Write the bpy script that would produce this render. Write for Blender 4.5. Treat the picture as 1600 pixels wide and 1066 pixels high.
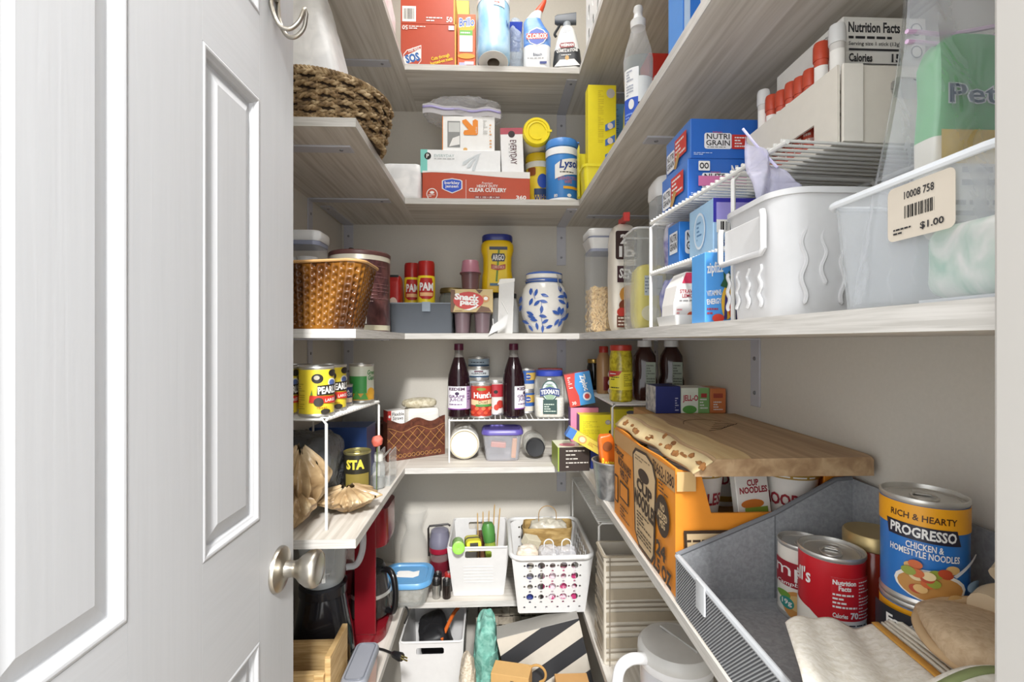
import bpy, bmesh, math, random
from mathutils import Vector, Matrix, noise
SC = bpy.context.scene; COL = SC.collection
for _o in list(bpy.data.objects): bpy.data.objects.remove(_o)
R = math.radians; PI = math.pi
# ---------------------------------------------------------------- camera, world, lights, exposure
H = 1.277; F = 740.0; PSI = math.atan(30 / 740); CP = math.cos(PSI); SP = math.sin(PSI)
cam = bpy.data.cameras.new('camera'); cam_o = bpy.data.objects.new('camera', cam); COL.objects.link(cam_o)
cam.sensor_width = 36; cam.lens = F / 1600 * 36; cam.clip_start = .02
cam_o.location = (0, 0, H); cam_o.rotation_euler = (PI / 2, 0, -PSI); SC.camera = cam_o
w = bpy.data.worlds.new('room_light'); SC.world = w; w.use_nodes = True
w.node_tree.nodes['Background'].inputs[0].default_value = (.965, .985, 1, 1)
w.node_tree.nodes['Background'].inputs[1].default_value = 1.5
def area(name, loc, target, size, power, col=(1, .97, .93), sy=None):
    l = bpy.data.lights.new(name, 'AREA'); l.energy = power; l.size = size; l.color = col
    if sy: l.shape = 'RECTANGLE'; l.size_y = sy
    o = bpy.data.objects.new(name, l); COL.objects.link(o); o.location = loc
    o.rotation_euler = (Vector(target) - Vector(loc)).to_track_quat('-Z', 'Y').to_euler(); return o
area('room_ceiling_light', (.14, -1.4, 2.9), (0, 1.4, 1.1), .3, 84, (1, .99, .975))
area('pantry_ceiling_light', (.0, .95, 2.70), (0, .95, 0), .4, 5.5, (1, .985, .96), sy=.9)
SC.view_settings.view_transform = 'Standard'; SC.view_settings.look = 'None'
SC.view_settings.gamma = 1; SC.view_settings.use_curve_mapping = False; SC.view_settings.exposure = .88

# ---------------------------------------------------------------- photograph pixel -> place
def dirn(px, py):
    a = (px - 800) / F; b = (533 - py) / F
    return Vector((a * CP + SP, CP - a * SP, b))
def pY(px, py, Y): d = dirn(px, py); return Vector((0, 0, H)) + d * (Y / d.y)
def pX(px, py, X): d = dirn(px, py); return Vector((0, 0, H)) + d * (X / d.x)
def xY(px, Y): d = dirn(px, 533); return Y * d.x / d.y
def yX(px, X): d = dirn(px, 533); return X * d.y / d.x
def zY(px, py, Y): return pY(px, py, Y).z
# ---------------------------------------------------------------- materials
def lin(h):
    h = h.lstrip('#'); o = []
    for i in (0, 2, 4):
        c = int(h[i:i + 2], 16) / 255
        o.append(c / 12.92 if c <= .04045 else ((c + .055) / 1.055) ** 2.4)
    return (*o, 1)
MATS = {}
def nodes(name):
    m = bpy.data.materials.new(name); m.use_nodes = True; nt = m.node_tree
    return m, nt, nt.nodes['Principled BSDF']
def C(h, rough=.45, metal=0., var=.05, bump=0., scale=60, emit=0):
    """plain surface of one colour with slight procedural mottling"""
    k = (h, rough, metal, var, bump, scale)
    if k in MATS: return MATS[k]
    m, nt, b = nodes('surface_' + h.strip('#'))
    b.inputs['Roughness'].default_value = rough; b.inputs['Metallic'].default_value = metal
    tc = nt.nodes.new('ShaderNodeTexCoord'); n = nt.nodes.new('ShaderNodeTexNoise'); n.inputs['Scale'].default_value = scale
    n.inputs['Detail'].default_value = 3
    nt.links.new(tc.outputs['Object'], n.inputs['Vector'])
    mx = nt.nodes.new('ShaderNodeMix'); mx.data_type = 'RGBA'; c = lin(h)
    mx.inputs[6].default_value = tuple(x * (1 - var) for x in c[:3]) + (1,)
    mx.inputs[7].default_value = tuple(min(1, x * (1 + var)) for x in c[:3]) + (1,)
    nt.links.new(n.outputs[0], mx.inputs[0]); nt.links.new(mx.outputs[2], b.inputs['Base Color'])
    if bump:
        bp = nt.nodes.new('ShaderNodeBump'); bp.inputs['Strength'].default_value = bump; bp.inputs['Distance'].default_value = .002
        nt.links.new(n.outputs[0], bp.inputs['Height']); nt.links.new(bp.outputs[0], b.inputs['Normal'])
    MATS[k] = m; return m
def mottle(name, c1, c2, scale=(1, 1, 1), nscale=20, rough=.6, bump=.2, detail=5, dist=.002, contrast=(.35, .65), metal=0, c3=None):
    """two/three tone stretched noise: wood grain, leather, cloth, laminate"""
    if name in MATS: return MATS[name]
    m, nt, b = nodes(name); b.inputs['Roughness'].default_value = rough; b.inputs['Metallic'].default_value = metal
    tc = nt.nodes.new('ShaderNodeTexCoord'); mp = nt.nodes.new('ShaderNodeMapping'); mp.inputs['Scale'].default_value = scale
    n = nt.nodes.new('ShaderNodeTexNoise'); n.inputs['Scale'].default_value = nscale; n.inputs['Detail'].default_value = detail
    n.inputs['Distortion'].default_value = .6
    cr = nt.nodes.new('ShaderNodeValToRGB'); e = cr.color_ramp.elements
    e[0].position, e[1].position = contrast; e[0].color = lin(c1); e[1].color = lin(c2)
    if c3: x = e.new((contrast[0] + contrast[1]) / 2); x.color = lin(c3)
    nt.links.new(tc.outputs['Object'], mp.inputs[0]); nt.links.new(mp.outputs[0], n.inputs['Vector'])
    nt.links.new(n.outputs[0], cr.inputs[0]); nt.links.new(cr.outputs[0], b.inputs['Base Color'])
    bp = nt.nodes.new('ShaderNodeBump'); bp.inputs['Strength'].default_value = bump; bp.inputs['Distance'].default_value = dist
    nt.links.new(n.outputs[0], bp.inputs['Height']); nt.links.new(bp.outputs[0], b.inputs['Normal'])
    MATS[name] = m; return m
def ribs(name, c1, c2, freq=300, axis='X', rough=.8, bump=.6, wob=.0, sharp=(.3, .7)):
    """striped / ribbed cloth"""
    if name in MATS: return MATS[name]
    m, nt, b = nodes(name); b.inputs['Roughness'].default_value = rough
    tc = nt.nodes.new('ShaderNodeTexCoord'); n = nt.nodes.new('ShaderNodeTexWave'); n.bands_direction = axis
    n.inputs['Scale'].default_value = freq; n.inputs['Distortion'].default_value = wob; n.inputs['Detail'].default_value = 2
    cr = nt.nodes.new('ShaderNodeValToRGB'); e = cr.color_ramp.elements
    e[0].position, e[1].position = sharp; e[0].color = lin(c1); e[1].color = lin(c2)
    nt.links.new(tc.outputs['Object'], n.inputs['Vector']); nt.links.new(n.outputs[1], cr.inputs[0]); nt.links.new(cr.outputs[0], b.inputs['Base Color'])
    bp = nt.nodes.new('ShaderNodeBump'); bp.inputs['Strength'].default_value = bump; bp.inputs['Distance'].default_value = .002
    nt.links.new(n.outputs[1], bp.inputs['Height']); nt.links.new(bp.outputs[0], b.inputs['Normal'])
    MATS[name] = m; return m
def clear(h='#ffffff', haze=.15, tint='#ffffff', rough=.1, bump=0., bscale=40, add=.45):
    """thin clear plastic or glass: mostly see-through with a coloured haze and a gloss"""
    k = ('clear', h, haze, tint, rough, bump, bscale, add)
    if k in MATS: return MATS[k]
    m, nt, b = nodes('clear_' + h.strip('#')); out = nt.nodes['Material Output']
    b.inputs['Base Color'].default_value = lin(h); b.inputs['Roughness'].default_value = rough
    t = nt.nodes.new('ShaderNodeBsdfTransparent'); t.inputs[0].default_value = lin(tint)
    lw = nt.nodes.new('ShaderNodeLayerWeight'); lw.inputs[0].default_value = .25
    mr = nt.nodes.new('ShaderNodeMapRange'); mr.inputs[3].default_value = haze; mr.inputs[4].default_value = min(1, haze + add)
    mx = nt.nodes.new('ShaderNodeMixShader')
    nt.links.new(lw.outputs[1], mr.inputs[0]); nt.links.new(mr.outputs[0], mx.inputs[0])
    nt.links.new(t.outputs[0], mx.inputs[1]); nt.links.new(b.outputs[0], mx.inputs[2]); nt.links.new(mx.outputs[0], out.inputs[0])
    if bump:
        tc = nt.nodes.new('ShaderNodeTexCoord'); n = nt.nodes.new('ShaderNodeTexNoise'); n.inputs['Scale'].default_value = bscale
        n.inputs['Distortion'].default_value = 1.2
        nt.links.new(tc.outputs['Object'], n.inputs['Vector'])
        bp = nt.nodes.new('ShaderNodeBump'); bp.inputs['Strength'].default_value = bump; bp.inputs['Distance'].default_value = .01
        nt.links.new(n.outputs[0], bp.inputs['Height']); nt.links.new(bp.outputs[0], b.inputs['Normal'])
    MATS[k] = m; return m
WHITE = C('#e9e8e5', .4); BLACK = C('#1b1a1a', .4); STEEL = C('#d2d0cb', .36, .75, var=.06); GOLD = C('#b99a52', .3, .8)
PLW = C('#dededd', .35); KRAFT = C('#b98d5a', .8, bump=.1); WIRE = C('#e6e5e1', .35)
# ---------------------------------------------------------------- geometry helpers: a geometry is (verts, faces)
def join(*gs):
    V, Fc = [], []
    for v, f in gs:
        n = len(V); V += [Vector(p) for p in v]; Fc += [tuple(i + n for i in q) for q in f]
    return V, Fc
def xf(g, loc=(0, 0, 0), rot=(0, 0, 0), s=(1, 1, 1)):
    from mathutils import Euler
    if not isinstance(s, (tuple, list)): s = (s, s, s)
    m = Matrix.Translation(loc) @ Euler(rot).to_matrix().to_4x4() @ Matrix.Diagonal((*s, 1))
    return [m @ Vector(p) for p in g[0]], g[1]
def box(w, d, h, x=0, y=0, z=0):
    """box standing on z, centred on x,y"""
    X, Y = w / 2, d / 2
    V = [(x + a * X, y + b * Y, z + c * h) for c in (0, 1) for a, b in ((-1, -1), (1, -1), (1, 1), (-1, 1))]
    return [Vector(p) for p in V], [(3, 2, 1, 0), (4, 5, 6, 7), (0, 1, 5, 4), (1, 2, 6, 5), (2, 3, 7, 6), (3, 0, 4, 7)]
def boxp(a, b):
    return box(b[0] - a[0], b[1] - a[1], b[2] - a[2], (a[0] + b[0]) / 2, (a[1] + b[1]) / 2, a[2])
def rr(w, d, r, n=5):
    """rounded rectangle loop"""
    r = min(r, w / 2 - 1e-5, d / 2 - 1e-5); P = []
    for cx, cy, a0 in ((w / 2 - r, -d / 2 + r, -90), (w / 2 - r, d / 2 - r, 0), (-w / 2 + r, d / 2 - r, 90), (-w / 2 + r, -d / 2 + r, 180)):
        for i in range(n + 1):
            a = R(a0 + 90 * i / n); P.append((cx + r * math.cos(a), cy + r * math.sin(a)))
    return P
def loft(loops, cap0=True, cap1=True):
    V, Fc = [], []; n = len(loops[0])
    for L in loops: V += [Vector(p) for p in L]
    for k in range(len(loops) - 1):
        for i in range(n):
            j = (i + 1) % n; Fc.append((k * n + i, k * n + j, (k + 1) * n + j, (k + 1) * n + i))
    if cap0: Fc.append(tuple(range(n - 1, -1, -1)))
    if cap1: Fc.append(tuple((len(loops) - 1) * n + i for i in range(n)))
    return V, Fc
def rbox(secs, n=5, cap0=True, cap1=True):
    """loft of rounded rectangles: secs = (w,d,r,z[,ox,oy])"""
    return loft([[(x + (s[4] if len(s) > 4 else 0), y + (s[5] if len(s) > 5 else 0), s[3]) for x, y in rr(s[0], s[1], s[2], n)] for s in secs], cap0, cap1)
def shell(w, d, h, r=.02, bw=None, bd=None, t=.003, lip=0, liph=.008, floor=True, n=5):
    """open-topped bin, wall thickness t, tapering to bw x bd at the base, optional rolled lip"""
    bw = bw or w; bd = bd or d; S = [(bw, bd, r, 0), (w, d, r, h - (liph if lip else 0))]
    if lip: S += [(w + 2 * lip, d + 2 * lip, r + lip, h - liph), (w + 2 * lip, d + 2 * lip, r + lip, h)]
    else: S += []
    S += [(w - 2 * t, d - 2 * t, max(r - t, .001), h), (bw - 2 * t, bd - 2 * t, max(r - t, .001), t)]
    return rbox(S, n)
def lathe(prof, seg=32, cap=True):
    V, Fc = [], []
    for r, z in prof:
        for i in range(seg): a = 2 * PI * i / seg; V.append(Vector((r * math.sin(a), -r * math.cos(a), z)))
    for k in range(len(prof) - 1):
        for i in range(seg): j = (i + 1) % seg; Fc.append((k * seg + i, k * seg + j, (k + 1) * seg + j, (k + 1) * seg + i))
    if cap:
        if prof[0][0] > 1e-6: Fc.append(tuple(range(seg - 1, -1, -1)))
        if prof[-1][0] > 1e-6: Fc.append(tuple((len(prof) - 1) * seg + i for i in range(seg)))
    return V, Fc
def tube(pts, r, seg=8, closed=False):
    P = [Vector(p) for p in pts]; n = len(P); loops = []; up = None
    for i in range(n):
        if closed: t = P[(i + 1) % n] - P[i - 1]
        else: t = P[min(i + 1, n - 1)] - P[max(i - 1, 0)]
        t.normalize()
        if up is None: up = t.orthogonal().normalized()
        up = (up - t * up.dot(t)); up = up.normalized() if up.length > 1e-6 else t.orthogonal().normalized()
        b = t.cross(up); rad = r[i] if isinstance(r, (list, tuple)) else r
        loops.append([P[i] + up * rad * math.cos(2 * PI * k / seg) + b * rad * math.sin(2 * PI * k / seg) for k in range(seg)])
    if closed: loops.append(loops[0])
    return loft(loops, not closed, not closed)
def arc(c, r, a0, a1, n, ax=('x', 'z')):
    P = []
    for i in range(n + 1):
        a = R(a0 + (a1 - a0) * i / n); v = Vector(c)
        setattr(v, ax[0], getattr(v, ax[0]) + r * math.cos(a)); setattr(v, ax[1], getattr(v, ax[1]) + r * math.sin(a)); P.append(v)
    return P
def spline(pts, n=6):
    """Catmull-Rom through pts"""
    P = [Vector(p) for p in pts]; P = [2 * P[0] - P[1]] + P + [2 * P[-1] - P[-2]]; O = []
    for i in range(1, len(P) - 2):
        for k in range(n):
            t = k / n; a, b, c, d = P[i - 1:i + 3]
            O.append(.5 * ((2 * b) + (c - a) * t + (2 * a - 5 * b + 4 * c - d) * t * t + (3 * b - a - 3 * c + d) * t ** 3))
    O.append(P[-2]); return O
def blob(sx, sy, sz, e=.35, nu=40, nv=24, amp=.006, freq=18, seed=0, ridge=True):
    """crumpled pillow: superellipsoid of full size sx,sy,sz standing on z=0, creased by noise"""
    def sg(v, p): return math.copysign(abs(v) ** p, v)
    V, Fc = [], []; sd = Vector((seed * 7.3, seed * 3.1, seed * 1.7))
    for j in range(nv + 1):
        f = -PI / 2 + PI * j / nv
        for i in range(nu):
            t = 2 * PI * i / nu
            p = Vector((sx / 2 * sg(math.cos(f), e) * sg(math.cos(t), e), sy / 2 * sg(math.cos(f), e) * sg(math.sin(t), e), sz / 2 * sg(math.sin(f), e)))
            q = p * freq + sd; k = noise.noise(q) * .5 + noise.noise(q * 2.3) * .3
            if ridge: k = (1 - abs(noise.noise(q * 1.3)) * 2.6) * .6 + k * .5
            p += p.normalized() * amp * k; p.z = max(p.z + sz / 2, 0); V.append(p)
    for j in range(nv):
        for i in range(nu):
            k = (i + 1) % nu; Fc.append((j * nu + i, j * nu + k, (j + 1) * nu + k, (j + 1) * nu + i))
    return V, Fc
def sheet(fn, nu, nv):
    """open surface from fn(u,v)"""
    V = [Vector(fn(i / nu, j / nv)) for j in range(nv + 1) for i in range(nu + 1)]
    return V, [(j * (nu + 1) + i, j * (nu + 1) + i + 1, (j + 1) * (nu + 1) + i + 1, (j + 1) * (nu + 1) + i) for j in range(nv) for i in range(nu)]
def poly(loops, t=.002):
    """flat outline with holes in x,y, thickness t (z 0..t)"""
    cu = bpy.data.curves.new('outline', 'CURVE'); cu.dimensions = '2D'; cu.fill_mode = 'BOTH'; cu.extrude = t / 2
    for L in loops:
        s = cu.splines.new('POLY'); s.points.add(len(L) - 1); s.use_cyclic_u = True
        for p, q in zip(s.points, L): p.co = (q[0], q[1], 0, 1)
    ob = bpy.data.objects.new('outline', cu); me = bpy.data.meshes.new_from_object(ob)
    V = [Vector((v.co.x, v.co.y, v.co.z + t / 2)) for v in me.vertices]; Fc = [tuple(p.vertices) for p in me.polygons]
    bpy.data.objects.remove(ob); bpy.data.curves.remove(cu); bpy.data.meshes.remove(me); return V, Fc
def circ(x, y, r, n=16, ry=None): return [(x + r * math.cos(2 * PI * i / n), y + (ry or r) * math.sin(2 * PI * i / n)) for i in range(n)]
def rrect(x0, y0, x1, y1, r=.0, n=4):
    if r <= 0: return [(x0, y0), (x1, y0), (x1, y1), (x0, y1)]
    return [(x + (x0 + x1) / 2, y + (y0 + y1) / 2) for x, y in rr(x1 - x0, y1 - y0, r, n)]
# ---------------------------------------------------------------- objects
DIM = {}; LAY = {}
def obj(name, g, mat, parent=None, smooth=True, bevel=0, solid=0, sub=0, ang=38, loc=None, rot=None):
    me = bpy.data.meshes.new(name); me.from_pydata([tuple(v) for v in g[0]], [], g[1])
    mats = mat if isinstance(mat, (list, tuple)) else [mat]
    for m in mats: me.materials.append(m)
    if smooth and len(me.polygons):
        me.polygons.foreach_set('use_smooth', [True] * len(me.polygons)); me.set_sharp_from_angle(angle=R(ang))
    me.update(); o = bpy.data.objects.new(name, me); COL.objects.link(o)
    if parent: o.parent = parent
    if loc is not None: o.location = loc
    if rot is not None: o.rotation_euler = rot
    if solid: s = o.modifiers.new('thickness', 'SOLIDIFY'); s.thickness = solid; s.offset = 0
    if sub: s = o.modifiers.new('smooth', 'SUBSURF'); s.levels = sub; s.render_levels = sub
    if bevel: b = o.modifiers.new('edge', 'BEVEL'); b.width = bevel; b.segments = 2; b.limit_method = 'ANGLE'
    return o
def tag(o, label, cat, group=None):
    o['label'] = label; o['category'] = cat
    if group: o['group'] = group
    return o
def thing(name, label, cat, loc, rz=0, group=None, rot=None):
    o = bpy.data.objects.new(name, None); COL.objects.link(o); o.empty_display_size = .02
    o.location = loc; o.rotation_euler = rot or (0, 0, rz); return tag(o, label, cat, group)
def face_cam(x, y): return -math.atan2(x, y)
def cyl_dim(o, r, h, r2=None, z0=0): DIM[o.name] = ('C', r, r2 or r, h, z0)
def box_dim(o, w, d, h): DIM[o.name] = ('B', w, d, h)
def carton(name, label, cat, loc, size, mats, rz=0, group=None, rot=None, bevel=.0012):
    """closed carton: mats = one material or dict by face F R L T K(back) D(bottom)"""
    w_, d_, h_ = size; g = box(w_, d_, h_); order = ['D', 'T', 'F', 'R', 'K', 'L']
    if not isinstance(mats, dict): mats = {'*': mats}
    ml = [mats.get(k, mats.get('*')) for k in order]
    o = obj(name, g, ml, smooth=False, bevel=bevel)
    for i, p in enumerate(o.data.polygons): p.material_index = i
    o.location = loc; o.rotation_euler = rot or (0, 0, rz); box_dim(o, *size)
    return tag(o, label, cat, group)
def mapper(o, face):
    d = DIM[o.name]
    if d[0] == 'B':
        _, w_, dd, h_ = d
        fr = {'F': ((-w_ / 2, -dd / 2, 0), (w_, 0, 0), (0, 0, h_), (0, -1, 0)), 'R': ((w_ / 2, -dd / 2, 0), (0, dd, 0), (0, 0, h_), (1, 0, 0)),
              'L': ((-w_ / 2, dd / 2, 0), (0, -dd, 0), (0, 0, h_), (-1, 0, 0)), 'T': ((-w_ / 2, -dd / 2, h_), (w_, 0, 0), (0, dd, 0), (0, 0, 1)),
              'K': ((w_ / 2, dd / 2, 0), (-w_, 0, 0), (0, 0, h_), (0, 1, 0))}[face]
        O, U, Vv, N = map(Vector, fr); return (lambda u, v, k: O + U * u + Vv * v + N * k), U.length, Vv.length
    if d[0] == 'P': return (lambda u, v, k: Vector(((d[1](v) + k) * math.sin((u - .5) * PI), -(d[1](v) + k) * math.cos((u - .5) * PI), v * d[2]))), PI * d[1](.5), d[2]
    _, r1, r2, h_, z0 = d
    def f(u, v, k):
        a = (u - .5) * PI; r = r1 + (r2 - r1) * v + k
        return Vector((r * math.sin(a), -r * math.cos(a), z0 + v * h_))
    return f, PI * (r1 + r2) / 2, h_
def asn(u): return .5 + math.asin(max(-1, min(1, 2 * u - 1))) / PI     # silhouette fraction -> fraction of the visible half turn
def lay(o): LAY[o.name] = LAY.get(o.name, 0) + 1; return .0003 + .00022 * LAY[o.name]
def cutx(g, xs):
    """slice flat geometry at each x so that it can be bent round a can"""
    bm = bmesh.new(); vs = [bm.verts.new(v) for v in g[0]]
    for f in g[1]:
        try: bm.faces.new([vs[i] for i in f])
        except ValueError: pass
    for x in xs: bmesh.ops.bisect_plane(bm, geom=bm.verts[:] + bm.edges[:] + bm.faces[:], plane_co=(x, 0, 0), plane_no=(1, 0, 0), dist=1e-7)
    bm.verts.index_update(); out = ([v.co.copy() for v in bm.verts], [tuple(v.index for v in f.verts) for f in bm.faces]); bm.free(); return out
def stamp(o, face, g, mat, name='print'):
    """lay flat x,y in 0..1 geometry on a face of o as a child"""
    f, W, Hh = mapper(o, face); k = lay(o)
    if DIM[o.name][0] in 'CP':
        xs = [p[0] for p in g[0]]; lo, hi = min(xs), max(xs); n = int((hi - lo) * 28)
        g = cutx(g, [lo + (hi - lo) * (i + 1) / (n + 1) for i in range(n)]) if n else g
        k += .0003
    c = obj(name, ([f(p[0], p[1], k) for p in g[0]], g[1]), mat, o, smooth=DIM[o.name][0] in 'CP'); return c
def fixu(o, u0, u1, s=True):
    return (asn(u0), asn(u1)) if DIM[o.name][0] in 'CP' and s else (u0, u1)
def dec(o, face, u0, v0, u1, v1, mat, r=0, name='print_panel'):
    u0, u1 = fixu(o, u0, u1); _, W, Hh = mapper(o, face)
    if r:
        L = rrect(u0 * W, v0 * Hh, u1 * W, v1 * Hh, r * min((u1 - u0) * W, (v1 - v0) * Hh)); L = [(x / W, y / Hh) for x, y in L]
    else: L = [(u0, v0), (u1, v0), (u1, v1), (u0, v1)]
    return stamp(o, face, ([Vector((x, y, 0)) for x, y in L], [tuple(range(len(L)))]), mat, name)
def dpoly(o, face, pts, mat, name='print_shape'):
    if DIM[o.name][0] in 'CP': pts = [(asn(x), y) for x, y in pts]
    V = [Vector((x, y, 0)) for x, y in pts]
    from mathutils.geometry import tessellate_polygon
    return stamp(o, face, (V, [tuple(t) for t in tessellate_polygon([V])]), mat, name)
def dell(o, face, u, v, ru, rv, mat, name='print_shape', n=20):
    return dpoly(o, face, [(u + ru * math.cos(2 * PI * i / n), v + rv * math.sin(2 * PI * i / n)) for i in range(n)], mat, name)
TXT = {}
def text_geo(s, bold=.0, shear=0, sp=1):
    k = (s, bold, shear, sp)
    if k in TXT: return TXT[k]
    cu = bpy.data.curves.new('text', 'FONT'); cu.body = s; cu.size = 1; cu.offset = bold; cu.resolution_u = 2; cu.shear = shear; cu.space_character = sp
    cu.align_x = 'CENTER'; cu.space_line = .85
    ob = bpy.data.objects.new('text', cu); me = bpy.data.meshes.new_from_object(ob)
    V = [v.co.copy() for v in me.vertices]; Fc = [tuple(p.vertices) for p in me.polygons]
    bpy.data.objects.remove(ob); bpy.data.curves.remove(cu); bpy.data.meshes.remove(me)
    x0 = min(p.x for p in V); x1 = max(p.x for p in V); y0 = min(p.y for p in V); y1 = max(p.y for p in V)
    TXT[k] = ([Vector(((p.x - x0) / (x1 - x0), (p.y - y0) / (y1 - y0), 0)) for p in V], Fc); return TXT[k]
def txt(o, face, s, u0, v0, u1, v1, mat, rot=0, bold=.015, shear=0, curve=0, name='lettering'):
    """text fitted into the rectangle u0..u1, v0..v1 of the face, then turned by rot degrees about its centre"""
    u0, u1 = fixu(o, u0, u1); g = text_geo(s, bold, shear); _, W, Hh = mapper(o, face)
    w_, h_ = (u1 - u0) * W, (v1 - v0) * Hh
    if 45 < abs(rot) % 180 < 135: w_, h_ = h_, w_
    ca, sa = math.cos(R(rot)), math.sin(R(rot)); cx, cy = (u0 + u1) / 2, (v0 + v1) / 2; V = []
    for p in g[0]:
        x, y = (p.x - .5) * w_, (p.y - .5) * h_ + curve * h_ * (1 - (2 * p.x - 1) ** 2)
        V.append(Vector((cx + (x * ca - y * sa) / W, cy + (x * sa + y * ca) / Hh, 0)))
    return stamp(o, face, (V, g[1]), mat, name)
def lines(o, face, u0, v0, u1, v1, n, mat, fill=.45, seed=1, name='small_print'):
    """block of n rows of print too small to read"""
    rnd = random.Random(seed); u0, u1 = fixu(o, u0, u1); g = []; dv = (v1 - v0) / n
    for i in range(n):
        y = v1 - (i + .5) * dv; x = u0
        while x < u1 - .01 * (u1 - u0):
            l = (u1 - u0) * rnd.uniform(.08, .22); e = min(x + l, u1)
            g.append(([Vector((x, y - dv * fill / 2, 0)), Vector((e, y - dv * fill / 2, 0)), Vector((e, y + dv * fill / 2, 0)), Vector((x, y + dv * fill / 2, 0))], [(0, 1, 2, 3)])); x = e + (u1 - u0) * .035
            if rnd.random() < .12: break
    return stamp(o, face, join(*g), mat, name)
def barcode(o, face, u0, v0, u1, v1, seed=3, back=True, vert=False, name='barcode'):
    if back: dec(o, face, u0, v0, u1, v1, C('#f4f2ec', .5), name='barcode_panel')
    rnd = random.Random(seed); g = []; m = .1; a, b = fixu(o, u0, u1); U, Vv = (b - a), (v1 - v0); x = m
    while x < 1 - m:
        l = rnd.choice((.012, .02, .03, .045)); e = min(x + l, 1 - m)
        q = [(x, .15), (e, .15), (e, .85), (x, .85)]
        if vert: q = [(yy, xx) for xx, yy in q]
        g.append(([Vector((a + U * xx, v0 + Vv * yy, 0)) for xx, yy in q], [(0, 1, 2, 3)])); x = e + rnd.choice((.012, .02, .035))
    return stamp(o, face, join(*g), BLACK, name)
def can(name, label, loc, r, h, mat, group=None, pull=True, band=None, rz=None, lid=None):
    """food can: label wrap body with steel rims, recessed steel lid and ring pull"""
    o = obj(name, lathe([(r * .97, 0), (r, .002), (r, .004), (r * .965, .006), (r * .965, h - .006), (r, h - .004), (r, h - .001), (r * .985, h), (r * .95, h), (r * .93, h - .005), (0.0001, h - .005)], 40, True), lid or STEEL)
    o.location = loc; o.rotation_euler = (0, 0, face_cam(loc[0], loc[1]) if rz is None else rz); tag(o, label, 'can', group)
    rr_ = r * .972
    obj('label_wrap', lathe([(r * .95, .006), (rr_, .0065), (rr_, h - .0065), (r * .95, h - .006)], 40, False), mat, o)
    cyl_dim(o, rr_, h - .013, z0=.0065)
    if pull:
        obj('lid_ring', xf(lathe([(r * .8, 0), (r * .83, .0012), (r * .86, 0)], 32, False), (0, 0, h - .0049)), lid or STEEL, o)
        q = obj('pull_tab', join(tube([(r * .3 * math.cos(a), r * .42 * math.sin(a) - r * .25, h - .0025) for a in [2 * PI * i / 18 for i in range(18)]], .0014, 6, True),
                box(r * .45, r * .35, .0016, 0, r * .22, h - .004)), lid or STEEL, o)
    return o
# ================================================================ the room
XL, XR, YB, YF, SD = -.55, .56, 1.75, .235, .2735
PAINT = mottle('greige_wall_paint', '#d0cbc1', '#d5d0c6', nscale=180, rough=.85, bump=.06, contrast=(.2, .8))
TRIMW = C('#b3b0ab', .35, var=.01)
def struct(name, g, mat, bevel=0):
    o = obj(name, g, mat, smooth=False, bevel=bevel); o['kind'] = 'structure'; return o
struct('floor', boxp((-1.9, -2.2, -.05), (1.9, YB + .1, 0)), mottle('vinyl_plank_floor', '#8f8578', '#a79c8d', (2, 14, 1), 6, .5, .05))
struct('ceiling', boxp((XL - .1, YF - .1, 2.75), (XR + .1, YB + .1, 2.8)), C('#f0efec', .9))
struct('wall_left', boxp((XL - .1, YF, 0), (XL, YB + .1, 2.75)), PAINT)
struct('wall_right', boxp((XR, YF, 0), (XR + .1, YB + .1, 2.75)), PAINT)
struct('wall_back', boxp((XL, YB, 0), (XR, YB + .1, 2.75)), PAINT)
JX = xY(1551, YF)
struct('wall_front', join(boxp((JX + .02, YF - .1, 0), (1.9, YF - .0005, 2.75)), boxp((-1.9, YF - .1, 0), (-.40, YF - .0005, 2.75)), boxp((-.40, YF - .1, 2.08), (JX + .02, YF, 2.75))), PAINT)
struct('trim_1', join(boxp((JX, YF - .115, 0), (JX + .0195, YF, 2.06)), boxp((JX + .0195, YF - .115, 0), (JX + .085, YF - .1005, 2.13))), TRIMW, .002)
struct('trim_2', join(boxp((-.3995, YF - .115, 0), (-.380, YF, 2.06)), boxp((-.465, YF - .115, 0), (-.3995, YF - .1005, 2.13))), TRIMW, .002)
struct('trim_3', boxp((-.379, YF - .115, 2.0605), (JX - .001, YF, 2.0795)), TRIMW, .002)

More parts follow.
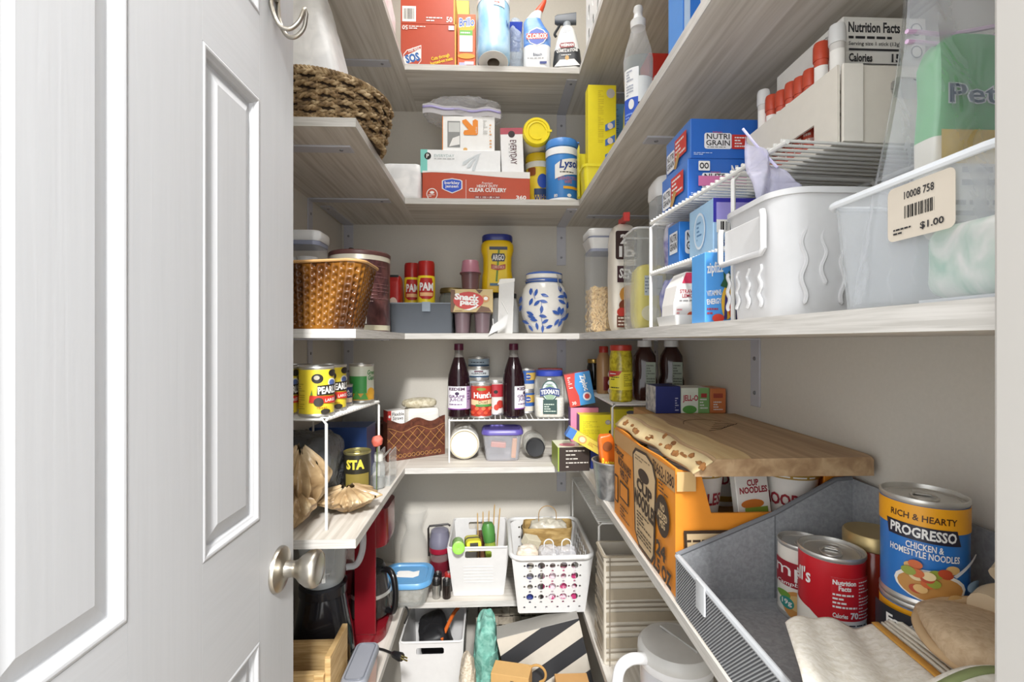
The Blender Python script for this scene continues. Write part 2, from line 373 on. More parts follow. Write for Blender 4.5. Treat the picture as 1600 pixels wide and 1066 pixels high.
# ---------------------------------------------------------------- shelves: laminate boards on powder-coated brackets
OAK_Y = mottle('grey_oak_laminate_lengthwise', '#c0b9ae', '#dcd7cf', (30, 1.1, 30), 2.6, .55, .08, 6, c3='#d2ccc2')
OAK_X = mottle('grey_oak_laminate_crosswise', '#c0b9ae', '#dcd7cf', (1.1, 30, 30), 2.6, .55, .08, 6, c3='#d2ccc2')
EDGE = mottle('pale_edge_band', '#bcb9b3', '#d3d0cb', (2.5, 2.5, 70), 5, .5, .04)
BRK = C('#c3c3ca', .4, var=.02)
ST = [2.136, 1.7205, 1.301, .883, .466]   # shelf tops, highest first
TH = .018
def bracket(par, p, d, arm=.24, leg=.145, wd=.034):
    """steel angle: arm below the board along d, leg down the wall; p = wall point under the board, world"""
    dx, dy = d; t = .004
    g = []
    def bx(a, b):
        lo = [min(a[i], b[i]) for i in range(3)]; hi = [max(a[i], b[i]) for i in range(3)]; return boxp(lo, hi)
    sx, sy = -dy * wd / 2, dx * wd / 2
    arm_g = bx((p[0] + sx, p[1] + sy, p[2] - t), (p[0] - sx + dx * arm, p[1] - sy + dy * arm, p[2]))
    leg_g = bx((p[0] + sx, p[1] + sy, p[2] - leg), (p[0] - sx + dx * t, p[1] - sy + dy * t, p[2] - t))
    b = obj('bracket', join(arm_g, leg_g), BRK, par, smooth=False, bevel=.001)
    scr = []
    for f in (.3, .8): scr.append(xf(lathe([(.0045, 0), (.004, .0015), (.0001, .002)], 12), (p[0] + dx * (t + .0001), p[1] + dy * (t + .0001), p[2] - leg * f), (0, PI / 2 * dx, 0) if dx else (PI / 2 if dy < 0 else -PI / 2, 0, 0)))
    scr.append(xf(lathe([(.0045, 0), (.004, .0015), (.0001, .002)], 12), (p[0] + dx * arm * .9, p[1] + dy * arm * .9, p[2] - t - .0001), (PI, 0, 0)))
    for s_ in scr: obj('screw', s_, C('#8d8d92', .4, .6), b)
LV = ['top', 'second', 'third', 'fourth', 'bottom']
for i, zt in enumerate(ST):
    zb = zt - TH; nm = LV[i]
    for side in 'LBR':
        if side == 'L':
            a, b_ = (XL, .954, zb), (-SD, YB, zt); e = (boxp((-SD, .954, zb), (-SD + .0015, 1.4785, zt)), boxp((XL, .9525, zb), (-SD + .0015, .954, zt)))
            brs = [((XL, y, zb), (1, 0)) for y in (1.06, 1.445)]; lab = nm + ' left-hand grey oak shelf board ending behind the open door'
        elif side == 'R':
            a, b_ = (SD, YF + .005, zb), (XR, YB, zt); e = (boxp((SD - .0015, YF + .005, zb), (SD, 1.4785, zt)),)
            brs = [((XR, y, zb), (-1, 0)) for y in (.985, 1.60)]; lab = nm + ' right-hand grey oak shelf board running along the right wall'
        else:
            a, b_ = (-SD, 1.48, zb), (SD, YB, zt); e = (boxp((-SD + .002, 1.4785, zb), (SD - .002, 1.48, zt)),)
            brs = [((x, YB, zb), (0, -1)) for x in (.254,)]; lab = nm + ' grey oak shelf board across the back wall'
        t = thing('shelf', lab, 'shelf', (0, 0, 0))
        obj('board', boxp(a, b_), OAK_X if side == 'B' else OAK_Y, t, smooth=False)
        for q in e: obj('edge_band', q, EDGE, t, smooth=False)
        if i == 4 and side != 'B': brs = []
        for p, d in brs: bracket(t, p, d)
        if side == 'L' and i < 4: bracket(t, (-.525, YB, zb), (0, -1))
# ---------------------------------------------------------------- the open door (moulded six panel, folded in against the left)
DX = -.335; D0, D1 = .20, .81
DW = mottle('white_door_paint_upright_grain', '#bbbcbe', '#bebfc1', (45, 45, 1.6), 3, .45, .14, 5, .001)
DH = mottle('white_door_paint_level_grain', '#bbbcbe', '#bebfc1', (45, 1.6, 45), 3, .45, .14, 5, .001)
door = struct('door_1', boxp((DX - .035, D0, .012), (DX - .010, D1, 2.03)), DW)
def dpart(name, y0, y1, z0, z1, mat): return obj(name, boxp((DX - .0101, y0, z0), (DX, y1, z1)), mat, door, smooth=False)
PY = [(.315, .449), (.561, .695)]; PZ = [(.25, .846), (1.019, 1.625), (1.745, 1.915)]
for y0, y1 in ((D0, .315), (.449, .561), (.695, D1)): dpart('stile', y0, y1, .012, 2.03, DW)
for z0, z1 in ((.012, .25), (.846, 1.019), (1.625, 1.745), (1.915, 2.03)):
    for y0, y1 in PY: dpart('rail', y0 + .0002, y1 - .0002, z0, z1, DH)
def drect(y0, y1, z0, z1, m, x): return [(DX + x, y0 + m, z0 + m), (DX + x, y1 - m, z0 + m), (DX + x, y1 - m, z1 - m), (DX + x, y0 + m, z1 - m)]
for y0, y1 in PY:
    for z0, z1 in PZ:
        L = [drect(y0, y1, z0, z1, m, x) for m, x in ((.0003, 0), (.003, .0012), (.006, .0008), (.009, -.003), (.0115, -.0045), (.0125, -.0085), (.014, -.0088), (.032, -.0028), (.0335, -.0022))]
        obj('panel', loft(L, False, True), DW, door, smooth=False, bevel=.0006)
NICK = C('#b9b4aa', .32, 1., var=.1)
kp = Vector((DX, .755, H - .357))
kn = obj('door_knob', xf(lathe([(.0135, .010), (.0125, .016), (.012, .024), (.014, .030), (.020, .036), (.0265, .046), (.0285, .055), (.0275, .060), (.024, .064), (.0232, .0632), (.017, .0648), (.0001, .0655)], 40), kp, (0, PI / 2, 0)), NICK, door)
obj('rosette', xf(lathe([(.0345, .0003), (.0345, .003), (.033, .006), (.026, .009), (.018, .011), (.0136, .0125)], 40), kp, (0, PI / 2, 0)), NICK, kn)
hk = thing('over_door_hook', 'bent nickel wire coat hook hung on the white door', 'hook', (DX, .735, 0))
def hookpts(dy): return spline([(.003, dy, H + .62), (.003, dy, H + .52), (.006, dy, H + .494), (.016, dy * .9, H + .473), (.03, dy * .8, H + .470), (.043, dy * .7, H + .482), (.049, dy * .4, H + .502)], 6)
obj('hook_wire', tube(hookpts(-.012) + [Vector((.0475, 0, H + .508))] + hookpts(.012)[::-1], .0032, 10), NICK, hk)
obj('strap', boxp((.0002, -.014, H + .52), (.0022, .014, H + .80)), NICK, hk, smooth=False, bevel=.0005)
obj('hook_plate', xf(lathe([(.011, 0), (.011, .003), (.006, .006)], 24), (.0025, 0, H + .53), (0, PI / 2, 0)), NICK, hk)

# ---------------------------------------------------------------- white coated wire racks
def wire_rack(label, A, B, depth, h, n, z0, side, tiers=(), legs=True, group=None, r=.0028, legat=(0, 1)):
    """rack whose front rail runs from A to B (x,y); the deck reaches back by depth on the given side; wires cross the deck"""
    A, B = Vector((*A, 0)), Vector((*B, 0)); u = (B - A).normalized(); v = Vector((-u.y, u.x, 0)) * side; Lg = (B - A).length
    t = thing('wire_rack', label, 'rack', (A.x, A.y, z0))
    def P(a, b, z): return u * a + v * b + Vector((0, 0, z))
    Lfull = Lg
    for zz in (h,) + tuple(tiers):
        Lg = Lfull if zz == h else Lfull * legat[1]
        obj('front_rail', tube([P(0, 0, zz), P(Lg, 0, zz)], r, 8), WIRE, t); obj('back_rail', tube([P(0, depth, zz), P(Lg, depth, zz)], r, 8), WIRE, t)
        obj('wire_deck', join(*[tube([P(Lg * (i + .5) / n, -.003, zz + r * 1.2), P(Lg * (i + .5) / n, depth + .003, zz + r * 1.2)], r * .62, 6) for i in range(n)]), WIRE, t)
    Lg = Lfull
    for a in [Lg * q for q in legat]:
        obj('leg_frame', tube([P(a, 0, 0), P(a, 0, h - .008), P(a, .008, h), P(a, depth - .008, h), P(a, depth, h - .008), P(a, depth, 0)], r * 1.1, 8), WIRE, t)
    return t
# ================================================================ top shelf
def fc(p0, p1, pt, Y, z0, dep):
    """carton whose front spans pixels p0..p1 at depth Y with its top edge at pixel pt"""
    a, b = xY(p0, Y), xY(p1, Y); return ((a + b) / 2, Y + dep / 2, z0), (b - a, dep, zY((p0 + p1) / 2, pt, Y) - z0)
def rc(pf, pn, pt, X, z0, wid):
    """carton whose aisle side (at X) spans pixels pf (far) .. pn (near), top at pixel pt at the near corner"""
    a, b = yX(pn, X), yX(pf, X); return (X + wid / 2, (a + b) / 2, z0), (wid, b - a, pX(pn, pt, X).z - z0)
E = .0006
z1, z2, z3, z4, z5 = [z + E for z in ST]
RED = C('#b84a30', .4); YEL = C('#f3d425', .4); NAVY = C('#22357f', .4); BLUE = C('#2a63b8', .4); INK = C('#2a2a2e', .5); GREY = C('#8a8a8a', .5); GREEN = C('#3f8f4a', .45)
loc, sz = fc(626, 713, 38, 1.50, z1, .15)
s1 = carton('soap_pad_box', 'red soap pad carton with slanted blue logo, lower of two', 'box', loc, sz, {'*': RED, 'R': C('#d8a23c')}, group='red soap pad cartons')
dpoly(s1, 'F', [(.05, .09), (.05, .30), (.11, .40), (.37, .52), (.37, .16), (.30, .04), (.14, 0.0)], WHITE); dpoly(s1, 'F', [(.06, .10), (.06, .29), (.12, .385), (.36, .49), (.36, .17), (.295, .05), (.15, .015)], RED)
dpoly(s1, 'F', [(.05, .04), (.05, .24), (.37, .44), (.37, .22)], WHITE); txt(s1, 'F', 'SOS', .085, .115, .34, .32, C('#2a63a8'), 14, .05)
txt(s1, 'F', 'steel wool', .13, .37, .34, .46, WHITE, 14, .01)
txt(s1, 'F', 'Cuts through\nburned-on mess', .52, .12, .93, .30, YEL, 15, .02); txt(s1, 'F', '50', .03, .86, .13, .96, WHITE, 180, .02); lines(s1, 'F', .15, .87, .5, .96, 2, WHITE); dec(s1, 'F', .86, .87, .96, .97, C('#d9c9d9'))
dec(s1, 'F', .972, 0, 1, 1, C('#d8a23c'))
loc2, sz2 = (loc[0] - .002, loc[1], loc[2] + sz[2] + E), (sz[0] - .004, .15, .11)
s2 = carton('soap_pad_box', 'red soap pad carton with white barcode, upper of two', 'box', loc2, sz2, {'*': RED, 'R': C('#d8a23c')}, group='red soap pad cartons')
barcode(s2, 'F', .03, .06, .28, .5); txt(s2, 'F', '50', .84, .06, .95, .22, WHITE, 0, .02); lines(s2, 'F', .47, .06, .82, .22, 2, WHITE); dec(s2, 'F', .972, 0, 1, 1, C('#d8a23c'))
loc, sz = fc(714.5, 743, 22, 1.497, z1, .07)
b = carton('scouring_pad_box', 'slim orange carton of scouring pads beside the red cartons', 'box', loc, sz, C('#dd5f2a', .4))
dell(b, 'F', .5, .78, .46, .12, C('#f3b02a')); txt(b, 'F', 'Brillo', .06, .76, .95, .94, WHITE, 6, .06, .2); txt(b, 'F', 'Brillo', .09, .775, .92, .925, C('#2b59b5'), 6, .015, .2)
dec(b, 'F', .12, .57, .84, .70, C('#6db24a')); dec(b, 'F', .12, .30, .84, .60, WHITE); lines(b, 'F', .18, .62, .8, .68, 1, WHITE)
dell(b, 'F', .5, .22, .48, .05, C('#f0a030')); dec(b, 'F', .1, .02, .5, .1, C('#b9b8e0')); dec(b, 'F', .4, .06, .9, .12, C('#e4d6ea'))
carton('tall_yellow_box', 'tall plain yellow box behind the red soap pad cartons', 'box', (xY(719, 1.6), 1.67, z1), (.055, .05, .32), C('#e8d35c', .4))
# paper towel roll leaning back over the shelf edge
pr = thing('paper_towel_roll', 'blue film wrapped paper towel roll leaning over the top shelf edge', 'paper towel', (xY(771, 1.475), 1.487, z1 + .0128), rot=(R(-13), 0, 0))
FILM = mottle('pale_blue_film', '#8fc4ea', '#c4e2f6', (1, 1, .5), 20, .25, .5, c3='#a9d3f0')
obj('film_wrap', lathe([(.046, .001), (.0515, .008), (.0525, .03), (.0525, .235), (.048, .25), (.02, .258), (.0001, .259)], 36, False), FILM, pr)
obj('towel_end', lathe([(.019, .0), (.046, .0), (.047, .004), (.03, .006)], 32, False), C('#f4f2ee', .9), pr)
obj('core', lathe([(.0195, .0002), (.0195, .05), (.0001, .05)], 24, False), C('#9a8a78', .9), pr)
pk = obj('wrap_print', lathe([(.0535, .20), (.0535, .237)], 1 * 36, False), C('#eef4f8', .3), pr)
cyl_dim(pr, .0535, .25); dec(pr, 'F', .5, .66, .82, .86, C('#f5f3ef')); lines(pr, 'F', .53, .68, .79, .84, 3, C('#c05050')); txt(pr, 'F', 'W', .86, .40, .97, .5, C('#1f4f9f'))
o = obj('film_package', blob(.05, .09, .25, .5, 40, 30, .012, 26, 3), clear('#cfe0f2', .45, rough=.2, bump=.6), loc=(xY(806, 1.62), 1.655, z1)); tag(o, 'crinkled clear plastic package between paper towel roll and toilet cleaner', 'plastic package')
obj('blue_print', xf(box(.004, .05, .09), (-.01, -.02, .14), (.2, -.25, 1.2)), C('#3a52c0', .3), o)
# toilet bowl cleaner
X = xY(839, 1.53)
t = thing('toilet_cleaner_bottle', 'white and blue toilet cleaner bottle with bent neck and orange cap', 'bottle', (X, 1.53, z1), face_cam(X, 1.53))
obj('body', rbox([(.076, .045, .02, 0), (.086, .052, .024, .008), (.088, .053, .024, .05), (.087, .052, .024, .085)], 6), C('#f0f2f5', .3), t)
obj('shoulder', rbox([(.087, .052, .024, .085), (.089, .052, .024, .115), (.084, .05, .022, .132, -.002), (.07, .044, .02, .152, -.009), (.062, .04, .019, .168, -.013), (.050, .036, .017, .178, -.012)], 6), mottle('cleaner_blue_fade', '#4f86d8', '#8db4ec', (1, 1, 6), 8, .3, 0), t)
obj('neck', rbox([(.052, .037, .017, .177, -.012), (.036, .03, .014, .198, -.002), (.026, .026, .012, .205, .004)], 6), C('#f2f3f4', .3), t)
obj('cap', rbox([(.028, .027, .012, .203, .003), (.026, .025, .011, .213, .009), (.015, .016, .007, .235, .022), (.011, .012, .005, .242, .025)], 6), C('#e2512f', .35), t)
box_dim(t, .088, .0535, .2)
dpoly(t, 'F', [(.1, .55), (.25, .65), (.5, .70), (.75, .65), (.9, .55), (.75, .45), (.5, .40), (.25, .45)], WHITE); dpoly(t, 'F', [(.14, .55), (.27, .64), (.5, .68), (.73, .64), (.86, .55), (.73, .46), (.5, .42), (.27, .46)], C('#5a6fc0'))
dec(t, 'F', .12, .51, .88, .60, C('#d8482f')); txt(t, 'F', 'CLOROX', .13, .515, .87, .595, WHITE, 0, .04); txt(t, 'F', 'Bleach', .36, .24, .68, .29, C('#3a3f55')); lines(t, 'F', .15, .19, .85, .22, 1, GREY); dec(t, 'F', .6, .11, .85, .15, NAVY)
# stone spray
X = xY(886, 1.54)
t = thing('spray_bottle', 'white spray bottle with black label and grey trigger head', 'spray bottle', (X, 1.54, z1), face_cam(X, 1.54))
obj('bottle', rbox([(.082, .05, .02, 0), (.092, .056, .024, .008), (.092, .056, .024, .045), (.082, .05, .022, .09), (.062, .04, .018, .13), (.046, .034, .016, .155), (.034, .03, .014, .163)], 6), C('#eeeeec', .3), t)
obj('label_band', rbox([(.0925, .0565, .024, .022), (.0925, .0565, .024, .046), (.0845, .0518, .023, .083)], 6, False, False), C('#33363a', .35), t)
obj('collar', lathe([(.013, .162), (.013, .178), (.009, .182)], 20), C('#9aa0a6', .4), t)
obj('trigger_head', join(xf(rbox([(.036, .022, .008, 0), (.03, .022, .008, .062), (.02, .018, .006, .07)], 4), (.03, 0, .192), (0, R(-90), 0)), box(.02, .018, .02, .002, 0, .176)), C('#5a5f66', .35), t)
obj('trigger', tube(spline([(-.02, 0, .186), (-.028, 0, .168), (-.04, 0, .148), (-.036, 0, .138)], 4), .0045, 8), C('#26282b', .4), t)
box_dim(t, .092, .0575, .165)
dec(t, 'F', .24, .50, .76, .60, C('#8e2f35'), .4); txt(t, 'F', 'WEIMAN', .27, .52, .73, .58, WHITE, 0, .04); txt(t, 'F', 'QUARTZ & STONE', .13, .40, .87, .48, WHITE, 0, .03)
dpoly(t, 'F', [(.05, .14), (.25, .27), (.75, .27), (.95, .14)], C('#e9e7e2')); dell(t, 'F', .5, .30, .07, .045, C('#c9a060')); lines(t, 'F', .3, .34, .7, .37, 1, WHITE); lines(t, 'F', .36, .78, .66, .83, 2, GREY)
# perforated white tote on the right return, wrapped pack on the left
t = thing('perforated_tote', 'white plastic tote with oval holes on the top right shelf', 'basket', (.37, 1.28, z1))
W_, D_, H_ = .16, .32, .2
holes = [circ(.04 + .06 * i, .05 + .07 * j, .012, 14, .022) for i in range(5) for j in range(2)]
for sx in (-1, 1): obj('side_wall', xf(poly([rrect(0, 0, D_, H_)] + holes, .003), (sx * W_ / 2 + (.0015 if sx > 0 else -.0015), D_ / 2, 0), (PI / 2, 0, -PI / 2)), PLW, t, smooth=False)
for sy in (-1, 1): obj('end_wall', box(W_ - .004, .003, H_, 0, sy * (D_ / 2 - .002), 0), PLW, t, smooth=False)
obj('base', box(W_ - .004, D_ - .008, .003), PLW, t, smooth=False); obj('contents', blob(.13, .29, .19, .4, 30, 20, .01, 15, 4), C('#f0f0ee', .7), t, loc=(0, 0, .0035))
o = obj('wrapped_paper_pack', blob(.12, .42, .14, .3, 40, 20, .006, 20, 5), mottle('pink_tinted_film', '#e9dfe4', '#f6f2f3', nscale=30, rough=.3, bump=.3), loc=(-.352, 1.27, z1)); tag(o, 'pinkish plastic wrapped paper pack on the top left shelf', 'paper pack')

# ================================================================ second shelf
# round seagrass basket and white wrapped pack
def seagrass(R0, R1, h, nr=9, st=24):
    """rows of twisted strands woven in and out of upright stakes"""
    g = []; n = st * 8
    for k in range(nr):
        v = (k + .5) / nr; rb = R0 + (R1 - R0) * v; P = []
        for i in range(n):
            a = 2 * PI * i / n; P.append(((rb + .0046 * math.sin(a * st / 2 + PI * k)) * math.cos(a), (rb + .0046 * math.sin(a * st / 2 + PI * k)) * math.sin(a), h * v + .0014 * math.sin(a * st + k) + .001 * noise.noise(Vector((a * 14, k, 0)))))
        for tw in (0, 1):
            Q = []
            for i in range(n):
                a = 2 * PI * i / n; ph = a * st * 1.5 + PI * tw; x, y, z = P[i]; Q.append((x + .0022 * math.cos(ph) * math.cos(a), y + .0022 * math.cos(ph) * math.sin(a), z + .0028 * math.sin(ph)))
            g.append(tube(Q, .0036, 5, True))
    return join(*g)
SEA = mottle('seagrass', '#5b4630', '#c9b28c', (1, 1, 1), 60, .75, .5, 4, .002, (.3, .7), c3='#8f7550')
t = thing('seagrass_basket', 'round dark woven seagrass basket overhanging the second left shelf', 'basket', (-.392, 1.11, z2))
obj('woven_side', seagrass(.132, .152, .098), SEA, t, smooth=True, ang=80)
obj('shade_core', lathe([(.0001, .002), (.126, .002), (.130, .004), (.149, .096), (.147, .096), (.127, .006), (.0001, .006)], 60, False), C('#3a2c1e', .9), t)  # dark core paints the shadow in the gaps between woven strands
obj('stake', join(*[tube([(.133 * math.cos(a), .133 * math.sin(a), .004), (.1515 * math.cos(a), .1515 * math.sin(a), .098)], .0026, 5) for a in [2 * PI * i / 24 for i in range(24)]]), SEA, t)
def braid(R_, z, n=150):
    g = []
    for k in range(3):
        g.append(tube([((R_ + .004 * math.sin(a * 40 + k * 2.09)) * math.cos(a), (R_ + .004 * math.sin(a * 40 + k * 2.09)) * math.sin(a), z + .004 * math.cos(a * 40 + k * 2.09)) for a in [2 * PI * i / 320 for i in range(320)]], .0034, 6, True))
    return join(*g)
obj('braided_rim', braid(.150, .1), SEA, t); obj('braided_foot', braid(.133, .0085), SEA, t)
PWH = mottle('white_film', '#e4e5e6', '#f7f7f7', nscale=25, rough=.35, bump=.35)
def packf(u, v):  # tall tapered pack
    pass
g = blob(.16, .17, .375, .45, 56, 40, .010, 22, 8); g = ([Vector((p.x * (1.05 - 1.5 * max(0, p.z - .02)) - .10 * p.z, p.y * (1.05 - .9 * p.z), p.z)) for p in g[0]], g[1])
o = obj('plastic_wrapped_pack', g, PWH, loc=(-.392, 1.10, z2 + .0075)); tag(o, 'tall white plastic wrapped pack standing in the seagrass basket', 'paper pack')
o = obj('napkin_pack', blob(.13, .14, .118, .22, 48, 24, .005, 30, 9), PWH, loc=((xY(601, 1.5) + xY(657, 1.5)) / 2 - .008, 1.575, z2)); tag(o, 'white film wrapped napkin pack beside the red cutlery box', 'paper pack')
# cutlery box
CR = C('#bb4c30', .35)
loc, sz = fc(660, 828, 268, 1.492, z2, .16)
b = carton('cutlery_box', 'wide red cutlery box with white wavy top edge', 'box', loc, sz, {'*': CR, 'T': WHITE})
dpoly(b, 'F', [(0, 1)] + [(0, .93)] + [(.08 + .92 * i / 20, .86 + .09 * math.cos(PI * i / 20 * 1.0) - .0) for i in range(21)] + [(1, 1)], WHITE)
dpoly(b, 'F', [(.18, .66), (.2, .70), (.275, .745), (.35, .70), (.37, .66), (.37, .38), (.35, .33), (.275, .21), (.2, .33), (.18, .38)], WHITE); dpoly(b, 'F', [(.19, .64), (.205, .675), (.275, .715), (.345, .675), (.36, .64), (.36, .395), (.345, .35), (.275, .245), (.205, .35), (.19, .395)], C('#2f55c4'))
txt(b, 'F', 'berkley\njensen', .205, .38, .345, .64, WHITE, 0, .02); dec(b, 'F', .402, .02, .405, .7, WHITE)
txt(b, 'F', 'Premium', .55, .55, .65, .63, WHITE, 0, 0, .2); txt(b, 'F', 'HEAVY DUTY', .505, .43, .70, .53, WHITE, 0, .02); txt(b, 'F', 'CLEAR CUTLERY', .43, .27, .78, .41, WHITE, 0, .035)
dec(b, 'F', .48, .03, .725, .14, C('#8e2a1c'), .4); txt(b, 'F', '180 + 100 + 80 = 360', .49, .055, .715, .115, WHITE, 0, .01); txt(b, 'F', '360', .87, .02, .965, .16, WHITE, 0, .03)
dell(b, 'F', .09, .17, .052, .21, WHITE); dell(b, 'F', .09, .17, .045, .18, CR); dell(b, 'F', .09, .23, .02, .05, WHITE); lines(b, 'F', .055, .07, .125, .17, 2, WHITE)
zc = loc[2] + sz[2] + E
loc, sz = fc(657, 782, 234.5, 1.51, zc, .13)
b = carton('spoon_box', 'white and teal plastic spoon box on the red cutlery box', 'box', loc, sz, {'*': C('#eef0f1', .35), 'L': C('#7ccac0')})
dec(b, 'F', 0, 0, .085, 1, C('#7fcdc2')); dell(b, 'F', .09, .72, .042, .15, BLACK); txt(b, 'F', 'P', .073, .63, .107, .81, WHITE, 0, .02); txt(b, 'F', 'EVERYDAY', .17, .68, .42, .80, C('#a9bcbc'), 0, .0); lines(b, 'F', .17, .58, .47, .63, 1, GREY)
for k in range(3):
    dpoly(b, 'F', [(.52 + .06 * k, .10 + .12 * (2 - k)), (.56 + .06 * k, .12 + .12 * (2 - k)), (.62 + .04 * k, .42 + .08 * (2 - k)), (.74, .82), (.75 + .01 * k, .86), (.70, .80), (.60 + .04 * k, .46 + .08 * (2 - k)), (.53 + .06 * k, .24 + .12 * (2 - k))], C('#cfd6da', .3))
zc2 = zc + sz[2] + E
loc, sz = fc(691, 773, 182, 1.525, zc2, .11)
b = carton('plastic_fork_box', 'white and orange box with orange arrow, top of the cutlery stack', 'box', loc, sz, {'*': C('#f0f0ee', .35), 'L': C('#e58a25')})
dec(b, 'F', 0, 0, .015, 1, C('#e58a25')); dec(b, 'F', .1, .12, .34, .86, C('#8b8d8c')); dec(b, 'F', .12, .55, .33, .82, C('#c9cbc9')); dpoly(b, 'F', [(.13, .14), (.33, .2), (.33, .45), (.2, .38)], WHITE)
dpoly(b, 'F', [(.40, .52), (.42, .47), (.66, .47), (.68, .52), (.68, .88), (.63, .92), (.58, .88), (.58, .72), (.45, .92), (.38, .88), (.38, .82), (.50, .62), (.42, .60)], C('#e98a1f')); txt(b, 'F', 'up&up', .63, .52, .67, .70, WHITE, 90, .0); lines(b, 'F', .90, .1, .94, .8, 8, C('#e0a050')); lines(b, 'F', .78, .5, .86, .9, 7, C('#b9b9b5')); dell(b, 'F', .44, .06, .04, .05, C('#d9a860'))
zc3 = zc2 + sz[2] + E
t = thing('zip_bag', 'clear zip bag with purple zipper on the orange arrow box', 'plastic bag', (xY(722, 1.54), 1.585, zc3))
obj('bag_film', blob(.25, .12, .075, .75, 48, 20, .016, 20, 12), clear('#e6e6ea', .20, rough=.15, bump=.8), t)
obj('bag_lip', sheet(lambda u, v: (-.125 + .25 * u, -.062 - .004 * math.sin(9 * u), .006 + .030 * v - .012 * u + .003 * math.sin(17 * u)), 24, 3), clear('#e6e4ea', .5, rough=.2), t)
obj('zipper', sheet(lambda u, v: (-.125 + .25 * u, -.0635 - .004 * math.sin(9 * u), .022 + .007 * v - .012 * u + .003 * math.sin(17 * u)), 24, 1), C('#a79fd0', .3), t, solid=.0008)
loc, sz = fc(784, 819, 200, 1.535, zc, .06)
b = carton('fork_box_upright', 'upright white cutlery box with maroon top beside the wipes', 'box', (loc[0], loc[1], loc[2]), sz, {'*': C('#efeff0', .35)}, rot=(0, R(-2), 0))
dec(b, 'F', 0, .87, 1, 1, C('#b24c5c')); dell(b, 'F', .5, .87, .15, .07, C('#2b1c20')); txt(b, 'F', 'EVERYDAY', .42, .25, .70, .75, C('#59343c'), -90, .01); lines(b, 'F', .36, .3, .41, .7, 5, GREY)
def wipes(label, loc, r, h, body, lid, rot=None, group=None):
    t = thing('wipes_canister', label, 'wipes', loc, face_cam(loc[0], loc[1]), group, rot)
    obj('tub', lathe([(r * .95, 0), (r, .004), (r, h * .86), (r * .97, h * .88)], 36), body, t)
    l = obj('lid', lathe([(r * 1.02, h * .87), (r * 1.03, h * .885), (r * 1.02, h * .97), (r * .96, h), (r * .80, h), (r * .78, h - .002), (.0001, h - .002)], 36, False), lid, t)
    obj('flip_cap', join(tube(arc((0, 0, h - .001), r * .62, 10, 300, 30, ('x', 'y')), .0018, 6), box(r * .35, r * .16, .003, r * .92, 0, h - .002)), lid, l)
    cyl_dim(t, r + .0004, h * .86); return t
Xl = xY(842, 1.60)
a = wipes('yellow wipes canister standing behind the blue one', (Xl, 1.615, z2), .044, .185, C('#f0d23a', .35), C('#e8c520', .35), group='yellow wipes canisters')
dec(a, 'F', .0, .86, 1, .98, C('#f1efe6')); dec(a, 'F', .34, .27, 1, .40, C('#2b3f66')); txt(a, 'F', 'WIPES', .34, .14, .85, .27, NAVY, 0, .03); dec(a, 'F', .12, .68, .4, .85, C('#8e4a20'), .2); dell(a, 'F', .66, .56, .2, .15, C('#2d4fa8')); lines(a, 'F', .25, .03, .8, .1, 2, C('#c9a010'))
a2 = wipes('yellow wipes canister lying on its side with lid facing out', (xY(839, 1.515), 1.70, z2 + .1858 + .0455), .044, .185, C('#eeeae0', .35), C('#f2dc1c', .35), rot=(PI / 2, 0, 0), group='yellow wipes canisters')
Xl = xY(880, 1.53) - .004
a = wipes('blue wipes canister at the right end of the second shelf', (Xl, 1.537, z2), .0515, .2, C('#3f86cf', .35), C('#4c8ddb', .35))
dec(a, 'F', .0, .86, 1, .99, C('#f2f4f6')); dec(a, 'F', 0, .0, 1, .05, C('#eef2f6')); dpoly(a, 'F', [(.3, .40), (.3, .66), (.5, .74), (.98, .82), (.98, .52), (.6, .46)], WHITE); txt(a, 'F', 'Lysol', .42, .56, .97, .76, C('#1f3f8a'), 6, .03, .25); lines(a, 'F', .45, .50, .9, .54, 1, INK)
txt(a, 'F', 'DISINFECTING', .40, .38, .95, .44, C('#d06a50'), 4, .0); txt(a, 'F', 'WIPES', .58, .31, .8, .37, C('#d06a50'), 4, .0); dec(a, 'F', .55, .21, .95, .26, C('#e0a52a')); txt(a, 'F', '80', .28, .06, .38, .12, WHITE); dell(a, 'F', .72, .09, .06, .03, WHITE)
# yellow bin with boxes at the right corner
YB_ = C('#ece030', .4)
t = thing('yellow_bin', 'bright yellow plastic bin at the second shelf right corner', 'bin', (.3255, 1.42, z2))
obj('bin_body', shell(.118, .09, .075, .012, .108, .08, .0025, .003), YB_, t); obj('bin_back', boxp((-.06, .0475, .0), (.06, .05, .14)), YB_, t, smooth=False); obj('bin_cheek', boxp((-.0625, .02, .0), (-.0605, .05, .155)), YB_, t, smooth=False)
b = carton('foil_box', 'tall yellow food bag box standing in the yellow bin', 'box', (.3255, 1.42, z2 + .0035), (.084, .045, .315), {'*': C('#efe02c', .4), 'R': C('#d8c81e')})
lines(b, 'F', .35, .45, .55, .95, 30, C('#d2bd2c'), .4); dell(b, 'F', .8, .92, .15, .045, C('#c9c6bf'))
for v in (.28, .42, .56): dpoly(b, 'F', [(.6, v), (.95, v + .04), (.95, v + .11), (.6, v + .06)], C('#4b79c0')); dell(b, 'F', .78, v + .05, .1, .03, C('#e0d8d0'))
b = carton('storage_bag_box', 'upright light blue carton behind the yellow bag box', 'box', (.425, 1.545, z2), (.085, .05, .325), C('#79b3e4', .4)); lines(b, 'F', .12, .7, .3, .95, 12, C('#3f78b8')); dec(b, 'F', .5, .55, .95, .95, C('#b9d6ef'))
o = obj('yellow_sachet', xf(blob(.05, .03, .28, .5, 30, 24, .004, 40, 3), (0, 0, 0)), C('#e9dd6a', .4), loc=(.415, 1.40, z2)); tag(o, 'thin yellow and white sachet behind the clear soap bottle', 'packet')
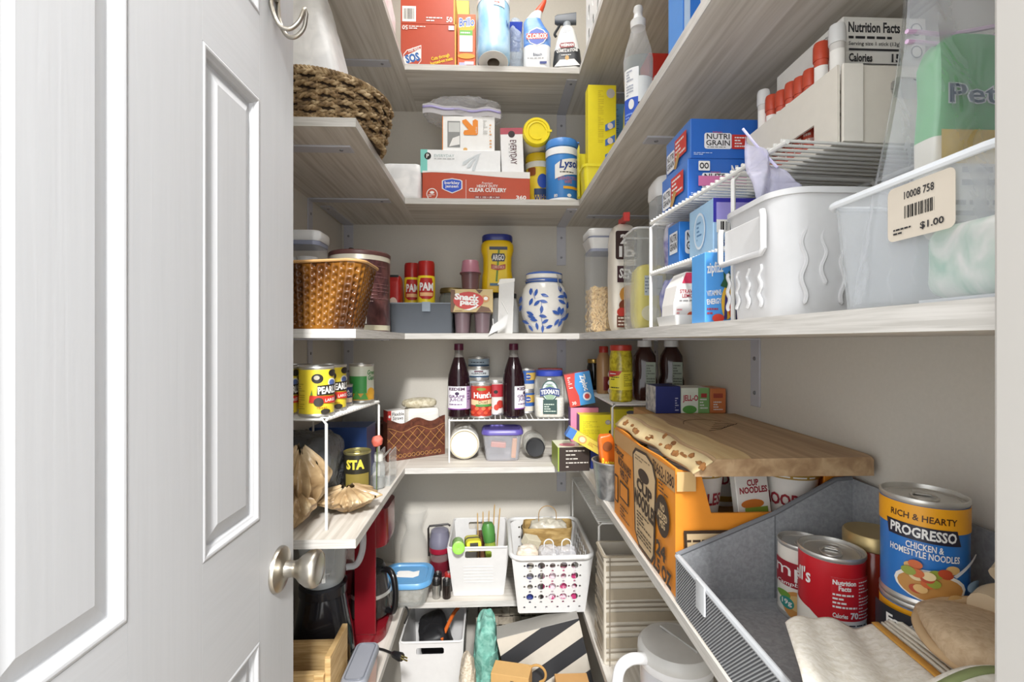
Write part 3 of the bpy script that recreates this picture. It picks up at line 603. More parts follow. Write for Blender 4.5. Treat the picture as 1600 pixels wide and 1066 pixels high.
# clear dish soap bottle
t = thing('soap_bottle', 'clear dish soap bottle with white cap and blue label', 'bottle', (.3165, 1.02, z2), face_cam(.3165, 1.02))
GLS = clear('#f2f4f5', .12, rough=.08)
pf = [(.024, 0), (.029, .006), (.0285, .09), (.031, .13), (.0315, .165), (.027, .19), (.019, .217), (.0155, .232), (.0145, .238)]
obj('bottle', rbox([(2 * r, 1.7 * r, r * .8, z) for r, z in pf], 6), GLS, t)
obj('liquid', rbox([(2 * r - .003, 1.7 * r - .003, r * .75, z + .002) for r, z in pf[:5]] , 6), clear('#eef4f4', .05, '#e9f1f2'), t)
obj('cap', lathe([(.016, .236), (.0165, .252), (.012, .256), (.0095, .262), (.0085, .270), (.0105, .276), (.009, .283), (.0001, .285)], 24), PLW, t)
cyl_dim(t, .0305, .12); dec(t, 'F', .05, .62, .52, 1.15, C('#f2f3f3', .3)); dec(t, 'F', .05, .0, .5, .62, C('#2f59c4')); dec(t, 'F', .5, .0, .95, .52, C('#1d2450')); dec(t, 'F', .5, .52, .95, .98, C('#e7e9e6')); lines(t, 'F', .12, .65, .34, 1.12, 9, C('#9fa4b4'), .5); dell(t, 'F', .28, .5, .09, .09, WHITE); lines(t, 'F', .1, .08, .42, .36, 5, C('#8fb0ee'))
b = carton('red_box', 'red carton with white initial behind the clear soap bottle', 'box', (.475, 1.19, z2), (.18, .07, .268), C('#d2382a', .4)); txt(b, 'F', 'S', .06, .66, .22, .80, WHITE, 0, .01)
b = carton('blue_box', 'tall blue carton near the end of the second right shelf', 'box', (.392, .865, z2), (.108, .07, .33), {'*': C('#2f78d8', .4), 'L': C('#4b93e4')}); txt(b, 'F', 'L', .25, .45, .8, .75, C('#e6edf5'), 8, .03); dec(b, 'F', .02, .3, .12, .9, C('#b9d3f2'))
b = carton('tan_box', 'tan striped carton behind the tall blue carton on the right', 'box', (.49, .80, z2), (.085, .09, .34), C('#a86a45', .6)); lines(b, 'F', .0, .3, 1, .95, 14, C('#e0c8b0'), .3)
# ================================================================ third shelf, left return
CLR = clear('#e6e9ea', .06, rough=.06, add=.3); SEAL = C('#8d92a6', .4)
def pop_box(label, loc, w_, d_, h_, lid_h=.03, neck=0, rz=0):
    t = thing('pop_container', label, 'container', loc, rz); hb = h_ - lid_h - neck
    obj('clear_body', rbox([(w_ * .97, d_ * .97, .014, 0), (w_, d_, .016, .004), (w_, d_, .016, hb), (w_ - .006, d_ - .006, .013, hb), (w_ - .008, d_ - .008, .012, .006)]), CLR, t)
    if neck: obj('lid_collar', rbox([(w_ - .01, d_ - .01, .012, hb + .004), (w_ - .004, d_ - .004, .014, hb + neck * .4), (w_ + .010, d_ + .010, .016, hb + neck)]), PLW, t)
    l = obj('lid', rbox([(w_ + .004, d_ + .004, .016, h_ - lid_h + .006), (w_ + .008, d_ + .008, .018, h_ - lid_h + .010), (w_ + .008, d_ + .008, .018, h_ - .004), (w_ + .002, d_ + .002, .016, h_)]), PLW, t)
    obj('seal', rbox([(w_ + .002, d_ + .002, .016, h_ - lid_h - .004), (w_ + .002, d_ + .002, .016, h_ - lid_h + .006)]), SEAL, l)
    if neck: obj('lower_seal', rbox([(w_ - .006, d_ - .006, .013, hb - .004), (w_ - .0055, d_ - .0055, .013, hb + .004)]), SEAL, t)
    return t
pop_box('clear storage container with white lid behind the amber basket', (-.468, 1.162, z3), .12, .078, .235)
for i, (x, y) in enumerate(((-.495, 1.158), (-.445, 1.158))):
    o = obj('white_cup', lathe([(.016, 0), (.017, .004), (.0215, .165), (.023, .170), (.0205, .170), (.0001, .165)], 24), C('#f3f3f2', .5), loc=(x, y, z3 + .0065)); tag(o, ('left' if i == 0 else 'right') + ' white cup seen inside the clear white-lidded container', 'cup', 'white cups in the clear container')
# amber dimpled basket
def dimpled(w0, d0, w1, d1, h, r, cell=.0145, dep=.0065):
    nv, V, Fc = 54, [], []; base = rr(1, 1, .25, 10); n0 = len(base)
    P = 0; pts = rr(w1, d1, r, 10); L = [0]
    for i in range(len(pts)): a, b_ = pts[i], pts[(i + 1) % len(pts)]; L.append(L[-1] + math.hypot(b_[0] - a[0], b_[1] - a[1]))
    ncol = int(L[-1] / cell); n = ncol * 7; tot = L[-1]
    def at(P_, s):
        for i in range(len(P_)):
            if L[i] <= s <= L[i + 1]:
                f = (s - L[i]) / max(1e-9, L[i + 1] - L[i]); a, b_ = P_[i], P_[(i + 1) % len(P_)]; return Vector((a[0] + (b_[0] - a[0]) * f, a[1] + (b_[1] - a[1]) * f, 0))
        return Vector((*P_[0], 0))
    lo, hi = rr(w0, d0, r * .8, 10), pts
    for j in range(nv + 1):
        v = j / nv
        for i in range(n):
            s = tot * i / n; p = at(lo, s).lerp(at(hi, s), v); q = at(hi, min(s + .002, tot)) - at(hi, max(0, s - .002)); nrm = Vector((q.y, -q.x, 0)).normalized()
            c = s / (tot / ncol); ci = int(c); cu = (c - ci - .5) * cell; rv = v * h / cell + (.5 if ci % 2 else 0); cv = (rv - int(rv) - .5) * cell
            dd = math.hypot(cu, cv) / .0056; k = max(0, 1 - dd * dd) if .05 < v < .95 else 0; k2 = .0006 if abs(cu) > .0058 else 0
            p -= nrm * (dep * k - k2); p.z = h * v + .006 * math.sin(p.x * 12 + .6) * v; V.append(p)
    for j in range(nv):
        for i in range(n): k = (i + 1) % n; Fc.append((j * n + i, j * n + k, (j + 1) * n + k, (j + 1) * n + i))
    Fc.append(tuple(range(n - 1, -1, -1))); return V, Fc
AMB = mottle('amber_plastic', '#3d210c', '#8a5a1e', (1, 1, .3), 12, .22, .1, c3='#5c3511')
t = thing('amber_basket', 'amber dimpled basket at the near end of the third left shelf', 'basket', (-.385, 1.037, z3))
obj('dimpled_wall', dimpled(.19, .12, .245, .142, .132, .03), AMB, t, ang=60)
obj('rim', tube([(x, y, .133 + .006 * math.sin(x * 12 + .6)) for x, y in rr(.249, .146, .032, 10)], .0032, 8, True), C('#b98f5c', .4), t)
# maroon cocoa tin
t = thing('cocoa_tin', 'large maroon round tin with brown lid and barcode sticker', 'tin', (-.353, 1.275, z3), face_cam(-.353, 1.275))
obj('tin_body', lathe([(.076, 0), (.0775, .003), (.0775, .192), (.076, .196)], 48), mottle('maroon_tin_print', '#3c2224', '#5d3a38', (1, 1, .6), 60, .3, .02), t)
obj('cream_band', lathe([(.0779, .182), (.0779, .194)], 48, False), C('#d9d2c0', .25, .3), t); obj('base_band', lathe([(.0779, .003), (.0779, .016)], 48, False), C('#cfc9b0', .25, .3), t)
l = obj('lid', lathe([(.0785, .194), (.0792, .197), (.0792, .203), (.076, .206), (.0001, .206)], 48), C('#5a3a36', .4), t); obj('knob', xf(lathe([(.008, 0), (.0065, .006), (.0085, .016), (.006, .019)], 16), (-.022, .02, .206)), BLACK, l)
cyl_dim(t, .0782, .19); barcode(t, 'F', .40, .10, .60, .36, 5); lines(t, 'F', .52, .38, .7, .74, 8, C('#b99a98'), .3); lines(t, 'F', .18, .78, .62, .90, 2, C('#e7ded0')); lines(t, 'F', .63, .42, .95, .9, 10, C('#6f4d4c'), .2)
# ================================================================ third shelf, back
FAB = ribs('grey_ribbed_fabric', '#565c64', '#747a82', 260, 'X', .9, .5)
t = thing('fabric_bin', 'grey ribbed fabric bin holding cooking spray cans', 'fabric bin', ((xY(607, 1.49) + xY(706, 1.49)) / 2 + .001, 1.57, z3))
bw = .196
obj('bin_walls', shell(bw, .15, .094, .008, bw - .004, .146, .004), FAB, t); obj('top_binding', tube([(x, y, .0935) for x, y in rr(bw - .003, .147, .007, 5)], .0028, 8, True), C('#7f858d', .8), t)
obj('label_tab', xf(rbox([(.026, .003, .001, 0), (.026, .003, .001, .03)], 2), (.002 + .015, -.0775, .068)), C('#8e9aa6', .7), t)
bx0 = t.location.x
def spray(label, px, Y, r, top):
    X = xY(px, Y); h = zY(px, top, Y) - z3 - .006
    t = thing('spray_can', label, 'spray can', (X, Y, z3 + .0055), face_cam(X, Y), 'cooking spray cans')
    obj('can_body', lathe([(r * .95, 0), (r, .003), (r, h * .76), (r * .9, h * .80)], 32), C('#ecd22e', .3), t)
    obj('cap', lathe([(r * .93, h * .79), (r * .95, h * .80), (r * .93, h * .97), (r * .85, h), (.0001, h)], 32), C('#a82320', .3), t)
    cyl_dim(t, r + .0003, h); dpoly(t, 'F', [(.12, .50), (.12, .64), (.2, .755), (.8, .755), (.88, .64), (.88, .50), (.7, .46), (.3, .46)], C('#b32622')); txt(t, 'F', 'PAM', .16, .575, .86, .69, WHITE, 0, .04); dec(t, 'F', .18, .50, .84, .55, C('#e9b27a')); lines(t, 'F', .2, .22, .8, .25, 1, C('#b59a20'))
spray('cooking spray can with red cap, behind, left of the pair', 644, 1.615, .0275, 412); spray('cooking spray can with red cap, in front, right of the pair', 666, 1.552, .029, 409)
o = obj('red_pouch', blob(.045, .06, .185, .4, 30, 24, .004, 30, 2), C('#b52a25', .35), loc=(xY(617, 1.57), 1.575, z3 + .0055)); tag(o, 'red foil pouch at the left of the grey fabric bin', 'pouch'); box_dim(o, .045, .0655, .185); dell(o, 'F', .5, .5, .3, .1, C('#e5c9b8')); dec(o, 'F', .1, .95, .9, .99, BLACK)
X = xY(706, 1.695)
t = thing('gold_lid_jar', 'glass jar with ribbed gold lid behind the pudding pack', 'jar', (X, 1.695, z3)); obj('glass', lathe([(.038, 0), (.043, .006), (.043, .13), (.036, .145)], 32), clear('#c9cfc8', .3), t); obj('lid', lathe([(.041, .143), (.0425, .147), (.0415, .150), (.0425, .154), (.0415, .158), (.040, .162), (.0001, .162)], 32), C('#8a774a', .4, .6), t)
# pudding cups
t = thing('pudding_pack', 'chocolate pudding cup pack in printed sleeve with stacked cups', 'pudding pack', (xY(738, 1.52), 1.522, z3))
def cup(x, y, z, r0, r1, h, m, flip=False):
    p = [(r0 * .9, 0), (r0, .002), (r1, h - .003), (r1 * 1.14, h - .002), (r1 * 1.14, h)] if not flip else [(r1 * 1.14, 0), (r1 * 1.14, .002), (r1, .003), (r0, h - .003), (r0 * .9, h)]
    return obj('cup', xf(lathe(p, 24), (x, y, z)), m, t)
PUD = C('#6f4f50', .3); PUP = C('#a8707e', .3)
for x in (-.032, .032):
    for y in (-.0, .064): cup(x, y, 0, .0215, .026, .066, C('#7d6a70', .3))
sl = obj('sleeve', boxp((-.066, -.033, .066), (.066, .097, .138)), C('#c9b27e', .5), t, smooth=False, bevel=.001)
cup(-.006, -.0, .1385, .026, .030, .052, PUD); cup(-.006, -.0, .1925, .026, .030, .040, PUP, True)
sp = sl; DIM[sl.name] = ('B', .132, .13, .138)
def sl_fix(c): c.location = (0, .032, 0); return c
for c in [dpoly(sl, 'F', [(0, .49), (.05, .47), (.12, .7), (.1, .98), (0, 1)], C('#6b4a32')), dpoly(sl, 'F', [(.6, .48), (.72, .62), (.9, .58), (.97, .49)], C('#6b4a32')), dell(sl, 'F', .80, .78, .12, .08, C('#c98d54')), dell(sl, 'F', .83, .79, .05, .04, WHITE), dpoly(sl, 'F', [(.58, 1), (.68, .9), (.76, .98)], C('#5a3b28')), dell(sl, 'F', .42, .74, .36, .20, C('#c03a34')), txt(sl, 'F', 'Snack', .09, .74, .68, .89, WHITE, -4, .05), txt(sl, 'F', 'pack', .22, .60, .68, .76, WHITE, -4, .05), dpoly(sl, 'F', [(.3, .53), (.45, .56), (.6, .62), (.66, .64), (.6, .57), (.45, .515)], WHITE), lines(sl, 'F', .1, .49, .3, .53, 1, C('#8a6a48'))]: sl_fix(c)
# jar, corn starch tub, scoop
o = thing('frosted_jar', 'white frosted jar with dark lid under the yellow tub', 'jar', (xY(788, 1.63), 1.66, z3)); obj('jar_body', lathe([(.046, 0), (.052, .006), (.052, .09), (.045, .115), (.04, .125)], 32), C('#dfe1e2', .35), o); obj('lid', lathe([(.043, .124), (.044, .14), (.0001, .141)], 32), C('#3c3d3e', .4), o)
X = xY(777, 1.655)
t = thing('starch_tub', 'yellow corn starch tub with blue lid standing on frosted jar', 'tub', (X, 1.655, z3 + .1416))
obj('tub_body', rbox([(.10, .08, .02, 0), (.108, .085, .022, .008), (.106, .084, .022, .05), (.098, .078, .02, .075), (.098, .078, .02, .12), (.112, .088, .024, .145), (.112, .088, .03, .165), (.096, .08, .036, .178)], 6), C('#efc516', .3), t)
obj('lid', rbox([(.104, .086, .036, .178), (.106, .088, .038, .182), (.106, .088, .038, .195), (.10, .084, .036, .199)], 8), C('#2c3782', .35), t)
box_dim(t, .106, .0885, .18); dec(t, 'F', .22, .12, .80, .85, C('#f2cf1e')); dec(t, 'F', .24, .80, .82, .86, C('#3d4258')); dec(t, 'F', .26, .12, .82, .17, C('#4a6f8a')); dpoly(t, 'F', [(.44, .2), (.5, .2), (.58, .8), (.52, .8)], C('#6a8a2a')); dpoly(t, 'F', [(.3, .66), (.34, .73), (.72, .73), (.76, .66), (.72, .58), (.34, .58)], C('#3a3f46')); txt(t, 'F', 'ARGO', .34, .60, .72, .71, WHITE, 0, .03); dpoly(t, 'F', [(.3, .44), (.3, .53), (.52, .50), (.76, .53), (.76, .44), (.52, .41)], C('#b5472c')); txt(t, 'F', 'CORN STARCH', .34, .445, .72, .50, C('#f0d9c0'), 0, 0)
loc, sz = fc(777, 801, 437, 1.545, z3, .035)
b = carton('white_carton', 'plain white open carton beside the pudding pack', 'box', loc, (sz[0], sz[1], sz[2]), C('#e6e6e4', .5), rot=(0, R(2), 0)); dpoly(b, 'F', [(-.1, .90), (1.02, .97), (1.02, 1.03), (.1, 1.01)], C('#f4f3ee'))
t = thing('plastic_scoop', 'bent white plastic scoop hanging over the third shelf edge', 'scoop', (0, 1.472, 0))
def q(px, py): p = pY(px, py, 1.472); return (p.x, p.z)
obj('scoop_blade', xf(poly([[q(769, 509), (q(794, 491)), q(791, 508), q(783, 514), q(763, 524)]], .002), rot=(PI / 2, 0, 0)), PLW, t)
obj('scoop_handle', tube([(*q(794, 491)[:1], 0, q(794, 491)[1]), (q(789, 481)[0], 0, q(789, 481)[1]), (q(784, 472)[0], 0, q(784, 472)[1])], .0016, 8), PLW, t); obj('scoop_rim', tube([(q(770, 498)[0], 0, q(770, 498)[1]), (q(771, 510)[0], 0, q(771, 510)[1])], .0016, 8), PLW, t)
# leaf painted ceramic jar
X = xY(850, 1.57); JP = [(.045, 0), (.055, .003), (.064, .03), (.0735, .06), (.0785, .09), (.077, .118), (.069, .148), (.059, .165)]
def jr(v):
    z = v * .165
    for (r0, za), (r1, zb_) in zip(JP[1:], JP[2:]):
        if z <= zb_: return r0 + (r1 - r0) * max(0, (z - za)) / (zb_ - za)
    return JP[-1][0]
t = thing('ceramic_jar', 'white ceramic jar painted with blue leaves and clamp lid', 'jar', (X, 1.57, z3), face_cam(X, 1.57))
obj('jar_body', lathe([(x * 1, z) for x, z in JP] + [(.056, .168)], 56), C('#eceae4', .15), t, ang=70)
DIM[t.name] = ('P', jr, .165); BL = C('#3f62b0', .25, var=.15)
rnd = random.Random(4); LF = [(1145, 505, 100), (1190, 515, 80), (1258, 540, 160), (1155, 590, 70), (1200, 602, 45), (1250, 590, 165), (1235, 655, 85), (1385, 480, 90), (1418, 530, 100), (1385, 546, 15), (1387, 590, 150), (1432, 610, 80), (1145, 685, 150), (1153, 714, 160), (1168, 738, 170), (1245, 710, 170), (1262, 752, 30), (1300, 795, 20), (1190, 790, 95), (1240, 812, 85), (1342, 680, 150), (1365, 662, 95), (1387, 668, 80), (1415, 728, 20), (1358, 758, 60), (1390, 765, 70), (1132, 805, 120), (1082, 570, 80), (1078, 640, 60), (1100, 755, 150), (1430, 700, 70)]
for x, y, a in LF:
    u, v = (x - 1066) / (1440 - 1066), (848 - y) / (848 - 425); ca, sa = math.cos(R(a)), math.sin(R(a)); P = []
    for s, wd in ((-1, 0), (-.5, .3), (0, .42), (.5, .33), (1, 0), (.5, -.33), (0, -.42), (-.5, -.3)): P.append((u +   .088 * (s * ca - wd * sa), v +   .078 * (s * sa + wd * ca)))
    dpoly(t, 'F', P, BL, 'painted_leaf')
for p in ([(1160, 480), (1190, 570), (1260, 545)], [(1235, 600), (1225, 700), (1160, 750)], [(1230, 700), (1240, 790), (1300, 800)], [(1385, 480), (1390, 600)], [(1400, 660), (1370, 760)]):
    for (xa, ya), (xb, yb) in zip(p, p[1:]):
        ua, va, ub, vb = (xa - 1066) / 374, (848 - ya) / 423, (xb - 1066) / 374, (848 - yb) / 423; dpoly(t, 'F', [(ua, va), (ub, vb), (ub + .008, vb + .004), (ua + .008, va + .004)], BL, 'painted_stem')
obj('seal_ring', lathe([(.0595, .1655), (.0615, .168), (.0615, .175), (.0595, .177)], 48), C('#4468b5', .3), t)
l = obj('lid', lathe([(.058, .1775), (.061, .18), (.061, .192), (.058, .197), (.045, .202), (.0001, .204)], 48), C('#ebe9e3', .15), t); obj('lid_stripe', lathe([(.0613, .1925), (.0602, .1968), (.050, .2012)], 48, False), C('#4468b5', .2), l)
a = R(42); cx, cy = math.sin(a), -math.cos(a)
obj('wire_clamp', join(tube([(cx * r, cy * r, z) for r, z in ((.06, .19), (.066, .185), (.068, .165), (.076, .14), (.074, .15), (.066, .172))], .0016, 8), tube([(.0625 * math.sin(b_), -.0625 * math.cos(b_), .171) for b_ in [R(62 + 300 * i / 40) for i in range(41)]], .0012, 6)), STEEL, t)
# ================================================================ third shelf, right corner
t = pop_box('tall clear container of oat rings at the third shelf corner', (.337, 1.408, z3), .112, .10, .302, .028, .034)
CER = mottle('toasted_oat', '#c2a06a', '#ddc392', nscale=90, rough=.9, bump=.3)
def torus(Rt, rt, n=10, m=6): return tube([(Rt * math.cos(2 * PI * i / n), Rt * math.sin(2 * PI * i / n), 0) for i in range(n)], rt, m, True)
rnd = random.Random(2); tg = torus(.0054, .0024); G = []
for i in range(900):
    k = rnd.random(); x, y, z = rnd.uniform(-.045, .045), rnd.uniform(-.04, .04), rnd.uniform(.008, .122 + .008 * math.sin(i))
    if k < .55: y = -.041 + rnd.uniform(0, .006)
    elif k < .75: x = -.047 + rnd.uniform(0, .006)
    else: z = .122 + rnd.uniform(-.004, .006)
    G.append(xf(tg, (x, y, z), (rnd.uniform(.6, 1.6) if k < .55 else rnd.uniform(-.5, .5), rnd.uniform(-.6, .6) if k < .55 else rnd.uniform(.9, 1.6), rnd.uniform(0, 6))))
G.append(box(.086, .072, .108, 0, 0, .009))
o = obj('oat_ring_cereal', join(*G), [CER, C('#8a6a3c', .9)], loc=(.337, 1.408, z3))
for _p in o.data.polygons[-6:]: _p.material_index = 1
tag(o, 'pale toasted oat ring cereal filling the tall clear container', 'cereal'); o['kind'] = 'stuff'
# chocolate bag and clip
o = obj('chocolate_bag', blob(.062, .085, .292, .38, 40, 36, .004, 30, 6), mottle('cream_foil_bag', '#e4ddcf', '#efe9dd', nscale=10, rough=.3, bump=.1), loc=(.354, 1.292, z3)); tag(o, 'cream and brown baking chocolate bag closed with a red clip', 'bag')
box_dim(o, .062, .0905, .292); dec(o, 'F', .05, .66, .98, .92, C('#3a2622'), .1); txt(o, 'F', '2', .25, .80, .55, .89, WHITE, 0, .04); txt(o, 'F', 'lb', .2, .68, .9, .78, WHITE, 0, .02); dec(o, 'F', .12, .45, .98, .60, C('#43282f')); txt(o, 'F', 'SEMI', .2, .48, .95, .57, WHITE, -8, .03); dell(o, 'F', .6, .34, .38, .08, C('#c98d3c')); dell(o, 'F', .55, .24, .36, .06, C('#7a3a1e')); dec(o, 'F', .1, .04, .98, .15, C('#6d3a28')); lines(o, 'F', .15, .05, .9, .14, 3, C('#e9dfd0')); dell(o, 'F', .3, .18, .2, .04, C('#c23a30'))
o = obj('bag_clip', join(xf(box(.012, .11, .014), (0, 0, 0)), xf(box(.016, .02, .022), (0, -.05, -.003)), xf(box(.014, .016, .02), (0, .052, -.004))), C('#d8352c', .35), smooth=False, bevel=.001, loc=(.352, 1.262, z3 + .2935), rot=(R(6), 0, R(-8))); tag(o, 'red plastic bag clip on the chocolate bag', 'clip')
t = thing('clear_canister', 'clear square canister holding a yellow packet behind the wire rack', 'container', (.365, 1.10, z3)); obj('clear_walls', rbox([(.084, .10, .012, 0), (.09, .106, .014, .01), (.094, .11, .014, .228)]), clear('#dfe3e0', .2, rough=.1), t); obj('rim', tube([(x, y, .229) for x, y in rr(.094, .11, .014)], .0025, 6, True), clear('#f4f4f4', .6), t)
o = obj('yellow_packet', blob(.07, .07, .15, .4, 30, 24, .004, 30, 7), C('#e3d33a', .35), loc=(.365, 1.10, z3 + .0012)); tag(o, 'yellow snack packet inside the clear square canister', 'packet'); box_dim(o, .07, .0755, .15); dec(o, 'F', .2, .52, .8, .82, C('#c9d2dc')); lines(o, 'F', .22, .55, .75, .8, 5, C('#6a7a90')); dell(o, 'F', .4, .25, .3, .12, C('#f0e9c0'))
t = thing('tall_clear_jar', 'tall clear jar with white lid behind the blue bar boxes', 'jar', (.358, .945, z3)); obj('jar_walls', rbox([(.066, .066, .012, 0), (.07, .07, .014, .006), (.07, .07, .014, .26)]), clear('#cfd3d6', .25, rough=.1), t); obj('lid', rbox([(.072, .072, .016, .2605), (.076, .076, .02, .266), (.074, .074, .02, .29), (.06, .06, .02, .302)]), PLW, t)
# ---------------------------------------------------------------- rack with bar boxes
rk = wire_rack('white two-tier wire rack on the third right shelf', (.290, .858), (.318, .499), .205, .191, 30, z3, 1, (.097,), legat=(0, .72))
zt = z3 + .191 + .006; zm = z3 + .097 + .006
NB = C('#2c66bd', .35)
def bar_box(name, label, loc, sz, flav, rz=0):
    b = carton(name, label, 'box', loc, sz, {'*': NB, 'L': C('#3d78c8', .35)}, rz, 'blue cereal bar boxes')
    dec(b, 'F', .20, .24, .60, .64, C('#e8e8ea'), .15); txt(b, 'F', 'NUTRI\nGRAIN', .225, .32, .575, .62, INK, 0, .015); lines(b, 'F', .24, .265, .56, .30, 1, INK); txt(b, 'F', "Kellogg's", .32, .63, .46, .68, C('#d0402e'), 0, 0, .2)
    dec(b, 'F', .60, .24, .88, .60, C(flav)); lines(b, 'F', .64, .27, .84, .56, 4, WHITE); lines(b, 'F', .04, .07, .36, .15, 2, C('#b9cdf0'))
    dec(b, 'L', .08, .1, .42, .62, C('#e6e8ec'), .15); txt(b, 'L', 'NUTRI\nGRAIN', .1, .18, .4, .56, INK, 0, .015); dec(b, 'L', .44, .25, .9, .8, C(flav)); lines(b, 'L', .48, .3, .86, .75, 4, WHITE); dpoly(b, 'L', [(.4, .08), (.5, .02), (.66, .34), (.56, .44)], C('#b8935a')); return b
y0, y1 = yX(1079, .307), yX(1041, .307)
bar_box('cereal_bar_box', 'blue cereal bar box with strawberry panel, upper of two', (.361, (y0 + y1) / 2, zt + .0626), (.108, y1 - y0, .062), '#c8372f')
b = bar_box('cereal_bar_box', 'blue cereal bar box, lower of two on the rack', (.358, (y0 + y1) / 2 + .003, zt), (.112, y1 - y0 + .008, .062), '#c8372f'); dec(b, 'F', .14, .3, .95, .55, C('#d477a8')); dec(b, 'F', .14, .68, .30, .92, WHITE, .1); txt(b, 'F', 'OO', .155, .72, .285, .88, INK, 0, .04); txt(b, 'F', 'NUTRI', .6, .58, .9, .82, WHITE, 0, .03)
# crate of drink sticks
CRM = C('#e6e0d4', .6); Yn, Yf = .512, .70; Xa, Xb = .386, .535
t = thing('display_crate', 'cream cardboard display crate of drink tubes on the wire rack', 'crate', (0, 0, zt))
def side2d(holes, w_, h_): return poly([rrect(0, 0, w_, h_)] + holes, .003)
obj('side_panel', xf(side2d([[(.02, .012), (.150, .012), (.150, .036), (.02, .036)]], Yf - Yn, .086), (Xa, Yf, 0), (PI / 2, 0, -PI / 2)), CRM, t, smooth=False)
obj('side_panel', xf(side2d([], Yf - Yn, .086), (Xb, Yf, 0), (PI / 2, 0, -PI / 2)), CRM, t, smooth=False)
obj('front_panel', xf(side2d([rrect(.055, .05, .115, .074, .011)], Xb - Xa - .006, .086), (Xa + .0035, Yn + .003, 0), (PI / 2, 0, 0)), CRM, t, smooth=False)
obj('back_panel', boxp((Xa + .0005, Yf - .003, 0), (Xb - .004, Yf - .0002, .086)), CRM, t, smooth=False); obj('crate_floor', boxp((Xa + .0005, Yn + .004, 0), (Xb - .004, Yf - .0035, .002)), CRM, t, smooth=False)
obj('corner_flap', boxp((Xa + .002, Yn - .0035, 0), (Xa + .024, Yn - .0004, .086)), C('#efeae0', .6), t, smooth=False)
b = carton('drink_mix_box', 'tall white drink mix carton with nutrition panel in the crate', 'box', (.479, .628, zt + .0025), (.105, .135, .172), C('#eceae4', .5))
dec(b, 'F', .04, .33, .70, .97, C('#f2f0ea')); txt(b, 'F', 'Nutrition Facts', .06, .885, .68, .96, INK, 0, .03); lines(b, 'F', .06, .83, .68, .87, 1, INK); txt(b, 'F', 'Serving size 1 stick (13g)', .06, .785, .68, .82, INK, 0, .01); dec(b, 'F', .06, .755, .68, .77, INK); txt(b, 'F', 'Calories', .06, .675, .34, .735, INK, 0, .03); txt(b, 'F', '15', .57, .675, .68, .735, INK, 0, .03); dec(b, 'F', .06, .655, .68, .662, INK)
for i, s_ in enumerate(('Total Fat 0g', 'Sodium 500mg', 'Total Carbohydrate 3g', 'Total Sugars 0g', 'Protein 0g')): txt(b, 'F', s_, .06, .60 - .055 * i, .06 + .022 * len(s_), .63 - .055 * i, INK, 0, .01); dec(b, 'F', .06, .588 - .055 * i, .68, .591 - .055 * i, GREY)
dec(b, 'F', .06, .345, .68, .36, INK); lines(b, 'F', .1, .02, .8, .3, 8, C('#8a8780'), .3)
for v in (.9, .74, .58): dell(b, 'F', .84, v, .07, .045, INK); dell(b, 'F', .84, v, .055, .036, C('#eceae4'))
txt(b, 'L', 'LIQUID', .26, .50, .84, .76, C('#1f2a4a'), 0, .02); dpoly(b, 'L', [(.14, .50), (.19, .68), (.24, .50), (.19, .44)], C('#3a86d8')); txt(b, 'L', '28', .03, .7, .12, .82, C('#6aa0c0')); lines(b, 'L', .14, .7, .26, .82, 2, C('#9ab8c8')); txt(b, 'L', 'NO ARTIFICIAL\nSWEETENERS', .7, .8, .95, .92, INK)
for i, (px, top, c) in enumerate(((1193, 142, 'w'), (1206, 150, 'o'), (1222, 143, 'o'), (1237, 130, 'o'), (1251, 122, 'o'), (1266, 110, 'o'), (1283, 68, 'o'), (1308, 40, 'w'))):
    Xt = .404; Y = yX(px, Xt); h = pX(px, top, Xt).z - zt - .003; h = min(max(h, .10), .15)
    k = thing('drink_tube', ('orange-capped drink tube in the crate, number %s from the far end' % ['', 'one', 'two', 'three', 'four', 'five', 'six'][i]) if c == 'o' else 'white-capped clear drink tube at the %s end of the crate' % ('far' if i == 0 else 'near'), 'tube', (Xt, Y, zt + .0025), face_cam(Xt, Y), 'drink tubes in the crate')
    r = .0078; obj('tube_body', lathe([(r * .9, 0), (r, .002), (r, h - .022)], 16), C('#d8d4cf', .35) if c == 'w' else C('#c9563f', .35), k); obj('cap', lathe([(r * 1.12, h - .022), (r * 1.15, h - .020), (r * 1.12, h - .004), (r, h), (.0001, h)], 16), PLW if c == 'w' else C('#c2492f', .35), k)
    cyl_dim(k, r + .0003, h - .022); dec(k, 'F', .1, .68, .9, .93, C('#f2efe9')); lines(k, 'F', .1, .2, .9, .55, 5, C('#f0e4dc') if c == 'o' else GREY)
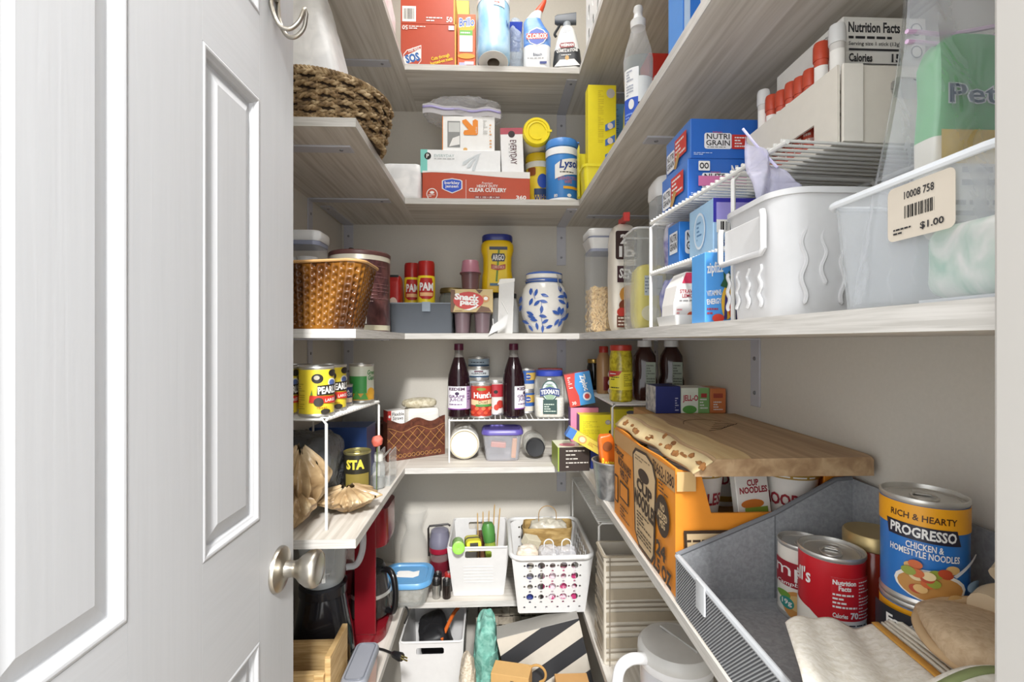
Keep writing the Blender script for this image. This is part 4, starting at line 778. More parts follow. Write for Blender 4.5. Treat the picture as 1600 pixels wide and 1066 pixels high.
# middle tier
b = carton('packet_box', 'light blue drink packet box lying upside down on middle tier', 'box', (.352, .7055, zm), (.075, .082, .077), {'*': C('#9fc4e6', .4), 'L': C('#a8cdea')})
dec(b, 'F', 0, .55, 1, 1, C('#3a36a8')); dec(b, 'F', .06, .58, .75, .92, C('#a49be0')); barcode(b, 'F', .06, .36, .85, .60, 7); txt(b, 'F', 'ON-THE-GO\nPACKETS', .08, .10, .60, .28, C('#1e3a78'), 180, .03); txt(b, 'F', '10', .66, .06, .95, .30, C('#1e3a78'), 180, .03); dell(b, 'L', .5, .5, .24, .36, C('#dfeaf4')); dell(b, 'L', .5, .5, .20, .31, C('#a8cdea')); lines(b, 'L', .4, .3, .6, .7, 5, C('#5a86b0'))
b = carton('small_bar_box', 'small blue cereal bar box on the middle tier of rack', 'box', (.335, .802, zm), (.05, .05, .072), C('#2f78c8', .35)); dec(b, 'F', .2, .25, .9, .8, C('#e6e8ec'), .15); txt(b, 'F', 'NUTRI\nGRAIN', .25, .35, .86, .75, INK, 0, .02); dec(b, 'L', .2, .3, .9, .8, C('#e6e8ec')); txt(b, 'L', 'NUTRI\nGRAIN', .25, .38, .86, .75, INK, 0, .02); dpoly(b, 'F', [(.7, .1), (.85, .05), (.95, .25), (.8, .32)], C('#c0a060'))
o = obj('snack_pouch', blob(.05, .02, .085, .5, 30, 20, .004, 40, 11), mottle('silver_purple_foil', '#5a5090', '#c3c3cc', nscale=22, rough=.25, bump=.4), loc=(.336, .845, zm)); tag(o, 'silver and purple snack pouch at the far end of middle tier', 'pouch')
# bottom tier
t = thing('lemonade_box', 'white drink carton with strawberry pink top on a white tray', 'box', (.312, .765, z3 + .0165)); zz = .082
g = poly([[(-.026, 0), (.030, 0), (.030, .082), (-.006, .082), (-.02, .06), (-.026, .03)]], .05); obj('carton_body', xf(g, (0, .025, 0), (PI / 2, 0, 0)), C('#efece8', .4), t, smooth=False); DIM[t.name] = ('B', .056, .0505, .082)
dpoly(t, 'F', [(.28, .78), (.40, .985), (1.02, .985), (1.02, .78)], C('#d23a5c')); dell(t, 'F', .66, .76, .07, .05, C('#241c1c')); txt(t, 'F', 'STRAWBERRY\nLEMONADE', .22, .50, 1.0, .66, C('#b8384c'), 0, .01); lines(t, 'F', .2, .42, 1, .47, 1, GREY); dell(t, 'F', .72, .2, .17, .13, C('#b7b64a')); dell(t, 'F', .55, .13, .14, .1, C('#cf5a34')); lines(t, 'F', .12, .1, .3, .3, 3, C('#dd8888'))
t2 = thing('white_tray', 'low white plastic tray under the lemonade carton', 'tray', (.315, .765, z3)); obj('tray_body', shell(.066, .09, .016, .006, .06, .084, .0025), PLW, t2)
t2.children[0].data.transform(Matrix.Scale(1, 4)); t.location.z = z3 + .0032
b = carton('energy_drink_box', 'upright sky blue energy drink box with fruit print by the white bin', 'box', (.300, .636, z3), (.040, .042, .093), {'*': C('#4f96da', .35), 'L': C('#5aa2e2')})
txt(b, 'F', 'zipfizz', .06, .66, .62, .86, WHITE, 6, .02, .1); txt(b, 'F', 'VITAMINS', .06, .38, .55, .46, WHITE, 6, .02); txt(b, 'F', 'ENERGY', .06, .26, .55, .34, WHITE, 6, .03); lines(b, 'F', .06, .1, .5, .22, 2, C('#a03a4a')); dell(b, 'F', .74, .28, .2, .24, C('#e0b23a')); dell(b, 'F', .86, .24, .1, .16, C('#d8603a')); dpoly(b, 'F', [(.5, .52), (.62, .62), (.6, .72), (.72, .66), (.8, .74), (.86, .62), (.95, .55), (.75, .48)], C('#2f5a3a')); dpoly(b, 'F', [(.62, .05), (.72, .05), (.74, .34), (.66, .40)], C('#3a3a78')); lines(b, 'F', .55, .88, .95, .95, 2, C('#3a6ab0')); dell(b, 'F', .42, .06, .2, .06, C('#d0402e'))
for i, (x, y, c1, c2, lab) in enumerate(((.33, .83, '#2f3f9a', '#b5b5d8', 'blue and silver snack bag at the far end under the rack'), (.385, .75, '#3a3f8a', '#8f97b8', 'dark blue snack bag behind the lemonade carton'), (.40, .83, '#a83a30', '#d8b060', 'red and gold snack bag at the back under the rack'))):
    o = obj('snack_bag', blob(.055, .05, .084, .45, 30, 20, .005, 35, 20 + i), mottle('foil_bag_%d' % i, c1, c2, nscale=20, rough=.25, bump=.4), loc=(x, y, z3)); tag(o, lab, 'snack bag', 'snack bags under the wire rack')
# ---------------------------------------------------------------- white bin, clear bin
t = thing('white_bin', 'white plastic bin with embossed waves and loop handle', 'bin', (.380, .519, z3)); PB = C('#cfcfd0', .3)
obj('bin_body', shell(.19, .125, .128, .03, .178, .113, .003, .003, .006, n=8), PB, t)
h = obj('loop_handle', tube([(-.0995, y, z) for y, z in [(.052, .112), (.054, .106), (.054, .072), (.050, .068), (-.034, .068), (-.038, .072), (-.038, .106), (-.036, .112)]], .0035, 10), PB, t); obj('handle_recess', xf(box(.0025, .08, .036), (-.0962, .008, .072)), C('#dcdcdc', .35), h, smooth=False, bevel=.001)
def wave(x, y, nx, ny, z0_, z1_, ph): return tube([(x + (0.0025 * math.sin(7 * k / 36 * 2 + ph)) * ny, y + (0.0025 * math.sin(7 * k / 36 * 2 + ph)) * nx, z0_ + (z1_ - z0_) * k / 40) for k in range(41)], [.0005] + [.0022] * 39 + [.0005], 6)
G = [wave(-.0905 - .004 * .4, y, 1, 0, .012, .058, i) for i, y in enumerate((.048, .026, .004, -.02))] + [wave(x, -.0588, 0, 1, .012 + .02 * (i % 2), .10 + .012 * (i % 2), i * 1.7) for i, x in enumerate((-.07, -.05, -.03, -.005, .02, .045, .07))]
obj('embossed_wave', join(*G), PB, t)
t = thing('small_plastic_bag', 'lavender tinted zip bag poking out of the white bin', 'plastic bag', (0, 0, 0)); LV_ = clear('#d6d4ec', .35, rough=.2, bump=.5)
p1_, p2_, p3_, p4_ = pY(1166, 212, .55), pY(1215, 262, .52), pY(1178, 330, .53), pY(1272, 318, .50)
obj('bag_film', sheet(lambda u, v: tuple((p1_.lerp(p2_, u)).lerp(p3_.lerp(p4_, u), v) + Vector((0, .008 * math.sin(9 * u + 5 * v), .003 * math.sin(12 * v)))), 16, 16), LV_, t, solid=.0006); obj('zipper', tube([p1_ + Vector((-.004, 0, .008)), p1_.lerp(p2_, .3) + Vector((0, 0, .001)), p2_], .0016, 6), C('#cdc8ea', .3), t)
t = thing('clear_bin', 'clear plastic bin with price sticker next to the door jamb', 'bin', (.375, .3215, z3)); CB = clear('#e4e9ee', .16, rough=.2)
obj('bin_walls', shell(.178, .142, .088, .012, .166, .13, .002, 0, n=5), CB, t); obj('rim', tube([(x, y, .088) for x, y in rr(.182, .146, .014)], .0028, 8, True), clear('#f2f6fb', .75, rough=.2), t)
obj('foot', join(box(.16, .05, .004, 0, -.03, -.0005), ), clear('#f2f6fb', .6), t)
DIM[t.name] = ('B', .1805, .139, .088); st = dec(t, 'L', .44, .52, .80, .95, C('#cfc5b6', .5), .12, 'price_sticker'); barcode(t, 'L', .52, .66, .72, .80, 4, False); txt(t, 'L', '10008 758', .54, .83, .70, .89, INK); txt(t, 'L', '$1.00', .63, .56, .75, .62, INK, 0, .02); lines(t, 'L', .48, .56, .60, .62, 2, INK)
t = thing('produce_bag', 'large zip bag holding a green and yellow packet in clear bin', 'plastic bag', (.366, .368, z3 + .004)); ZB = clear('#dfe3ea', .20, rough=.12, bump=.6, bscale=25)
def bagf(sg): return lambda u, v: (-.082 + .164 * u + .016 * (1 - v) * (1 - 2 * u) + .052 * v, sg * (.026 * min(1, 12 * u * (1 - u)) * (1 - v ** 3) + .002) + .004 * math.sin(11 * u + 7 * v), .002 + .285 * v)
obj('bag_front', sheet(bagf(-1), 20, 30), ZB, t); obj('bag_back', sheet(bagf(1), 20, 30), ZB, t)
for z_ in (.206, .214): obj('zipper', tube([(-.082 + .164 * u + .040, -.006 + .004 * math.sin(11 * u + 5), z_ + .016 * u) for u in [i / 16 for i in range(17)]], .0018, 6), C('#d9b8d6', .3), t)
c = obj('inner_packet', blob(.105, .026, .165, .35, 40, 40, .003, 30, 15), [C('#e2ded2', .35), C('#62b072', .35), C('#e6c256', .35)], t, loc=(.034, 0, .05)); box_dim(c, .105, .0285, .165)

for _p in c.data.polygons: _p.material_index = 1 if _p.center.z > .165 * .55 else (2 if _p.center.z > .165 * .40 else 0)
dec(c, 'F', .0, .36, 1, .52, C('#e6c256', .35)); txt(c, 'F', 'Pet', .05, .64, .45, .74, C('#e2e6ee'), 0, .05); txt(c, 'F', 'Pet', .06, .645, .44, .735, C('#274a6a'), 0, .01); lines(c, 'F', .15, .24, .9, .36, 2, C('#55524c')); lines(c, 'F', .1, .05, .9, .2, 3, C('#77746c'))
o = obj('folded_packet', blob(.14, .08, .055, .35, 30, 20, .004, 30, 16), mottle('green_white_packet', '#e8e6dc', '#6fb089', (1, 6, 3), 8, .4, .2), loc=(.385, .30, z3 + .0045)); tag(o, 'green and cream folded packet lying in the clear bin', 'packet')
# ================================================================ fourth shelf, left return
wire_rack('white wire rack of olive cans on the fourth left shelf', (-.346, 1.0), (-.307, 1.29), .185, .229, 20, z4, 1)
zd = z4 + .229 + .0056
OL = C('#ecd63c', .35)
for i, (x, y, lab) in enumerate(((-.379, 1.036, 'yellow olive can in front at the rack corner'), (-.4565, 1.034, 'yellow olive can half hidden by the door edge'), (-.377, 1.115, 'yellow olive can second from the front on the rack'), (-.455, 1.113, 'yellow olive can behind the half hidden one'))):
    o = can('olive_can', lab, (x, y, zd), .0365, .105, OL, 'yellow olive cans'); cc = {0: 0, 1: 0, 2: 1, 3: 0}[i]
    dell(o, 'F', .52, .80, .16, .11, C('#2a2624')); dell(o, 'F', .50, .82, .08, .05, C('#b9b2a0')); dell(o, 'F', .92, .92, .10, .08, C('#2a2624')); dell(o, 'F', .90, .70, .10, .10, C('#e9e6da')); dell(o, 'F', .90, .70, .07, .07, C('#5a6fa8'))
    dpoly(o, 'F', [(.50, .42), (.52, .64), (.985, .66), (.985, .42)], C('#231f1d')); txt(o, 'F', 'PEARLS', .53, .45, .982, .62, WHITE, 2, .04); dpoly(o, 'F', [(.3, .26), (.32, .42), (.985, .38), (.985, .22)], C('#cf3a2c')); txt(o, 'F', 'LARGE', .72, .27, .96, .34, WHITE, 2, .02)
    dell(o, 'F', .55, .27, .13, .10, C('#3a3530')); lines(o, 'F', .06, .1, .2, .7, 12, C('#b09a20'), .4); dpoly(o, 'F', [(.34, .42), (.38, .56), (.40, .44)], C('#6a8a3a')); lines(o, 'F', .5, .12, .8, .16, 1, C('#b03a28')); dell(o, 'F', .72, .05, .12, .06, C('#3a3530'))
o = can('corn_can', 'green and cream sweet corn can at the far end of rack', (-.3405, 1.245, zd), .0315, .1, C('#d9dccb', .35)); dec(o, 'F', .03, .2, .70, .72, C('#3f9a4a')); txt(o, 'F', 'Green\nGiant', .72, .60, .985, .90, C('#3a8a45'), 0, .02, .2); dec(o, 'F', .02, .02, .98, .22, C('#d8a030')); dell(o, 'F', .85, .22, .14, .16, C('#e0a93a')); dpoly(o, 'F', [(.15, .05), (.3, .3), (.5, .05)], C('#5aa84a')); dpoly(o, 'F', [(.4, .04), (.62, .26), (.75, .04)], C('#5aa84a'))
o = can('water_chestnut_can', 'small navy can beside the olive cans on rack', (-.371, 1.187, zd), .0245, .052, C('#2f3f7a', .35)); txt(o, 'F', 'LA\nCHOY', .4, .45, .95, .85, WHITE, 0, .03); dec(o, 'F', .55, .05, .95, .35, C('#d8c0a0'))
# beneath the rack
o = obj('grey_plastic_bag', blob(.15, .15, .16, .6, 44, 26, .018, 16, 31), clear('#77797c', .55, '#b8babd', .25, .7), loc=(-.462, 1.205, z4)); tag(o, 'dark grey translucent plastic bag under the left wire rack', 'plastic bag')
o = can('stew_can', 'short can with gold lid and black label under rack', (-.345, 1.222, z4), .034, .115, C('#2c2a22', .35), lid=C('#b8b07a', .3, .8)); txt(o, 'F', 'STA', .12, .66, .75, .90, C('#e0cf4a'), 0, .05); dec(o, 'F', .1, .2, .9, .55, C('#8a7a3a'))
TANP = mottle('tan_plastic', '#8f7350', '#d9c4a0', (1, 1, 1), 14, .3, .5, c3='#b59a74', dist=.004)
def tri(x): x = x % 1; return 1 - abs(2 * x - 1)
def gather(w_, d_, h_, pl, seed, amp=.3, top=.2, pinch=.0):
    """gathered bag: pleats fan out from a pinched point"""
    def f(u, v):
        a = 2 * PI * u; nn = noise.noise(Vector((4 * math.cos(a), 4 * math.sin(a), 2 * v + seed))); k = 1 + amp * (tri(u * pl + .7 * nn + .25 * v) - .5) + .22 * nn + .10 * noise.noise(Vector((11 * u, 9 * v, seed + 4)))
        s = math.sin(PI * (.10 + .90 * v) * .5 + pinch) if v < .62 else math.sin(PI * (.10 + .90 * .62) * .5 + pinch) * (1 - ((v - .62) / .38) ** 2.0 * (1 - top)); s *= (.75 + .25 * math.sin(PI * v))
        return (w_ / 2 * math.cos(a) * k * s, d_ / 2 * math.sin(a) * k * s, h_ * (v + .05 * math.sin(3 * a + seed) * v + .06 * (tri(u * pl) - .5) * v))
    return sheet(f, 140, 40)
g1 = xf(gather(.15, .115, .165, 11, 1.3, .42), (-.052, .005, 0), (R(10), R(8), 0)); g2 = xf(gather(.15, .135, .058, 9, 5.2, .4, .3), (.050, .050, 0)); g3 = xf(gather(.10, .08, .075, 9, 8.8, .45, .35), (-.036, -.050, 0), (R(-8), 0, 0))
g1 = ([Vector((p.x, p.y, max(p.z, .0005))) for p in join(g1, g2, g3)[0]], join(g1, g2, g3)[1])
o = obj('tan_plastic_bag', g1, TANP, loc=(-.3855, 1.058, z4), ang=28); tag(o, 'crumpled tan plastic bag spilling onto the fourth left shelf', 'plastic bag'); 
obj('blue_print', xf(blob(.04, .022, .006, .5, 16, 8, .003, 30, 3), (.06, .045, .047), (0, .15, .5)), C('#3f5666', .4), o)
GL = clear('#dfe5e4', .14, rough=.06)
X = xY(574, 1.19); t = thing('glass_shaker', 'small clear glass shaker with white cap beside the tan bag', 'bottle', (X + .006, 1.282, z4)); obj('glass', lathe([(.014, 0), (.017, .004), (.017, .06), (.010, .072)], 20), GL, t); obj('cap', lathe([(.0115, .0725), (.012, .09), (.010, .095)], 20), C('#cfcfc8', .3), t); obj('filling', lathe([(.015, .003), (.015, .03)], 20), C('#8d8d8a', .5), t)
t = thing('acrylic_holder', 'clear acrylic napkin holder on the fourth left shelf', 'holder', (-.296, 1.34, z4)); obj('side_plate', box(.003, .085, .085, -.016, 0, .003), GL, t, smooth=False); obj('side_plate', box(.003, .085, .085, .016, 0, .003), GL, t, smooth=False); obj('base_plate', box(.036, .09, .003), GL, t, smooth=False); obj('rail', tube([(.0, -.045, .08), (.0, .045, .08)], .003, 8), STEEL, t)
t = thing('flower_pick', 'tiny coral flower pick behind the glass shaker', 'ornament', (-.3, 1.235, z4)); obj('stem', tube([(0, 0, 0), (.002, 0, .125)], .0015, 6), C('#5a6a3a', .6), t); obj('bloom', xf(blob(.022, .018, .026, .8, 20, 14, .006, 60, 2), (.002, 0, .122)), C('#c4604f', .6), t)
# ================================================================ fourth shelf, back: faux leather basket
LEA = mottle('brown_leather', '#4d2a20', '#6e4030', nscale=60, rough=.35, bump=.1); STI = C('#b98a4a', .5)
ang = R(31); t = thing('leather_basket', 'brown stitched leatherette basket filled with napkins', 'basket', (-.342, 1.553, z4), ang)
Lb, Db, Hb = .205, .092, .138
top = lambda x: Hb - .010 + .008 * math.cos((x / Lb - .5) * 4 * PI)
def wall(n=24):
    P = [(Lb * i / n, top(Lb * i / n)) for i in range(n + 1)]; return [(0, 0), (Lb, 0)] + P[::-1]
obj('front_wall', xf(poly([wall()], .004), (0, .004, 0), (PI / 2, 0, 0)), LEA, t); obj('back_wall', xf(poly([wall()], .004), (0, Db, 0), (PI / 2, 0, 0)), LEA, t)
for x in (.0021, Lb - .0021): obj('end_wall', box(.004, Db - .0085, Hb - .012, x, Db / 2, 0), LEA, t, smooth=False)
obj('basket_floor', box(Lb - .009, Db - .009, .004, Lb / 2, Db / 2, 0), LEA, t, smooth=False)
def seam(pts, r=.0007): return tube([(x, -.0004, z) for x, z in pts], r, 5)
S_ = []; dz = .034
for k in range(-4, 9):
    for sg in (1, -1):
        P = []
        for i in range(41):
            f = i / 40; x = Lb * f; z = .030 + (k * dz + (x * 1.05 if sg > 0 else (Lb - x) * 1.05)) - .07
            if .030 <= z <= top(x) - .030: P.append((x, z))
        if len(P) > 2: S_.append(seam(P))
S_.append(seam([(Lb * i / 24, top(Lb * i / 24) - .028) for i in range(25)])); 
obj('gold_stitching', join(*S_), STI, t); obj('scroll_border', join(*[xf(torus(.006, .0008, 10, 4), (.012 + .0155 * i, -.0006, .014), (PI / 2, 0, 0)) for i in range(12)]), STI, t)
Rz = Matrix.Rotation(ang, 4, 'Z')
def inb(x, y, z): v = Rz @ Vector((x, y, 0)); return (-.342 + v.x, 1.553 + v.y, z4 + z)
b = carton('straw_box', 'red and white flexible straw box at left of leather basket', 'box', inb(.036, .040, .0046), (.058, .045, .158), {'*': C('#efece8', .45), 'L': C('#c23a34')}, ang); dec(b, 'F', 0, .5, .2, 1, C('#c23a34')); txt(b, 'F', 'Flexible\nStraws', .26, .80, .95, .96, INK, 0, .01); dell(b, 'F', .1, .88, .07, .03, WHITE)
o = obj('napkin_stack', blob(.115, .066, .158, .2, 36, 24, .003, 25, 51), mottle('paper_napkins', '#ddd9d0', '#eeebe5', (2, 2, 60), 10, .9, .3), loc=inb(.135, .046, .0046), rot=(0, 0, ang)); tag(o, 'white paper napkin stack filling the leather basket', 'napkins')
o = obj('cream_cloth', blob(.11, .075, .03, .6, 36, 16, .006, 30, 52), mottle('cream_cloth', '#b9ae90', '#e3dcc6', nscale=70, rough=.9, bump=.5), loc=inb(.13, .05, .1635), rot=(0, 0, ang)); tag(o, 'patterned cream cloth lying on top of the napkins', 'cloth')
o = obj('clear_bag_bundle', blob(.10, .10, .24, .6, 40, 24, .016, 20, 53), clear('#c3c6c8', .4, rough=.15, bump=.7), loc=(-.455, 1.655, z4)); tag(o, 'clear crinkled plastic bags behind the corn can', 'plastic bag')
carton('basket_shade_box', 'added dark brown box standing for the shaded left side of leather basket', 'box', (-.43, 1.535, z4), (.13, .11, .12), C('#3a221a', .4)); carton('navy_box', 'navy carton in shadow at back of the left wire rack', 'box', (-.435, 1.40, z4), (.16, .10, .15), C('#2c4478', .4))  # dark brown box is added, its tone standing for the basket's shaded side
# ---------------------------------------------------------------- back rack
wire_rack('white wire rack of juice bottles across the fourth back shelf', (-.141, 1.54), (.262, 1.54), .185, .136, 23, z4, 1)
zd = z4 + .136 + .0056
def juice(label, px, turn):
    X = xY(px, 1.585); t = thing('juice_bottle', label, 'bottle', (X, 1.585, zd), face_cam(X, 1.585) + turn, 'grape juice bottles')
    DK = C('#241318', .08)
    obj('glass', lathe([(.03, 0), (.036, .004), (.037, .01), (.037, .115), (.034, .14), (.025, .172), (.0165, .198)], 40), DK, t); obj('neck', lathe([(.0165, .198), (.0145, .206), (.0138, .222)], 24, False), clear('#8a8580', .5, rough=.08), t); obj('cap', lathe([(.0155, .2215), (.0158, .223), (.0155, .242), (.014, .2435), (.0001, .2435)], 28), C('#5a1f3a', .35), t)
    obj('label_wrap', join(lathe([(.0372, .028), (.0372, .103)], 40, False)), C('#24151a', .2), t)
    cyl_dim(t, .0376, .243); dec(t, 'F', .03, .115, .80, .425, C('#ece8ee', .4), name='label'); dec(t, 'F', .80, .115, 1, .425, C('#a893b8', .4)); dec(t, 'F', .03, .115, .80, .13, C('#8a4a9a'))
    txt(t, 'F', 'KEDEM', .08, .37, .72, .41, C('#4a2a48'), 0, .04); dell(t, 'F', .40, .33, .09, .022, C('#3a2a48')); txt(t, 'F', 'GRAPE\nJUICE', .08, .22, .72, .31, C('#5a3068'), 0, .02); lines(t, 'F', .1, .17, .7, .20, 1, C('#6a4a78')); lines(t, 'F', .83, .2, .97, .38, 5, C('#6a5080'))
juice('grape juice bottle with purple cap, left, label facing out', 717, .05); juice('grape juice bottle with purple cap, right, label turned away', 802.5, R(75))
for i in range(5):
    o = can('tuna_can', 'tuna can, number %s up in the stack behind the tomato can' % ['one', 'two', 'three', 'four', 'five'][i], (-.0505, 1.70, zd + i * .0391), .039, .0386, C(['#5f87a8', '#7a97ae', '#c3ccd2', '#dfe4e6', '#a7b9c6'][i], .35), 'stacked tuna cans', pull=i == 4)
    dec(o, 'F', .02, .0, .98, .22, C('#33506e')); txt(o, 'F', 'ALBACORE', .16, .42, .84, .68, C('#2c3440'), 0, .02) if i == 3 else lines(o, 'F', .16, .42, .84, .68, 1, C('#2c3440'))
    if i == 3: dec(o, 'F', .3, .75, .7, .92, C('#6a3a4a'))
o = can('tomato_can', 'red diced tomato can in front of the tuna stack', (xY(752, 1.577), 1.577, zd), .036, .111, C('#b93a2c', .35)); txt(o, 'F', "Hunt's", .16, .60, .95, .80, WHITE, 0, .04); dell(o, 'F', .5, .90, .22, .05, C('#7f8a3a')); dpoly(o, 'F', [(.05, .38), (.05, .56), (.5, .52), (.97, .56), (.97, .38), (.5, .35)], C('#e9c79a')); txt(o, 'F', 'Diced', .38, .42, .78, .53, C('#4a3a2a'), 0, .01); dec(o, 'F', .25, .32, .95, .40, C('#4f8f4a'))
for k in range(9): dell(o, 'F', .12 + .095 * k, .12 + .07 * (k % 3), .09, .06, C(['#d8553a', '#c8402e', '#e0704a'][k % 3]))
o = can('paste_can', 'white and red can half hidden behind the right juice bottle', (xY(774, 1.645), 1.645, zd), .0365, .113, C('#ded9d4', .35)); dec(o, 'F', .02, .55, .98, .98, C('#b02f38')); dell(o, 'F', .52, .72, .1, .06, BLACK); dell(o, 'F', .72, .3, .16, .14, C('#b93a30')); dell(o, 'F', .55, .2, .12, .1, C('#c8402e'))
for i in range(2):
    o = can('bean_can', ('lower' if i == 0 else 'upper') + ' blue can stacked beside the rice jar', (.1185, 1.668, zd + i * .0775), .0325, .077, C('#3a66b0', .35), 'stacked blue cans', pull=i == 1); dec(o, 'F', .5, .5, .98, .9, C('#d8b35a')); dell(o, 'F', .6, .68, .14, .14, C('#274a9a')); lines(o, 'F', .5, .62, .75, .74, 1, WHITE); dec(o, 'F', .02, .02, .98, .3, C('#d8d2c4'))
X = xY(858, 1.583); t = thing('rice_jar', 'clear square jar of white rice with blue lid', 'jar', (X, 1.583, zd), face_cam(X, 1.583) * .6)
obj('jar_walls', rbox([(.092, .08, .02, 0), (.10, .086, .022, .006), (.10, .086, .022, .115), (.09, .08, .03, .130), (.082, .076, .035, .136)], 6), clear('#e9ebe6', .16, rough=.08), t); obj('rice', rbox([(.088, .076, .018, .003), (.095, .081, .02, .008), (.095, .081, .02, .062), (.09, .076, .02, .066)], 6), mottle('white_rice', '#d8d3c4', '#f0ede4', nscale=220, rough=.9, bump=.6), t); obj('lid', rbox([(.088, .084, .038, .1365), (.09, .086, .04, .14), (.09, .086, .04, .152), (.084, .08, .036, .154)], 8), C('#3347a8', .35), t)
box_dim(t, .10, .0875, .135); dell(t, 'F', .5, .66, .27, .26, C('#2d5048')); dell(t, 'F', .5, .66, .24, .23, C('#c9d6d8')); dell(t, 'F', .5, .62, .19, .19, C('#8aa58a')); dec(t, 'F', .28, .10, .74, .45, C('#2f4a46')); dpoly(t, 'F', [(.18, .52), (.18, .70), (.5, .76), (.82, .70), (.82, .52), (.5, .58)], C('#2b3f78')); txt(t, 'F', 'TEXMATI', .21, .56, .79, .67, WHITE, 0, .03, 0, .25); lines(t, 'F', .36, .80, .64, .84, 1, C('#2d5048')); lines(t, 'F', .32, .14, .70, .36, 4, C('#c9d6c8'))
t = thing('red_lid_jar', 'jar with flat red lid behind the rice jar', 'jar', (.205, 1.69, zd)); obj('glass', lathe([(.038, 0), (.042, .005), (.042, .14)], 28), C('#5a4238', .2), t); obj('lid', lathe([(.044, .1405), (.044, .154), (.0001, .155)], 28), C('#a8483c', .4), t)
# under the back rack
t = thing('white_jar', 'white jar lying on its side under the juice rack', 'jar', (xY(722, 1.56), 1.70, z4 + .0525), rot=(PI / 2, 0, R(3))); obj('jar_body', lathe([(.046, 0), (.050, .006), (.050, .10), (.046, .115)], 40), C('#dcdad3', .4), t); obj('lid', lathe([(.0485, .1155), (.0495, .117), (.0495, .130), (.046, .134), (.044, .130), (.0001, .130)], 40), C('#e6e3d8', .35), t); cyl_dim(t, .0503, .11); obj('rim_ring', tube(arc((0, 0, .1335), .045, 0, 360, 40, ('x', 'y'))[:-1], .0012, 6, True), C('#c9b78a', .4), t)
X = xY(785, 1.555); t = thing('purple_lid_tub', 'clear tub with purple lid holding orange snacks under rack', 'container', (X, 1.595, z4)); obj('tub_walls', rbox([(.105, .085, .018, 0), (.11, .09, .02, .004), (.128, .108, .024, .086), (.124, .104, .022, .086), (.106, .086, .018, .004)], 6), clear('#dcdde4', .22, rough=.1), t); l = obj('lid', rbox([(.134, .114, .026, .086), (.138, .118, .028, .088), (.138, .118, .028, .096), (.128, .108, .024, .103), (.116, .096, .02, .1025), (.112, .092, .02, .099)], 6), C('#5d52a0', .35), t)
for i, (x, y, z, w_, h_, ry) in enumerate(((-.014, -.02, .042, .05, .018, .1), (.036, -.025, .008, .016, .066, .08))):
    o = obj('snack_pack', xf(box(w_, .03, h_), (0, 0, 0), (0, ry, 0)), C('#d8693a' if i == 0 else '#e09030', .4), smooth=False, bevel=.003, loc=(X + x, 1.595 + y, z4 + z)); tag(o, ['flat orange snack bar inside the purple-lidded tub', 'upright orange snack bar inside the purple-lidded tub'][i], 'snack', 'snacks in the purple-lidded tub')
t = thing('lying_glass_jar', 'glass jar with black lid lying under the juice rack', 'jar', (xY(837, 1.56) , 1.69, z4 + .0385), rot=(PI / 2, 0, 0)); obj('glass', lathe([(.034, 0), (.038, .006), (.038, .085), (.028, .10)], 32), clear('#cfcfc6', .25, rough=.08), t); l = obj('lid', lathe([(.030, .1002), (.031, .102), (.031, .122), (.028, .125), (.0001, .123)], 32), C('#26272a', .35), t)
# ---------------------------------------------------------------- boxes at the right corner
b = carton('tea_box', 'dark brown and lime tea box overhanging the corner', 'box', (.242, 1.475, z4), (.098, .105, .073), {'*': C('#3a302c', .4), 'T': C('#e2e3c8', .4), 'L': C('#9aa84a', .4)}, R(3)); lines(b, 'F', .25, .1, .95, .92, 5, C('#cfc8c0'), .3); dell(b, 'T', .35, .3, .25, .2, C('#d88a94')); dec(b, 'F', 0, 0, .04, 1, C('#9ab04a'))
zt_ = z4 + .0736
carton('carton_support', 'blue carton beneath the yellow box at the corner', 'box', (.335, 1.475, z4), (.07, .06, .073), NAVY)
b = carton('yellow_bag_box', 'yellow sandwich bag box standing on the tea box', 'box', (.318, 1.468, zt_), (.105, .05, .093), {'*': C('#ecdf34', .4), 'L': C('#3a3f86')}); lines(b, 'F', .1, .3, .6, .8, 9, C('#c0b030'), .3); txt(b, 'F', 'S', .86, .25, .98, .5, INK, 0, .04); dell(b, 'F', .84, .75, .08, .08, C('#a9a6b8')); txt(b, 'F', '150', .79, .71, .89, .79, WHITE)
b = carton('pink_bag_box', 'pink topped purple box behind the yellow bag box', 'box', (.292, 1.518, zt_), (.09, .045, .107), {'*': C('#e08aa8', .4), 'L': C('#6a4a8a')})
zz_ = zt_ + .1076
b = carton('freezer_bag_box', 'red and blue freezer bag box tilted on the pink box', 'box', (.288, 1.517, zz_ + .008), (.082, .045, .105), {'*': C('#3f8fd0', .4), 'L': C('#7a4a52'), 'T': C('#a85a5a')}, rot=(0, R(-11), R(-4))); dpoly(b, 'F', [(0, 0), (0, 1), (.42, 1), (.32, .6), (.42, .3), (.40, 0)], C('#c23f36')); txt(b, 'F', 'Ziploc', .55, .42, .82, .92, WHITE, -82, .03); lines(b, 'F', .1, .55, .24, .92, 6, WHITE); dell(b, 'F', .72, .25, .16, .13, C('#d8dce4')); dell(b, 'F', .72, .25, .1, .08, C('#c23f36')); txt(b, 'F', '30', .1, .06, .26, .16, WHITE)
b = carton('candy_box', 'slanted yellow candy box with blue end above tea box', 'box', (.2635, 1.40, zt_ + .012), (.115, .032, .030), {'*': C('#eed25a', .4), 'L': C('#4a74b8')}, rot=(0, R(30), 0)); dec(b, 'F', 0, 0, .2, 1, C('#4a7cc0')); dell(b, 'F', .42, .5, .12, .4, C('#e0a060')); dell(b, 'F', .42, .5, .08, .26, C('#f2e2b0')); lines(b, 'F', .6, .3, .9, .7, 3, C('#c08a40'))
